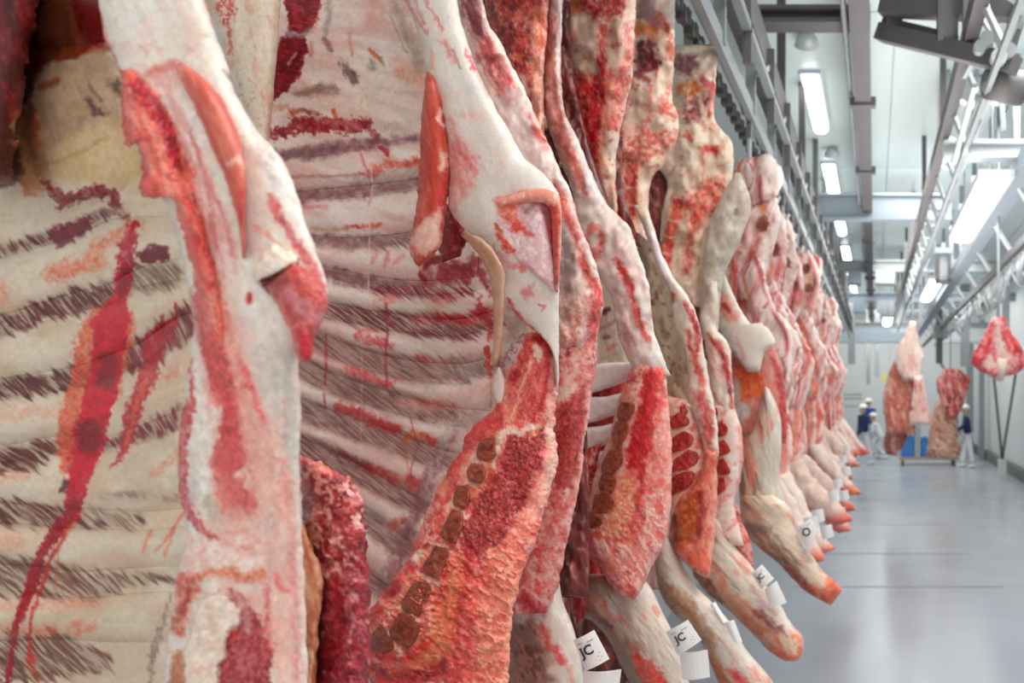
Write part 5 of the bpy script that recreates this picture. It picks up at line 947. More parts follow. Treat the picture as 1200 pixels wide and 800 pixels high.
# ---------------- fifth side
s5 = side(800, 420, 2.5, 'fifth beef side, dark red rib gaps beside an orange hollow and a silvery foreleg', GR)
def ph2(c):
    c.fill((214, 176, 154)); c.mott((226, 206, 186), 9, .8, -.1, .5, 1); c.mott((206, 84, 74), 7, .7, .15, .5, 2)
    c.poly([(658, -15), (738, -15), (732, 16), (712, 24), (694, 16), (676, 8)], (150, 34, 38), .95, 4, 5, 8, 3, col2=(206, 96, 84), sc=4); c.line([(656, 16), (668, 14), (676, 8)], 12, (214, 110, 70), .85, 4, 4); c.line([(658, 14), (658, 24)], 6, (90, 36, 44), .8, 3, 2); c.line([(664, 40), (672, 60), (670, 76)], 7, (170, 140, 118), .7, 4, 4); c.poly([(682, 30), (698, 28), (702, 60), (688, 66), (680, 48)], (186, 168, 150), .8, 5, 5, 7, 4)
    c.line([(706, 34), (712, 40), (702, 40)], 7, (190, 56, 44), .8, 3, 3); c.line([(706, 46), (704, 64), (708, 78)], [6, 10, 9], (176, 40, 40), .85, 3, 4); c.line([(740, -5), (738, 30), (732, 60), (722, 80)], [14, 14, 14, 10], (234, 206, 192), .85, 4, 4, 7, 5, tex=.15); c.line([(736, 36), (740, 60), (732, 84), (726, 110), (718, 150)], [8, 12, 14, 12, 8], (212, 76, 72), .7, 4, 5, 7, 6, tex=.4, tsc=3)
    c.poly([(664, 90), (676, 82), (696, 86), (714, 84), (718, 100), (712, 130), (704, 170), (700, 220), (690, 190), (680, 150), (666, 134), (660, 112)], (188, 36, 40), .95, 4, 5, 9, 7, col2=(212, 92, 76), sc=5, tex=.6); c.line([(700, 106), (700, 140), (694, 180)], 14, (170, 22, 38), .8, 5, 4); c.line([(674, 90), (690, 92)], 6, (230, 168, 140), .7, 3, 4); c.line([(668, 116), (680, 122), (690, 120)], 7, (210, 150, 118), .8, 4, 4); c.line([(716, 96), (710, 130), (704, 170), (703, 226)], [8, 8, 6, 4], (230, 160, 132), .85, 3, 3); c.line([(670, 130), (676, 150), (684, 180)], 5, (230, 196, 180), .8, 3, 3)
slab('loin', [(656, -20), (656, 60), (659, 130), (676, 166), (700, 214), (716, 260)], [(746, -20), (744, 40), (741, 90), (732, 130), (722, 190), (724, 260)], 2.42, s5, ph2, .06, .10, 2.5, 1.2, jit=1.2, cap=(0, .15), lump=.022, det=.9, ls=18)
def prc5(c):
    c.fill((168, 154, 134)); c.mott((206, 192, 170), 10, .8, -.1, .5, 1, 75, 3); c.mott((122, 104, 86), 9, .6, .1, .5, 2, 75, 3); c.mott((120, 54, 50), 7, .6, .35, .6, 3)
slab('belly_wall', [(744, 270), (754, 330), (764, 390), (776, 440), (786, 480)], [(770, 290), (792, 350), (806, 410), (812, 470), (812, 500)], 2.62, s5, prc5, .02, .05, 2.6, 1.3)
def pf5(c):
    c.fill((226, 212, 200)); c.mott((206, 186, 166), 8, .7, 0, .5, 1, 65, 4); c.line([(756, 266), (770, 294), (782, 322)], 9, (228, 212, 220), .9, 4, 3); c.line([(790, 345), (790, 352)], 6, (206, 96, 80), .9, 2, 2); c.line([(802, 352), (812, 372), (818, 392), (818, 410)], [4, 8, 7, 4], (150, 28, 36), .95, 2, 2); c.line([(806, 388), (814, 420), (824, 450)], [4, 8, 7], (202, 66, 56), .9, 2.5, 3); c.line([(796, 360), (806, 384)], 6, (190, 180, 178), .6, 3, 3); c.line([(792, 390), (800, 420), (806, 450)], 5, (196, 150, 120), .7, 3, 3)
    c.poly([(814, 456), (824, 458), (834, 480), (838, 506), (832, 526), (824, 510), (818, 480)], (196, 84, 84), .95, 3, 3, 7, 3, col2=(212, 116, 112), sc=4, ang=80, st=3); c.line([(806, 466), (810, 456), (816, 462), (812, 474)], 4, (226, 170, 156), .9, 2, 2)
slab('flank', [(742, 240), (756, 272), (772, 318), (786, 348), (790, 384), (799, 402), (806, 440), (806, 462), (818, 500), (828, 535)], [(758, 240), (774, 292), (790, 326), (806, 348), (818, 374), (824, 404), (830, 440), (836, 470), (841, 500), (842, 535)], 2.50, s5, pf5, .03, .04, 2.4, 1.1, jit=1, cap=(.05, .08), lump=.01, det=1)
def prcb5(c):
    c.fill((230, 178, 160)); c.mott((240, 214, 196), 4, .8, -.1, .4, 1, -30, 2); c.mott((212, 96, 86), 5, .7, .15, .5, 2, -30, 2)
R5L = [(776, 462), (778, 520), (782, 560), (786, 612)]
R5R = [(804, 468), (818, 486), (826, 512), (830, 540), (826, 562), (814, 590), (800, 614)]
fr5 = front_of(R5L, R5R, lambda X, Z: 2.55 + 0 * X, .05, 2.2, .005)
rc5 = slab('rib_cage', R5L, R5R, 2.55, s5, prcb5, .05, .08, 2.2, 1.1, jit=1, cap=(.08, .08))
def pgap(c): c.fill((166, 52, 46)); c.mott((192, 84, 70), 3.5, .8, -.1, .5, 1); c.mott((128, 30, 32), 4, .7, .1, .5, 2); c.val(2.5, .08, 3, h=.001)
for q in ([(797, 478), (802, 474), (806, 482), (800, 488)], [(784, 492), (794, 484), (804, 488), (806, 496), (788, 502)], [(787, 516), (802, 506), (811, 512), (808, 522), (788, 530)], [(785, 544), (806, 528), (816, 532), (812, 544), (786, 554)], [(785, 564), (800, 554), (812, 554), (808, 568), (786, 580)]): poly_slab('intercostal_muscle', grow(q, 1.12), rc5, pgap, fr5, .004, .05, jit=1)
def pc5(c):
    c.fill((222, 124, 106)); c.mott((236, 176, 156), 6, .7, 0, .5, 1, 80, 2); c.mott((206, 76, 62), 7, .6, .1, .5, 2); c.poly([(796, 590), (812, 574), (822, 580), (822, 610), (812, 634), (796, 638), (790, 614)], (160, 78, 46), .95, 4, 4, 7, 3, col2=(204, 112, 66), sc=5); c.line([(820, 578), (824, 600), (818, 628)], 7, (126, 30, 30), .85, 3, 3); c.line([(788, 604), (794, 628), (790, 640)], 9, (90, 40, 28), .8, 4, 4); c.line([(836, 560), (838, 600), (832, 650)], 5, (240, 176, 156), .8, 3, 2); c.line([(796, 640), (812, 652), (826, 660)], 10, (226, 104, 76), .7, 5, 4)
slab('brisket', [(828, 524), (818, 560), (796, 584), (786, 610), (786, 634), (794, 650), (808, 664), (824, 676)], [(840, 528), (841, 570), (840, 600), (838, 630), (834, 655), (832, 676)], 2.50, s5, pc5, .05, .08, 2.4, 1.1, jit=1.5, cap=(.06, .08))
def x5(c):
    c.line([(770, 690), (790, 700), (812, 720), (830, 750)], [20, 24, 22, 18], (176, 130, 96), .85, 6, 6, 9, 1, tex=.3); c.line([(776, 700), (786, 716)], 12, (110, 70, 50), .8, 5, 5, 6, 2, tex=.3); c.line([(826, 770), (846, 800)], 14, (206, 110, 60), .8, 4, 4); c.line([(858, 786), (872, 800)], 12, (206, 50, 56), .8, 4, 5, 6, 3, tex=.2)
slab('foreleg', [(764, 626), (768, 668), (776, 700), (800, 730), (822, 754), (836, 786), (856, 830), (886, 862), (916, 884)], [(786, 612), (794, 646), (812, 682), (834, 705), (858, 732), (874, 760), (904, 796), (924, 834), (940, 868)], 2.56, s5, pshank(((214, 202, 190), (230, 224, 218), (206, 188, 174), (196, 150, 124)), (214, 100, 78), 21, 50, x5), .08, .09, 2.2, 1.2, cap=(.1, .06))

# ---------------- sixth side
s6 = side(850, 430, 2.95, 'sixth beef side, orange tipped foreleg reaching out above the floor', GR)
def ph3(c):
    c.fill((224, 200, 178)); c.mott((232, 218, 204), 8, .7, -.1, .5, 1); c.mott((214, 100, 84), 6, .6, .15, .5, 2)
    c.poly([(744, -15), (768, -15), (768, 10), (780, 24), (770, 32), (756, 22), (744, 24)], (136, 104, 104), .9, 4, 4, 8, 3); c.line([(770, 0), (788, 8), (792, 40)], 14, (232, 222, 216), .9, 4, 3); c.line([(744, 36), (754, 32), (764, 38)], 12, (220, 120, 66), .95, 3, 4, 6, 4, tex=.1); c.line([(776, 24), (785, 42), (789, 66)], [10, 9, 5], (216, 100, 62), .9, 3, 3); c.line([(764, 26), (774, 32), (780, 34)], 9, (160, 90, 92), .7, 3, 3)
    c.poly([(746, 50), (758, 44), (768, 50), (772, 62), (774, 76), (766, 84), (750, 84), (744, 74)], (80, 26, 34), .97, 3, 3, 7, 5, col2=(130, 50, 54), sc=4); c.line([(756, 46), (754, 56), (760, 60)], 3, (226, 196, 186), .8, 1.5, 2); c.line([(766, 56), (770, 66)], 3, (222, 190, 180), .8, 1.5, 2); c.line([(758, 72), (768, 78)], 6, (120, 20, 34), .8, 3, 3); c.line([(764, 40), (774, 46), (778, 60)], 6, (226, 196, 166), .8, 3, 3)
    c.line([(748, 88), (758, 94)], 8, (124, 34, 40), .85, 3, 4); c.line([(744, 120), (752, 124)], 5, (140, 90, 76), .7, 3, 3); c.line([(738, 96), (730, 120), (724, 150)], 9, (196, 66, 60), .8, 4, 4, 7, 6, tex=.3); c.line([(760, 104), (762, 124), (760, 140)], 5, (222, 120, 96), .8, 3, 3); c.line([(776, 122), (784, 132)], 8, (206, 76, 66), .8, 3, 4); c.poly([(720, 150), (760, 150), (790, 160), (780, 180), (750, 196), (722, 200)], (202, 84, 76), .8, 6, 6, 8, 7, col2=(230, 180, 160), sc=4); c.line([(722, 160), (728, 156)], 9, (140, 40, 44), .8, 3, 4)
    c.poly([(706, 150), (724, 160), (730, 200), (730, 262), (706, 250)], (172, 62, 50), .9, 5, 4, 8, 8, col2=(206, 120, 90), sc=5); seg_strip(c, [(741, 200), (740, 225), (738, 250), (736, 280)], 14, (196, 62, 54), n=4, sd=9); c.line([(756, 200), (758, 230), (754, 262), (752, 290)], [10, 9, 7, 6], (234, 206, 184), .95, 3, 3)
slab('loin', [(720, -20), (726, 60), (716, 120), (704, 170), (704, 230), (714, 290)], [(792, -20), (791, 60), (788, 110), (796, 150), (780, 190), (766, 206), (760, 240), (758, 300)], 2.86, s6, ph3, .06, .10, 2.5, 1.2, jit=1.2, cap=(0, .12), lump=.026, det=.9, ls=16)
def pf6(c):
    c.fill((224, 212, 198)); c.mott((206, 190, 172), 9, .6, 0, .5, 1, 80, 3); c.poly([(828, 394), (838, 396), (850, 416), (854, 440), (846, 452), (836, 440)], (216, 150, 140), .95, 3, 3, 7, 2, col2=(226, 196, 182), sc=4, ang=65, st=3); c.line([(828, 390), (840, 404), (850, 424), (856, 450), (858, 476)], [3, 6, 6, 5, 3], (176, 44, 50), .9, 2, 2.5); c.line([(836, 460), (846, 480)], 3, (196, 80, 70), .8); c.line([(830, 300), (832, 340), (830, 372)], 10, (200, 190, 178), .6, 5, 3)
slab('flank', [(834, 330), (826, 352), (821, 376), (826, 400), (832, 440), (836, 490)], [(840, 330), (842, 350), (841, 368), (838, 384), (854, 404), (858, 440), (862, 496)], 2.97, s6, pf6, .03, .05, 2.4, 1.1, jit=1, cap=(.15, .1), lump=.012, det=1)
def prcb6(c):
    c.fill((232, 204, 194)); c.mott((240, 224, 218), 5, .7, -.1, .5, 1); c.mott((218, 120, 106), 6, .6, .15, .5, 2, -40, 2); c.line([(838, 500), (840, 560), (834, 600)], 5, (222, 130, 112), .8, 3, 3); c.line([(852, 536), (866, 534), (866, 548), (856, 552)], 8, (236, 228, 220), .9, 2, 2); c.line([(868, 500), (870, 540), (862, 590)], 4, (222, 110, 100), .7, 3, 3)
R6L = [(830, 470), (836, 520), (838, 560), (832, 600), (840, 640)]
R6R = [(858, 470), (868, 500), (871, 534), (868, 560), (862, 592), (872, 640)]
fr6 = front_of(R6L, R6R, lambda X, Z: 2.99 + 0 * X, .05, 2.3, .005)
rc6 = slab('rib_cage', R6L, R6R, 2.99, s6, prcb6, .05, .08, 2.3, 1.1, jit=1, cap=(.05, .08))
for q in ([(834, 480), (840, 478), (841, 486), (836, 488)], [(838, 500), (846, 494), (852, 502), (848, 510), (838, 511)], [(842, 520), (848, 516), (855, 528), (842, 534)], [(842, 540), (848, 538), (855, 552), (846, 556), (840, 552)], [(840, 562), (848, 560), (850, 572), (840, 580)]): poly_slab('intercostal_muscle', grow(q, 1.12), rc6, pgap, fr6, .004, .05, jit=.8)
slab('neck_meat', [(854, 588), (854, 620), (866, 650), (876, 668)], [(866, 592), (872, 618), (881, 640), (884, 668)], 3.02, s6, paint_mix((196, 90, 84), (226, 160, 150), (140, 40, 46), 5, 60, 2, 3), .03, .05, 2.2, 1.1, jit=1.5, cap=(.1, .1))
def x6(c):
    c.line([(812, 670), (826, 686), (844, 706)], 10, (90, 60, 50), .7, 5, 5, 7, 1, tex=.4); c.line([(826, 640), (850, 690), (880, 726)], 8, (206, 116, 84), .6, 4, 4, 7, 2, tex=.4); c.line([(888, 716), (908, 736), (918, 742)], 8, (120, 56, 60), .8, 3, 4, 6, 3, tex=.3); c.line([(880, 690), (906, 720)], 6, (190, 150, 160), .6, 3, 4)
slab('foreleg', [(826, 606), (826, 640), (812, 668), (828, 694), (850, 712), (878, 738), (900, 761), (918, 774), (930, 774)], [(842, 596), (858, 632), (884, 667), (910, 702), (926, 728), (938, 742), (942, 752), (940, 764), (934, 774)], 3.0, s6, pshank(((220, 206, 190), (230, 222, 214), (196, 150, 124), (206, 120, 90)), (222, 110, 82), 31, 48, x6), .07, .08, 2.2, 1.1, cap=(.1, .06), jit=1)

# ---------------- seventh side
s7 = side(880, 440, 3.45, 'seventh beef side, white pointed flank over an orange stain and a bulky pale shoulder', GR)
def ph4(c):
    c.fill((226, 206, 184)); c.mott((234, 222, 208), 8, .7, -.1, .5, 1); c.mott((214, 120, 96), 6, .45, .25, .6, 2)
    c.line([(790, 60), (815, 58), (838, 60)], 6, (228, 216, 200), .9, 2, 2); c.poly([(792, 66), (818, 64), (816, 80), (806, 88), (792, 84)], (128, 84, 92), .95, 3, 3, 7, 3); c.line([(828, 66), (826, 88)], 12, (222, 206, 192), .9, 4, 3); c.line([(792, 112), (798, 102), (810, 98), (817, 104), (806, 112)], [6, 8, 9, 9, 8], (222, 116, 60), .92, 3, 4, 6, 4, tex=.15); c.poly([(798, 130), (806, 122), (814, 114), (826, 120), (828, 136), (816, 144), (802, 144)], (110, 36, 40), .95, 3, 4, 6, 5, col2=(160, 96, 88), sc=3); c.line([(800, 126), (810, 124)], 5, (226, 206, 184), .8, 2, 3); c.line([(820, 118), (824, 132)], 5, (226, 210, 190), .8, 2, 2); c.line([(822, 92), (834, 100), (837, 118), (832, 136)], [8, 11, 9, 5], (156, 40, 44), .9, 3, 3); c.line([(834, 122), (835, 128)], 6, (230, 180, 150), .9, 2, 2)
    c.line([(804, 158), (808, 164)], 7, (196, 56, 50), .8, 2, 3); c.line([(824, 176), (838, 176)], 8, (190, 48, 48), .85, 3, 3); c.line([(822, 176), (824, 200), (823, 214)], 3, (206, 110, 96), .8, 2, 2); c.line([(806, 178), (808, 188)], 3, (110, 100, 90), .8); c.line([(790, 196), (786, 206)], 3, (130, 100, 80), .7); c.poly([(792, 230), (816, 226), (836, 206), (850, 210), (848, 236), (832, 252), (820, 272), (808, 260), (794, 250)], (206, 70, 62), .85, 5, 5, 7, 6, col2=(228, 150, 130), sc=4); seg_strip(c, [(794, 240), (787, 265), (781, 290), (778, 316)], 13, (206, 66, 56), n=4, sd=7); c.line([(806, 250), (800, 280), (794, 316)], 8, (222, 200, 170), .8, 4, 3, 6, 7, tex=.2); c.line([(816, 246), (808, 280), (804, 316)], 9, (202, 72, 60), .8, 4, 4, 6, 8, tex=.25); c.line([(830, 252), (822, 270), (816, 300), (814, 340)], [5, 6, 6, 4], (236, 200, 170), .95, 3, 2)
slab('loin', [(788, 52), (789, 110), (776, 150), (770, 190), (782, 214), (776, 250), (772, 300), (774, 360)], [(841, 52), (839, 100), (838, 140), (858, 168), (858, 210), (848, 236), (832, 258), (824, 300), (820, 360)], 3.3, s7, ph4, .06, .12, 2.6, 1.1, jit=1, cap=(.05, .15), lump=.028, det=.9, ls=15)
def pback(c): c.fill((196, 186, 170)); c.mott((214, 206, 192), 8, .7, -.1, .5, 1); c.mott((170, 160, 150), 6, .5, .1, .5, 2); c.line([(862, 246), (862, 250)], 3, (90, 84, 84), .9); c.line([(850, 296), (846, 310)], 6, (150, 146, 150), .5, 3, 3)
slab('back_fat', [(862, 202), (840, 240), (827, 276), (821, 330), (820, 398)], [(868, 202), (880, 240), (868, 280), (847, 330), (841, 398)], 3.22, s7, pback, .05, .08, 2.3, 1.2, cap=(.25, .05), lump=.012)
def pf7(c):
    c.fill((218, 210, 200)); c.mott((216, 206, 194), 7, .6, 0, .5, 1, 65, 3); c.line([(846, 352), (852, 362), (858, 370)], 18, (222, 140, 122), .9, 3, 4, 6, 2, tex=.15); c.line([(848, 356), (853, 362)], 6, (130, 30, 30), .95, 2, 2); c.poly([(842, 380), (860, 386), (866, 404), (852, 404)], (204, 196, 192), .8, 4, 3, 6, 3, col2=(180, 176, 180), sc=4); c.line([(854, 412), (860, 414)], 5, (140, 150, 166), .8, 2, 2); c.line([(864, 396), (872, 420)], 3, (206, 130, 120), .7)
slab('flank', [(838, 306), (838, 340), (840, 380), (850, 402), (864, 420), (876, 436)], [(846, 308), (858, 342), (878, 378), (893, 379), (909, 400), (897, 412), (890, 436)], 3.46, s7, pf7, .04, .05, 2.4, 1.1, jit=1, cap=(.05, .08))
def pin7(c):
    c.fill((206, 130, 120)); c.mott((222, 170, 160), 6, .7, 0, .5, 1, 75, 3); c.poly([(858, 430), (872, 424), (896, 440), (896, 460), (880, 470), (868, 472), (866, 452)], (220, 90, 52), .95, 4, 4, 7, 2, col2=(228, 120, 76), sc=5); c.line([(862, 450), (862, 480), (868, 490)], 9, (200, 196, 192), .9, 3, 2); c.line([(870, 476), (874, 486)], 9, (206, 210, 210), .9, 3, 2); c.line([(904, 420), (914, 444), (918, 470), (918, 512)], [5, 8, 8, 10], (160, 50, 54), .85, 3, 3)
slab('belly_wall', [(856, 412), (858, 450), (860, 490), (872, 512)], [(906, 402), (918, 440), (922, 480), (922, 520)], 3.56, s7, pin7, .04, .06, 2.3, 1.1, cap=(.05, .1))
slab('shoulder', [(896, 452), (884, 500), (872, 520), (866, 560), (868, 600), (872, 630)], [(902, 456), (914, 486), (916, 520), (914, 560), (922, 586), (930, 610)], 3.47, s7, pshank(((206, 196, 184), (222, 212, 202), (216, 190, 172), (222, 150, 130)), None, 41, 80), .07, .10, 2.3, 1.1, cap=(.1, .1))
def x7(c):
    c.line([(874, 620), (886, 618), (900, 622)], [10, 14, 8], (120, 92, 90), .9, 4, 3); c.line([(884, 600), (900, 596), (912, 604)], 12, (186, 176, 162), .6, 6, 4); c.line([(900, 630), (924, 660), (944, 682)], 4, (112, 84, 72), .7, 2, 3, 6, 1, tex=.3); c.line([(910, 628), (936, 662)], 3, (120, 94, 84), .6, 2, 3); c.line([(932, 626), (948, 654)], 6, (128, 116, 114), .8, 4, 3); c.line([(888, 640), (904, 650)], 6, (200, 90, 60), .7, 3, 4, 5, 2, tex=.3); c.line([(922, 668), (936, 684), (950, 696)], 10, (156, 44, 44), .8, 4, 4)
slab('foreleg', [(872, 580), (868, 604), (870, 624), (890, 642), (916, 664), (940, 690), (960, 702), (974, 709)], [(906, 580), (922, 590), (930, 606), (934, 622), (948, 646), (966, 670), (980, 681), (987, 692)], 3.4, s7, pshank(((214, 196, 176), (226, 212, 196), (196, 156, 130), (170, 130, 108)), (220, 92, 66), 51, 42, x7), .08, .09, 2.2, 1.05, cap=(.12, .1), jit=1)

# dark slabs added in the gaps, their colour standing in for shade between sides
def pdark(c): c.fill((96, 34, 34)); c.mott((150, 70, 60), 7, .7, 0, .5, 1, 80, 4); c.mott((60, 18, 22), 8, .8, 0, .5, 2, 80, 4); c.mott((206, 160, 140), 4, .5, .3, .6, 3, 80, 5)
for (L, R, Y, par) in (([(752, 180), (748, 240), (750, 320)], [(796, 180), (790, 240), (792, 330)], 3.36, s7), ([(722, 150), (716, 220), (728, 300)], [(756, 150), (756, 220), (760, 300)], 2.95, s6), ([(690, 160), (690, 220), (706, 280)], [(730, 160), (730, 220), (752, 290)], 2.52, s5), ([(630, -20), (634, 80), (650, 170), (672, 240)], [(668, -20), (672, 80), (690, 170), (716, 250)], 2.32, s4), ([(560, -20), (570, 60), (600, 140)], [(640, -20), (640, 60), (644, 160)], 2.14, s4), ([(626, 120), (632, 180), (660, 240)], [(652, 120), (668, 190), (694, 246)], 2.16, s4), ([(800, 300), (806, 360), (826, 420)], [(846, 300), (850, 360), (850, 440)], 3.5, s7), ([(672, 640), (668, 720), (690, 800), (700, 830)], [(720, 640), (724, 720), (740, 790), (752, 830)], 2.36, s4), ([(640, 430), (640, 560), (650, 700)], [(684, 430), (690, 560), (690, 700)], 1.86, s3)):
    slab('dark_gap_fill', L, R, Y, par, pdark, .03, .04, 2.4, 1.6, cap=(.05, .05), lump=.015)
# ---- what the frame cuts off: hind legs up to their hooks, necks and forelegs, and the chest walls behind the front edges
def mm(sd, base=(226, 200, 188), a=(236, 222, 214), b=(206, 110, 104)): return paint_mix(base, a, b, .03, 80, 3, sd)
def msl(name, s, L, R, Y, sd, pnt=None, bu=.06, th=.08, **kw): return slab(name, L, R, Y, s, pnt or mm(sd), bu, th, 2.3, .007, metric=True, lump=.012, ls=20, **kw)
for s, Y, xa, xb, z0 in ((s1, .80, -.86, -.67, 2.56), (s2, 1.47, -.92, -.76, 2.91), (s3, 1.72, -.92, -.82, 3.04), (s4, 2.04, -.92, -.80, 3.21)):
    msl('hind_leg', s, [(-.70, 3.44), (-.78, 3.25), (xa - .06, (z0 + 3.3) / 2), (xa, z0)], [(-.62, 3.44), (-.60, 3.25), (xb + .05, (z0 + 3.3) / 2), (xb, z0)], Y, 3, cap=(.1, 0))
msl('foreleg', s1, [(-.70, 1.73), (-.68, 1.5), (-.5, 1.2), (-.36, 1.02)], [(-.57, 1.73), (-.48, 1.5), (-.34, 1.25), (-.26, 1.06)], .86, 5, cap=(0, .1))
msl('neck_meat', s1, [(-1.2, 1.66), (-1.15, 1.5), (-1.05, 1.3)], [(-.74, 1.66), (-.78, 1.5), (-.86, 1.35)], 1.0, 6, mm(6, (150, 40, 46), (200, 90, 86), (100, 20, 30)), cap=(.1, .2))
msl('foreleg', s2, [(-.90, 1.49), (-.86, 1.35), (-.66, 1.13), (-.46, .95)], [(-.70, 1.49), (-.62, 1.33), (-.48, 1.15), (-.36, 1.0)], 1.50, 7, cap=(.05, .1))
msl('neck_meat', s2, [(-1.5, 1.46), (-1.4, 1.36), (-1.2, 1.2)], [(-.95, 1.46), (-.95, 1.36), (-1.0, 1.3)], 1.58, 8, mm(8, (150, 40, 46), (200, 90, 86), (100, 20, 30)), cap=(.1, .2))
for s, Y, xr, sd in ((s3, 1.90, -.84, 1), (s4, 2.40, -.90, 2), (s5, 2.74, -.84, 3), (s6, 3.12, -.80, 4), (s7, 3.64, -.78, 5)):
    msl('chest_wall', s, [(-1.1, 2.62), (-1.2, 2.45), (-1.3, 2.1), (-1.25, 1.6), (-1.1, 1.3)], [(-.95, 2.62), (xr - .06, 2.45), (xr, 2.1), (xr + .04, 1.6), (xr - .02, 1.3)], Y, sd, mm(sd, (206, 150, 136), (228, 200, 186), (160, 60, 60)), .05, .07, cap=(.12, .12))
# ================================================================ the rest of the row, eighth side onward
ORD = ['eighth', 'ninth', 'tenth', 'eleventh', 'twelfth', 'thirteenth', 'fourteenth', 'fifteenth', 'sixteenth', 'seventeenth', 'eighteenth', 'nineteenth', 'twentieth', 'twenty-first', 'twenty-second', 'twenty-third', 'twenty-fourth']
KIND = ['pale cut shank knob on top', 'red loin with white fat edge', 'pink flank folded inward', 'dark gap in its flank', 'orange brisket corner', 'white fat streak down the edge']
def far_side(k, Y, rd):
    S_ = lambda a, b: rd.uniform(a, b)
    dx = S_(-.05, .05); dz = H + S_(-.06, .06); d0 = rd.randint(1, 60)
    s = thing('beef_side', (-.7 + dx, Y, dz), '%s beef side along the hanging row, %s' % (ORD[k], KIND[k % 6]), 'meat', GR)
    M = lambda pts, j=.02: [(x + dx + S_(-j, j), z + dz + S_(-j, j)) for x, z in pts]
    rs = .0062 if Y < 6 else .011
    sc = .035; bands = random.Random(100 + k)
    red = rd.choice([(206, 112, 108), (214, 130, 126), (196, 92, 90)]); wh = (234, 216, 208); pk = (228, 172, 166)
    def mk(name, L, R, y, pnt, bu, th, **kw): return slab(name, M(L), M(R), Y + y, s, pnt, bu, th, 2.3, rs, metric=True, jit=.012, jsc=.05, seed=d0, lump=.02, ls=18, **kw)
    def pm(base, a, b, sd, ex=None, ang=80):
        def f(c):
            c.x, c.y, ox, oy = c.x + .02 * c.n(.06, d0), c.y + .02 * c.n(.06, d0 + 1), c.x, c.y; c.fill(base); c.mott(a, sc * .7, .8, -.3, .6, d0 + sd, ang, 7); c.mott(b, sc * .6, .7, 0, .6, d0 + sd + 2, ang, 8); c.mott((150, 50, 52), sc * .4, .6, .3, .7, d0 + sd + 5, ang, 5); c.mott((244, 230, 222), sc * .35, .6, .25, .7, d0 + sd + 7, ang, 9); c.x, c.y = ox, oy
            for q in range(3):
                u0 = bands.uniform(.25, .98); wd = bands.uniform(.04, .10); cc = bands.choice([(190, 72, 70), (150, 50, 54), (244, 230, 222), (246, 236, 230), (226, 120, 96), (206, 96, 92)])
                c.blend(np.exp(-((c.u - u0 + .10 * c.n(.16, d0 + q, 2)) / wd) ** 2) * sst(-.5, .1, c.n(.22, d0 + q + 9, 2)) * .85, cc)
            c.blend(sst(.84, .96, c.u) * sst(-.5, .2, c.n(.08, d0 + 3, 2)) * .75, (242, 228, 222))
            if ex: ex(c)
        return f
    def exh(c):
        x, z = c.x - dx, c.y - dz
        for cx, cz, r, col in ((-.62, 1.02, .05, (112, 50, 50)), (-.6, .86, .045, (130, 66, 56)), (-.6, .94, .025, (222, 140, 90))): c.blend(sst(r, r * .5, np.hypot(x - cx, (z - cz) * .9) + .012 * c.n(.02, d0)), col)
    if k % 6 == 0:
        mk('shank_knob', [(-.66, 1.2), (-.68, 1.1), (-.66, .95)], [(-.55, 1.21), (-.47, 1.12), (-.5, .98)], -.02, pm((236, 214, 206), (240, 228, 220), pk, 40), .06, .06, cap=(.3, .1))
    mk('hind_leg', [(-.72, 1.2), (-.8, .95), (-.84, .75), (-.82, .45)], [(-.60, 1.2), (-.53, 1.0), (-.545, .8), (-.62, .5)], .05, pm((226, 196, 184), wh, red, 1, exh), .07, .12, cap=(.12, .1))
    def exl(c): seg_m(c)
    def seg_m(c):
        z = c.y - dz; m = sst(.25, .4, c.u) * sst(.8, .65, c.u); c.blend(m * .7, (196, 66, 60)); c.blend(m * sst(.75, .95, np.abs(np.sin(z * 42))) * .8, (232, 190, 168)); c.blend(sst(.82, .92, c.u) * .8, (236, 200, 180))
    mk('loin', [(-.86, .8), (-.88, .4), (-.95, 0)], [(-.62, .78), (-.66, .45), (-.72, .02)], .10, pm((214, 130, 118), pk, (190, 60, 60), 2, exl), .05, .10, cap=(.1, .1))
    mk('flank', [(-.74, .62), (-.66, .3), (-.64, .05), (-.6, -.12)], [(-.62, .7), (-.53, .45), (-.44, .28), (-.47, .05), (-.53, -.12)], 0, pm((230, 206, 198), wh, red, 3, None, 70), .05, .07, cap=(.08, .1))
    rc = mk('rib_cage', [(-.95, .12), (-1.0, -.2), (-.9, -.5)], [(-.62, .06), (-.6, -.2), (-.62, -.5)], .12, pm((214, 150, 140), wh, (180, 60, 60), 4), .05, .1)
    mk('brisket', [(-.62, .0), (-.68, -.22), (-.68, -.42), (-.6, -.56)], [(-.52, -.02), (-.49, -.25), (-.51, -.42), (-.57, -.58)], .02, pm((226, 140, 124), (238, 196, 182), (204, 70, 64), 5), .06, .1, cap=(.08, .1))
    f = S_(-.08, .1); e = S_(-.06, .1)
    tipc = (222, 96, 84)
    mk('foreleg', [(-.72, -.42), (-.68, -.6), (-.5 + f * .5, -.75 + e * .5), (-.3 + f, -.92 + e)], [(-.52, -.42), (-.42 + f * .4, -.55), (-.27 + f, -.75 + e), (-.18 + f, -.88 + e)], .02, pshank(((222, 196, 184), (232, 216, 208), (206, 150, 136), (196, 110, 100)), tipc, d0, -50), .07, .08, cap=(.1, .1))
    return dx, dz, f, e
FAR = []
rd = random.Random(12)
for k in range(17):
    Y = 4.0 + .5 * k + rd.uniform(-.06, .06); FAR.append((Y,) + far_side(k, Y, rd))
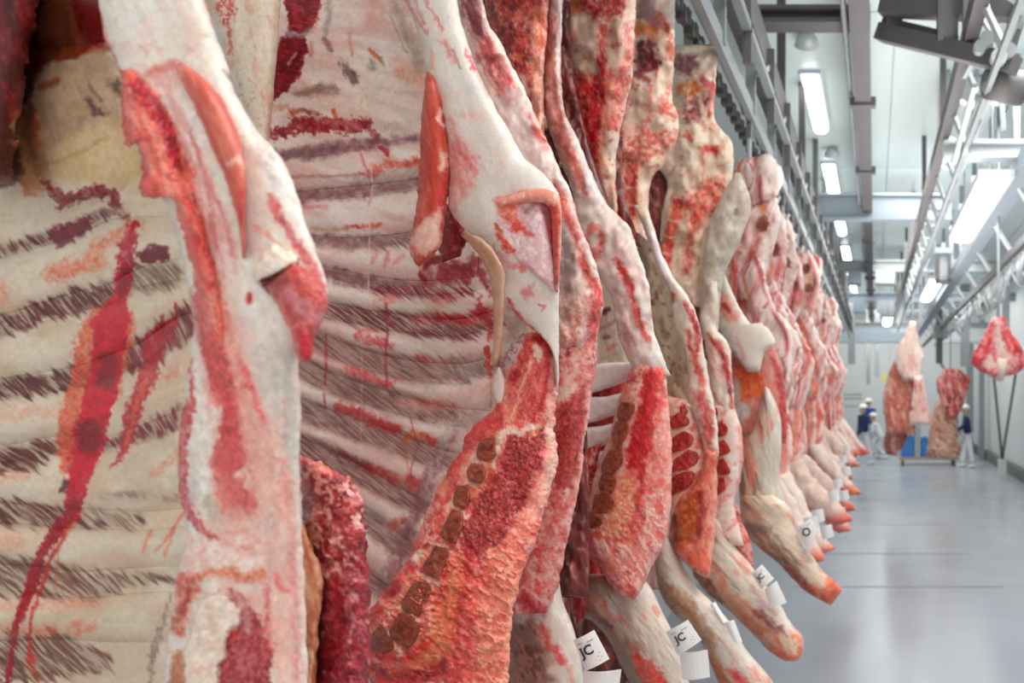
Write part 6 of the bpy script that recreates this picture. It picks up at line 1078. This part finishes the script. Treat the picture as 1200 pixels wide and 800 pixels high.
# ---- roller hooks
rk = MB().tube([(0, 0, 0), (0, 0, .12), (0, 0, .5)], .014, 8)
RT = [(0, 0, 0), (.03, -.02, -.07), (.07, -.03, -.08), (.1, -.03, -.02)]
def roller_hook(x, y, z0, label):
    g = thing('roller_hook', (x, y, z0), label, 'hook', 'roller hooks on the overhead rail')
    MB().tube([(x + a, y + b, z0 + c) for a, b, c in [(0, 0, 3.5 - z0)] + RT], .013, 8).build('hook', M_LIGHTST, g, True)
    MB().disc((x - .02, y, 3.62), (1, 0, 0), .06, .035, 16).build('wheel', M_STEEL, g, True)
    MB().box(x - .01, x + .015, y - .03, y + .03, 3.44, 3.64).build('bracket', M_DARK, g)
for k, (Y, dx, dz, f, e) in enumerate(FAR): roller_hook(-.66, Y + .04, dz + 1.2, 'steel roller hook above the %s beef side' % ORD[k])
for k, (Y, xx, zz) in enumerate(((2.9, 770, -8), (3.35, 815, 52), (2.45, 700, -14))): q = P(xx, zz, Y); roller_hook(q[0], Y, q[2] + .05, 'steel roller hook above the %s beef side' % ('sixth', 'seventh', 'fifth')[k])
# ---- paper tags on the shanks
M_PAPER = mat('tag_paper', (236, 236, 236), .6, noise=.03, nsc=30); M_INK = mat('tag_ink', (36, 36, 40), .6); M_GINK = mat('tag_grey_print', (172, 172, 176), .6)
def paper(c, Y, label, text=None, lines=0, curl=.01, group='paper tags on the forelegs'):
    """c: four corner pixels, clockwise from top left"""
    q = [np.array(P(x, y, Y)) for x, y in c]; n = np.cross(q[1] - q[0], q[3] - q[0]); n /= np.linalg.norm(n)
    if n[1] > 0: n = -n
    V = []; Fs = []; K = 6
    at = lambda u, v: (q[0] * (1 - u) + q[1] * u) * (1 - v) + (q[3] * (1 - u) + q[2] * u) * v + n * curl * math.sin(u * math.pi)
    for i in range(K + 1):
        for v in (0, 1):
            p_ = at(i / K, v); V += [p_, p_ - n * .0015]
    for i in range(K):
        a = 4 * i; Fs += [(a, a + 2, a + 6, a + 4), (a + 1, a + 5, a + 7, a + 3), (a, a + 4, a + 5, a + 1), (a + 2, a + 3, a + 7, a + 6)]
    Fs += [(0, 1, 3, 2), (4 * K, 4 * K + 2, 4 * K + 3, 4 * K + 1)]
    o = MB().add(V, Fs).build('paper_tag', M_PAPER); tag(o, label, 'tag', group)
    def strip(u0, u1, v0, v1, m, nm):
        e = .0012; MB().add([at(u0, v0) + n * e, at(u1, v0) + n * e, at(u1, v1) + n * e, at(u0, v1) + n * e, at(u0, v0) + n * e * .3, at(u1, v0) + n * e * .3, at(u1, v1) + n * e * .3, at(u0, v1) + n * e * .3], [(0, 1, 2, 3), (7, 6, 5, 4), (0, 4, 5, 1), (1, 5, 6, 2), (2, 6, 7, 3), (3, 7, 4, 0)]).build(nm, m, o)
    for k in range(lines): strip(.12, .86 - .1 * (k % 2), .66 + .07 * k, .69 + .07 * k, M_GINK, 'printed_line')
    if lines:
        strip(.14, .4, .16, .19, M_GINK, 'printed_line'); strip(.6, .84, .2, .24, M_GINK, 'printed_line')
    if text:
        t = bpy.data.curves.new('lettering', 'FONT'); t.body = text; t.extrude = .0004; t.align_x = 'CENTER'; t.align_y = 'CENTER'
        ux = (q[1] - q[0]); h_ = np.linalg.norm(q[3] - q[0]); t.size = h_ * .42
        ux /= np.linalg.norm(ux); uy = np.cross(n, ux); ob = bpy.data.objects.new('lettering', t); COL.objects.link(ob)
        t.materials.append(M_INK); t.offset = h_ * .008
        from mathutils import Matrix
        ctr = at(.44, .46) + n * .0012
        me = ob.to_mesh(); me2 = me.copy(); ob.to_mesh_clear(); bpy.data.objects.remove(ob)
        me2.transform(Matrix(((ux[0], uy[0], n[0], ctr[0]), (ux[1], uy[1], n[1], ctr[1]), (ux[2], uy[2], n[2], ctr[2]), (0, 0, 0, 1))))
        link_mesh('lettering', me2, M_INK, o)
    return o
paper([(672, 750), (696, 738), (714, 772), (686, 786)], 1.66, 'printed white tag at the bottom beside the narrow third side', 'JC', 4)
paper([(684, 786), (728, 784), (724, 816), (682, 816)], 1.68, 'blank white tag at the bottom edge, under the printed one', None, 0)
paper([(780, 740), (806, 726), (822, 750), (794, 768)], 2.06, 'printed white tag on the silvery foreleg of the fourth side', 'JC', 4)
paper([(796, 764), (829, 761), (832, 793), (800, 796)], 2.08, 'blank white tag hanging below the printed one by the fourth foreleg', None, 0)
paper([(832, 708), (838, 705), (852, 728), (846, 731)], 2.5, 'narrow white tag seen edge on, upper on the fifth foreleg', None, 0)
paper([(848, 728), (860, 726), (870, 752), (858, 750)], 2.5, 'white tag on the fifth foreleg, lower of the two', None, 0)
paper([(880, 672), (893, 661), (907, 678), (892, 690)], 2.86, 'printed white tag on the sixth foreleg', 'JC', 3)
paper([(896, 690), (910, 680), (922, 706), (902, 712)], 2.9, 'blank creased tag under the printed one on the sixth foreleg', None, 0)
paper([(933, 618), (950, 607), (958, 620), (946, 646)], 3.28, 'printed white tag on the pale seventh foreleg', 'O', 2)
for k, (Y, dx, dz, f, e) in enumerate(FAR[:10]):
    for q in ((0, 1) if k in (1, 3, 4, 6) else (0,)):
        cx, cz, yy = -.29 + .62 * f + dx + .05 * q, dz - .68 + .7 * e - .09 * q, Y - .085
        x, y = VX + cx * F / yy, VY + (H - cz) * F / yy; w = .042 * F / yy
        paper([(x - w, y - w * .8), (x + w * .7, y - w * 1.1), (x + w, y + w * .6), (x - w * .6, y + w)], yy, ('small white tag on the far foreleg of the %s side' if not q else 'second, lower white tag on the far foreleg of the %s side') % ORD[k], None, 0)
# ================================================================ hanging meat, people and bins at the end of the hall
def mslab(name, L, R, Y, parent, pnt, bu, th, **kw): return slab(name, L, R, Y, parent, pnt, bu, th, 2.3, 1.0, jit=1.2, jsc=5, **kw)
def hang_hook(parent, x, y, Y):
    q = P(x, y, Y); MB().tube([(q[0], Y, ZC), (q[0], Y, q[2]), (q[0] + .03, Y - .02, q[2] - .06), (q[0] + .07, Y - .02, q[2] - .03)], .015, 8).build('hook', M_STEEL, parent, True)
c1 = thing('hanging_carcass', P(1060, 440, 14), 'tall pale pink carcass hanging in the middle of the far hall', 'meat')
mslab('hind_leg', [(1066, 376), (1060, 392), (1052, 408), (1050, 430), (1058, 446)], [(1073, 376), (1077, 400), (1082, 420), (1080, 448)], 13.9, c1, paint_mix((232, 206, 194), (238, 222, 212), (226, 160, 150), 6), .14, .14, cap=(.1, .1))
mslab('rib_cage', [(1052, 414), (1040, 440), (1035, 475), (1040, 508)], [(1068, 412), (1074, 440), (1077, 470), (1072, 510)], 14.1, c1, paint_mix((196, 120, 100), (226, 180, 166), (176, 80, 66), 6), .14, .2, cap=(.1, .1))
mslab('foreleg', [(1070, 440), (1068, 470), (1064, 498)], [(1082, 440), (1087, 472), (1093, 498)], 13.8, c1, paint_mix((230, 190, 180), (236, 214, 204), (206, 120, 112), 6), .1, .1, cap=(.1, .1))
mslab('shank', [(1042, 500), (1036, 515), (1038, 532)], [(1066, 500), (1062, 515), (1052, 534)], 14.3, c1, paint_mix((150, 80, 72), (200, 150, 140), (90, 30, 34), 6), .1, .1, cap=(.1, .15))
hang_hook(c1, 1069, 376, 13.9)
c2 = thing('hanging_carcass', P(1112, 470, 16), 'dark red carcass piece hanging right of the tall pale one', 'meat')
mslab('shoulder', [(1106, 432), (1098, 446), (1102, 470), (1110, 492)], [(1124, 432), (1137, 446), (1130, 470), (1122, 490)], 15.9, c2, paint_mix((186, 90, 86), (222, 160, 150), (120, 36, 40), 5), .16, .16, cap=(.2, .2))
mslab('rib_cage', [(1096, 470), (1090, 500), (1086, 536)], [(1120, 470), (1122, 500), (1122, 538)], 16.1, c2, paint_mix((190, 146, 124), (216, 186, 166), (140, 84, 70), 5, 40), .16, .2, cap=(.1, .15)); hang_hook(c2, 1114, 432, 15.9)
c3 = thing('hanging_shoulder', P(1168, 405, 7.6), 'bright red shoulder piece hanging at the right edge of the view', 'meat')
def ps3(c):
    c.fill((206, 76, 82)); c.mott((228, 150, 146), 6, .8, -.1, .4, 1); c.mott((160, 36, 48), 6, .6, .1, .5, 2); c.line([(1168, 376), (1170, 396), (1176, 430)], [8, 12, 18], (222, 206, 196), .95, 4, 3); c.poly([(1150, 420), (1160, 414), (1168, 426), (1162, 434), (1152, 430)], (232, 210, 202), .9, 3, 3); c.line([(1186, 418), (1190, 426)], 8, (228, 190, 184), .8, 3, 3)
mslab('shoulder_meat', [(1164, 371), (1156, 386), (1146, 404), (1138, 420), (1144, 432), (1160, 441)], [(1178, 371), (1184, 388), (1196, 404), (1202, 424), (1194, 436), (1174, 442)], 7.6, c3, ps3, .14, .14, cap=(.12, .15)); hang_hook(c3, 1170, 374, 7.6)
MB().tube([P(1174, 420, 7.46), P(1172, 446, 7.5)], [.05, .035], 10).build('shank_bone', mat('bone', (226, 206, 190), .5), c3, True)
# ---- people
M_SKIN = mat('skin', (214, 160, 138), .55); M_NAVY = mat('navy_cloth', (34, 44, 88), .8, noise=.1, nsc=20); M_BLUE = mat('blue_cloth', (52, 70, 150), .8, noise=.1, nsc=20); M_WHT = mat('white_cloth', (216, 220, 222), .8, noise=.06, nsc=14); M_HELM = mat('white_helmet', (240, 238, 234), .35); M_BOOT = mat('white_rubber', (222, 222, 218), .5); M_GLOVE = mat('pink_glove', (206, 130, 124), .6); M_TEAL = mat('teal_apron', (120, 160, 160), .5); M_HAIR = mat('dark_hair', (40, 32, 30), .7)
def skin(name, V, E, Rr, m, parent, sub=1):
    me = bpy.data.meshes.new(name); me.from_pydata([tuple(map(float, v)) for v in V], E, []); me.update()
    o = bpy.data.objects.new(name, me); COL.objects.link(o); me.materials.append(m)
    sk = o.modifiers.new('skin', 'SKIN'); sk.use_smooth_shade = True
    for i, r in enumerate(Rr):
        d = me.skin_vertices[0].data[i]; d.radius = (r, r) if np.isscalar(r) else r; d.use_root = (i == 0)
    ss = o.modifiers.new('subdivision', 'SUBSURF'); ss.levels = sub; ss.render_levels = sub
    o.parent = parent; return o
def person(x, y, face, label, jacket, lean=0.0, stride=.12, arm_l=(.16, .22, -.05), arm_r=(-.16, .2, -.1), crouch=0, apron=None, scale=1.0, z=0):
    """face: heading in radians, 0 looks along +Y; arm_*: hand offset from the shoulder (side, forward, down extra)"""
    g = thing('person', (x, y, z), label, 'person'); g.rotation_euler[2] = face; g.scale = (scale,) * 3
    hz = .92 - crouch; sh = 1.42 - crouch; ly = lean
    pel = (0, 0, hz); che = (0, ly * .7, hz + .32); nk = (0, ly, sh + .04); hd = (0, ly * 1.1 + .02, sh + .16); hd2 = (0, ly * 1.12 + .03, sh + .26)
    V = [nk, hd, hd2, (0, ly * 1.1 + .1, sh + .13)]; o = skin('head', V, [(0, 1), (1, 2), (1, 3)], [.055, .085, .08, .035], M_SKIN, g, 2)
    MB().tube([(0, ly * 1.1 + .115, sh + .19), (0, ly * 1.1 + .135, sh + .165), (0, ly * 1.1 + .11, sh + .155)], [.008, .014, .01], 6).build('nose', M_SKIN, o, True).parent = o
    for s in (-1, 1):
        MB().disc((s * .032, ly * 1.1 + .108, sh + .2), (0, 1, 0), .01, .01, 8).build('eye', M_HAIR, o).location = (0, 0, 0); MB().disc((s * .088, ly * 1.1 + .02, sh + .18), (1, 0, 0), .025, .015, 8).build('ear', M_SKIN, o).location = (0, 0, 0)
    MB().disc((0, ly * 1.1 + .112, sh + .12), (0, 1, 0), .018, .006, 8).build('mouth', M_GLOVE, o).location = (0, 0, 0)
    for ch in o.children: ch.location = (0, 0, 0)
    h = MB(); n = 14; rows = [(.0, .128), (.05, .122), (.09, .095), (.115, .05), (.122, .004)]
    Vh = [(r * math.cos(t), ly * 1.1 + .02 + r * 1.12 * math.sin(t), sh + .235 + a) for a, r in rows for t in np.linspace(0, 2 * math.pi, n, endpoint=False)]
    h.add(Vh, [(i * n + j, i * n + (j + 1) % n, (i + 1) * n + (j + 1) % n, (i + 1) * n + j) for i in range(len(rows) - 1) for j in range(n)] + [tuple(range(n))[::-1], tuple(range((len(rows) - 1) * n, len(rows) * n))])
    hb = h.build('helmet', M_HELM, g, True); hb.location = (0, 0, 0); b = MB().box(-.08, .08, ly * 1.1 + .13, ly * 1.1 + .2, sh + .235, sh + .25).build('brim', M_HELM, hb); b.location = (0, 0, 0)
    V = [pel, che, (0, ly, sh), nk]; E = [(0, 1), (1, 2), (2, 3)]; Rr = [(.17, .13), (.19, .13), (.15, .1), .07]
    for s, a in ((1, arm_r), (-1, arm_l)):
        i = len(V); s0 = (s * .19, ly, sh - .02); hn = (s * .19 + a[0], ly + a[1], sh - .45 + a[2])
        el = (s * .24 + a[0] * .3, ly + a[1] * .3 - .04, sh - .28 + a[2] * .3); V += [s0, el, hn]; E += [(2, i), (i, i + 1), (i + 1, i + 2)]; Rr += [.075, .06, .045]
        hv = [hn, (hn[0], hn[1] + .04, hn[2] - .06)]; he = [(0, 1)]; hr = [.032, .03]
        for q in range(4): hv += [(hn[0] + (q - 1.5) * .018, hn[1] + .06, hn[2] - .10), (hn[0] + (q - 1.5) * .02, hn[1] + .07, hn[2] - .15 + abs(q - 1.2) * .01)]; he += [(1, len(hv) - 2), (len(hv) - 2, len(hv) - 1)]; hr += [.01, .008]
        hv += [(hn[0] - s * .045, hn[1] + .06, hn[2] - .05)]; he += [(0, len(hv) - 1)]; hr += [.01]
        skin('hand', hv, he, hr, M_GLOVE, g, 1)
    skin('jacket', V, E, Rr, jacket, g, 2)
    V = [(0, 0, hz + .04)]; E = []; Rr = [(.17, .13)]
    for s in (1, -1):
        i = len(V); f = s * stride; V += [(s * .09, 0, hz - .04), (s * .10, f * .5 + crouch * .5, hz * .54 + .02), (s * .10, f, .12)]; E += [(0, i), (i, i + 1), (i + 1, i + 2)]; Rr += [.1, .08, .07]
        bt = MB().tube([(s * .10, f - .08, .045), (s * .10, f + .02, .06), (s * .10, f + .17, .035)], [.05, .055, .035], 10).build('boot', M_BOOT, g, True); bt.location = (0, 0, 0)
    skin('trousers', V, E, Rr, M_WHT, g, 2)
    if apron:
        ap = MB().box(-.19, .19, .15 + ly * .6, .17 + ly * .6, .35, hz + .38).build('apron', apron, g); ap.location = (0, 0, 0)
    return g
person(-.32, 22.4, 2.2, 'worker in a navy jacket, white helmet and white trousers at the end of the row', M_NAVY, 0, .2)
person(-.2, 26.5, 2.6, 'worker in a bright blue jacket and white helmet, farthest back', M_BLUE, 0, .1, scale=1.08)
person(.25, 24.4, 1.4, 'bent worker in white coat and white helmet left of the blue bins', M_WHT, .25, .1, crouch=.3)
person(2.62, 21.6, 1.5, 'worker in a dark navy jacket with pink gloves by the right wall', M_NAVY, .06, .14, arm_l=(.05, .32, .05), arm_r=(-.1, .3, .05))
person(2.36, 24.2, -1.4, 'worker in white with a teal apron, mostly hidden by the dark carcass', M_WHT, .1, .1, apron=M_TEAL)
# ---- bins on a low trolley, meat on it
M_BIN = mat('blue_plastic', (58, 120, 190), .45); M_WOOD = mat('pale_boards', (178, 150, 132), .7, noise=.15)
g = thing('low_trolley', (1.6, 22.5, 0), 'low flat trolley with pale deck below the hanging carcasses', 'trolley')
MB().box(.72, 2.45, 22.1, 23.0, .16, .24).build('deck', M_WOOD, g)
for x in (.82, 2.3):
    for y in (22.2, 22.85): MB().disc((x, y, .08), (1, 0, 0), .08, .05, 14).build('wheel', M_DARK, g, True)
def bin_(x, w, label, h=.62):
    g = thing('plastic_bin', (x, 22.2, .24), label, 'bin', 'blue bins on the trolley'); t = .03; y0, y1 = 22.16, 22.9; z = .24
    MB().box(x, x + w, y0, y0 + t, z, z + h).build('side_panel', M_BIN, g); MB().box(x, x + w, y1 - t, y1, z, z + h).build('side_panel', M_BIN, g); MB().box(x, x + t, y0 + t, y1 - t, z, z + h).build('side_panel', M_BIN, g); MB().box(x + w - t, x + w, y0 + t, y1 - t, z, z + h).build('side_panel', M_BIN, g); MB().box(x + t, x + w - t, y0 + t, y1 - t, z, z + t).build('bottom', M_BIN, g); MB().box(x - .02, x + w + .02, y0 - .02, y0, z + h - .06, z + h).build('rim', M_BIN, g)
bin_(.76, .36, 'blue plastic bin on the low trolley, left one'); bin_(1.36, .2, 'blue plastic bin on the low trolley, right one', .55)
tag(MB().box(1.15, 1.33, 22.14, 22.7, .24, 1.15).build('sheet_box', M_BLUEGR), 'grey blue upright box between the two blue bins', 'box')
g = thing('meat_heap_piece', (2.0, 22.4, .24), 'brownish cut of meat lying on the trolley under the dark carcass', 'meat')
for k in range(3): mslab('cut_piece', [(1092 + 9 * k, 506 + 4 * k), (1089 + 10 * k, 522), (1090 + 10 * k, 534)], [(1106 + 8 * k, 506 + 4 * k), (1112 + 7 * k, 522), (1110 + 7 * k, 534)], 22.4 + .1 * k, g, paint_mix((186, 140, 116), (214, 180, 160), (140, 90, 74), 4, 30, 2, k), .14, .14, cap=(.25, .1))
# ---- signs at the end
tag(MB().box(.28, .42, 29.94, 29.98, 2.55, 2.83).build('warning_sign', mat('yellow_paint', (236, 226, 70), .5)), 'small plain yellow sign hanging at the end of the hall', 'sign')
g = thing('notice_board', (-1.1, 29.9, 2.0), 'white notice board with two dark lines on the back wall', 'sign')
MB().box(-1.4, -.35, 29.93, 29.97, 1.6, 2.6).build('board', M_WALL, g)
for z in (2.0, 1.85): MB().box(-1.2, -.5, 29.92, 29.93, z, z + .05).build('printed_line', M_STEEL, g)
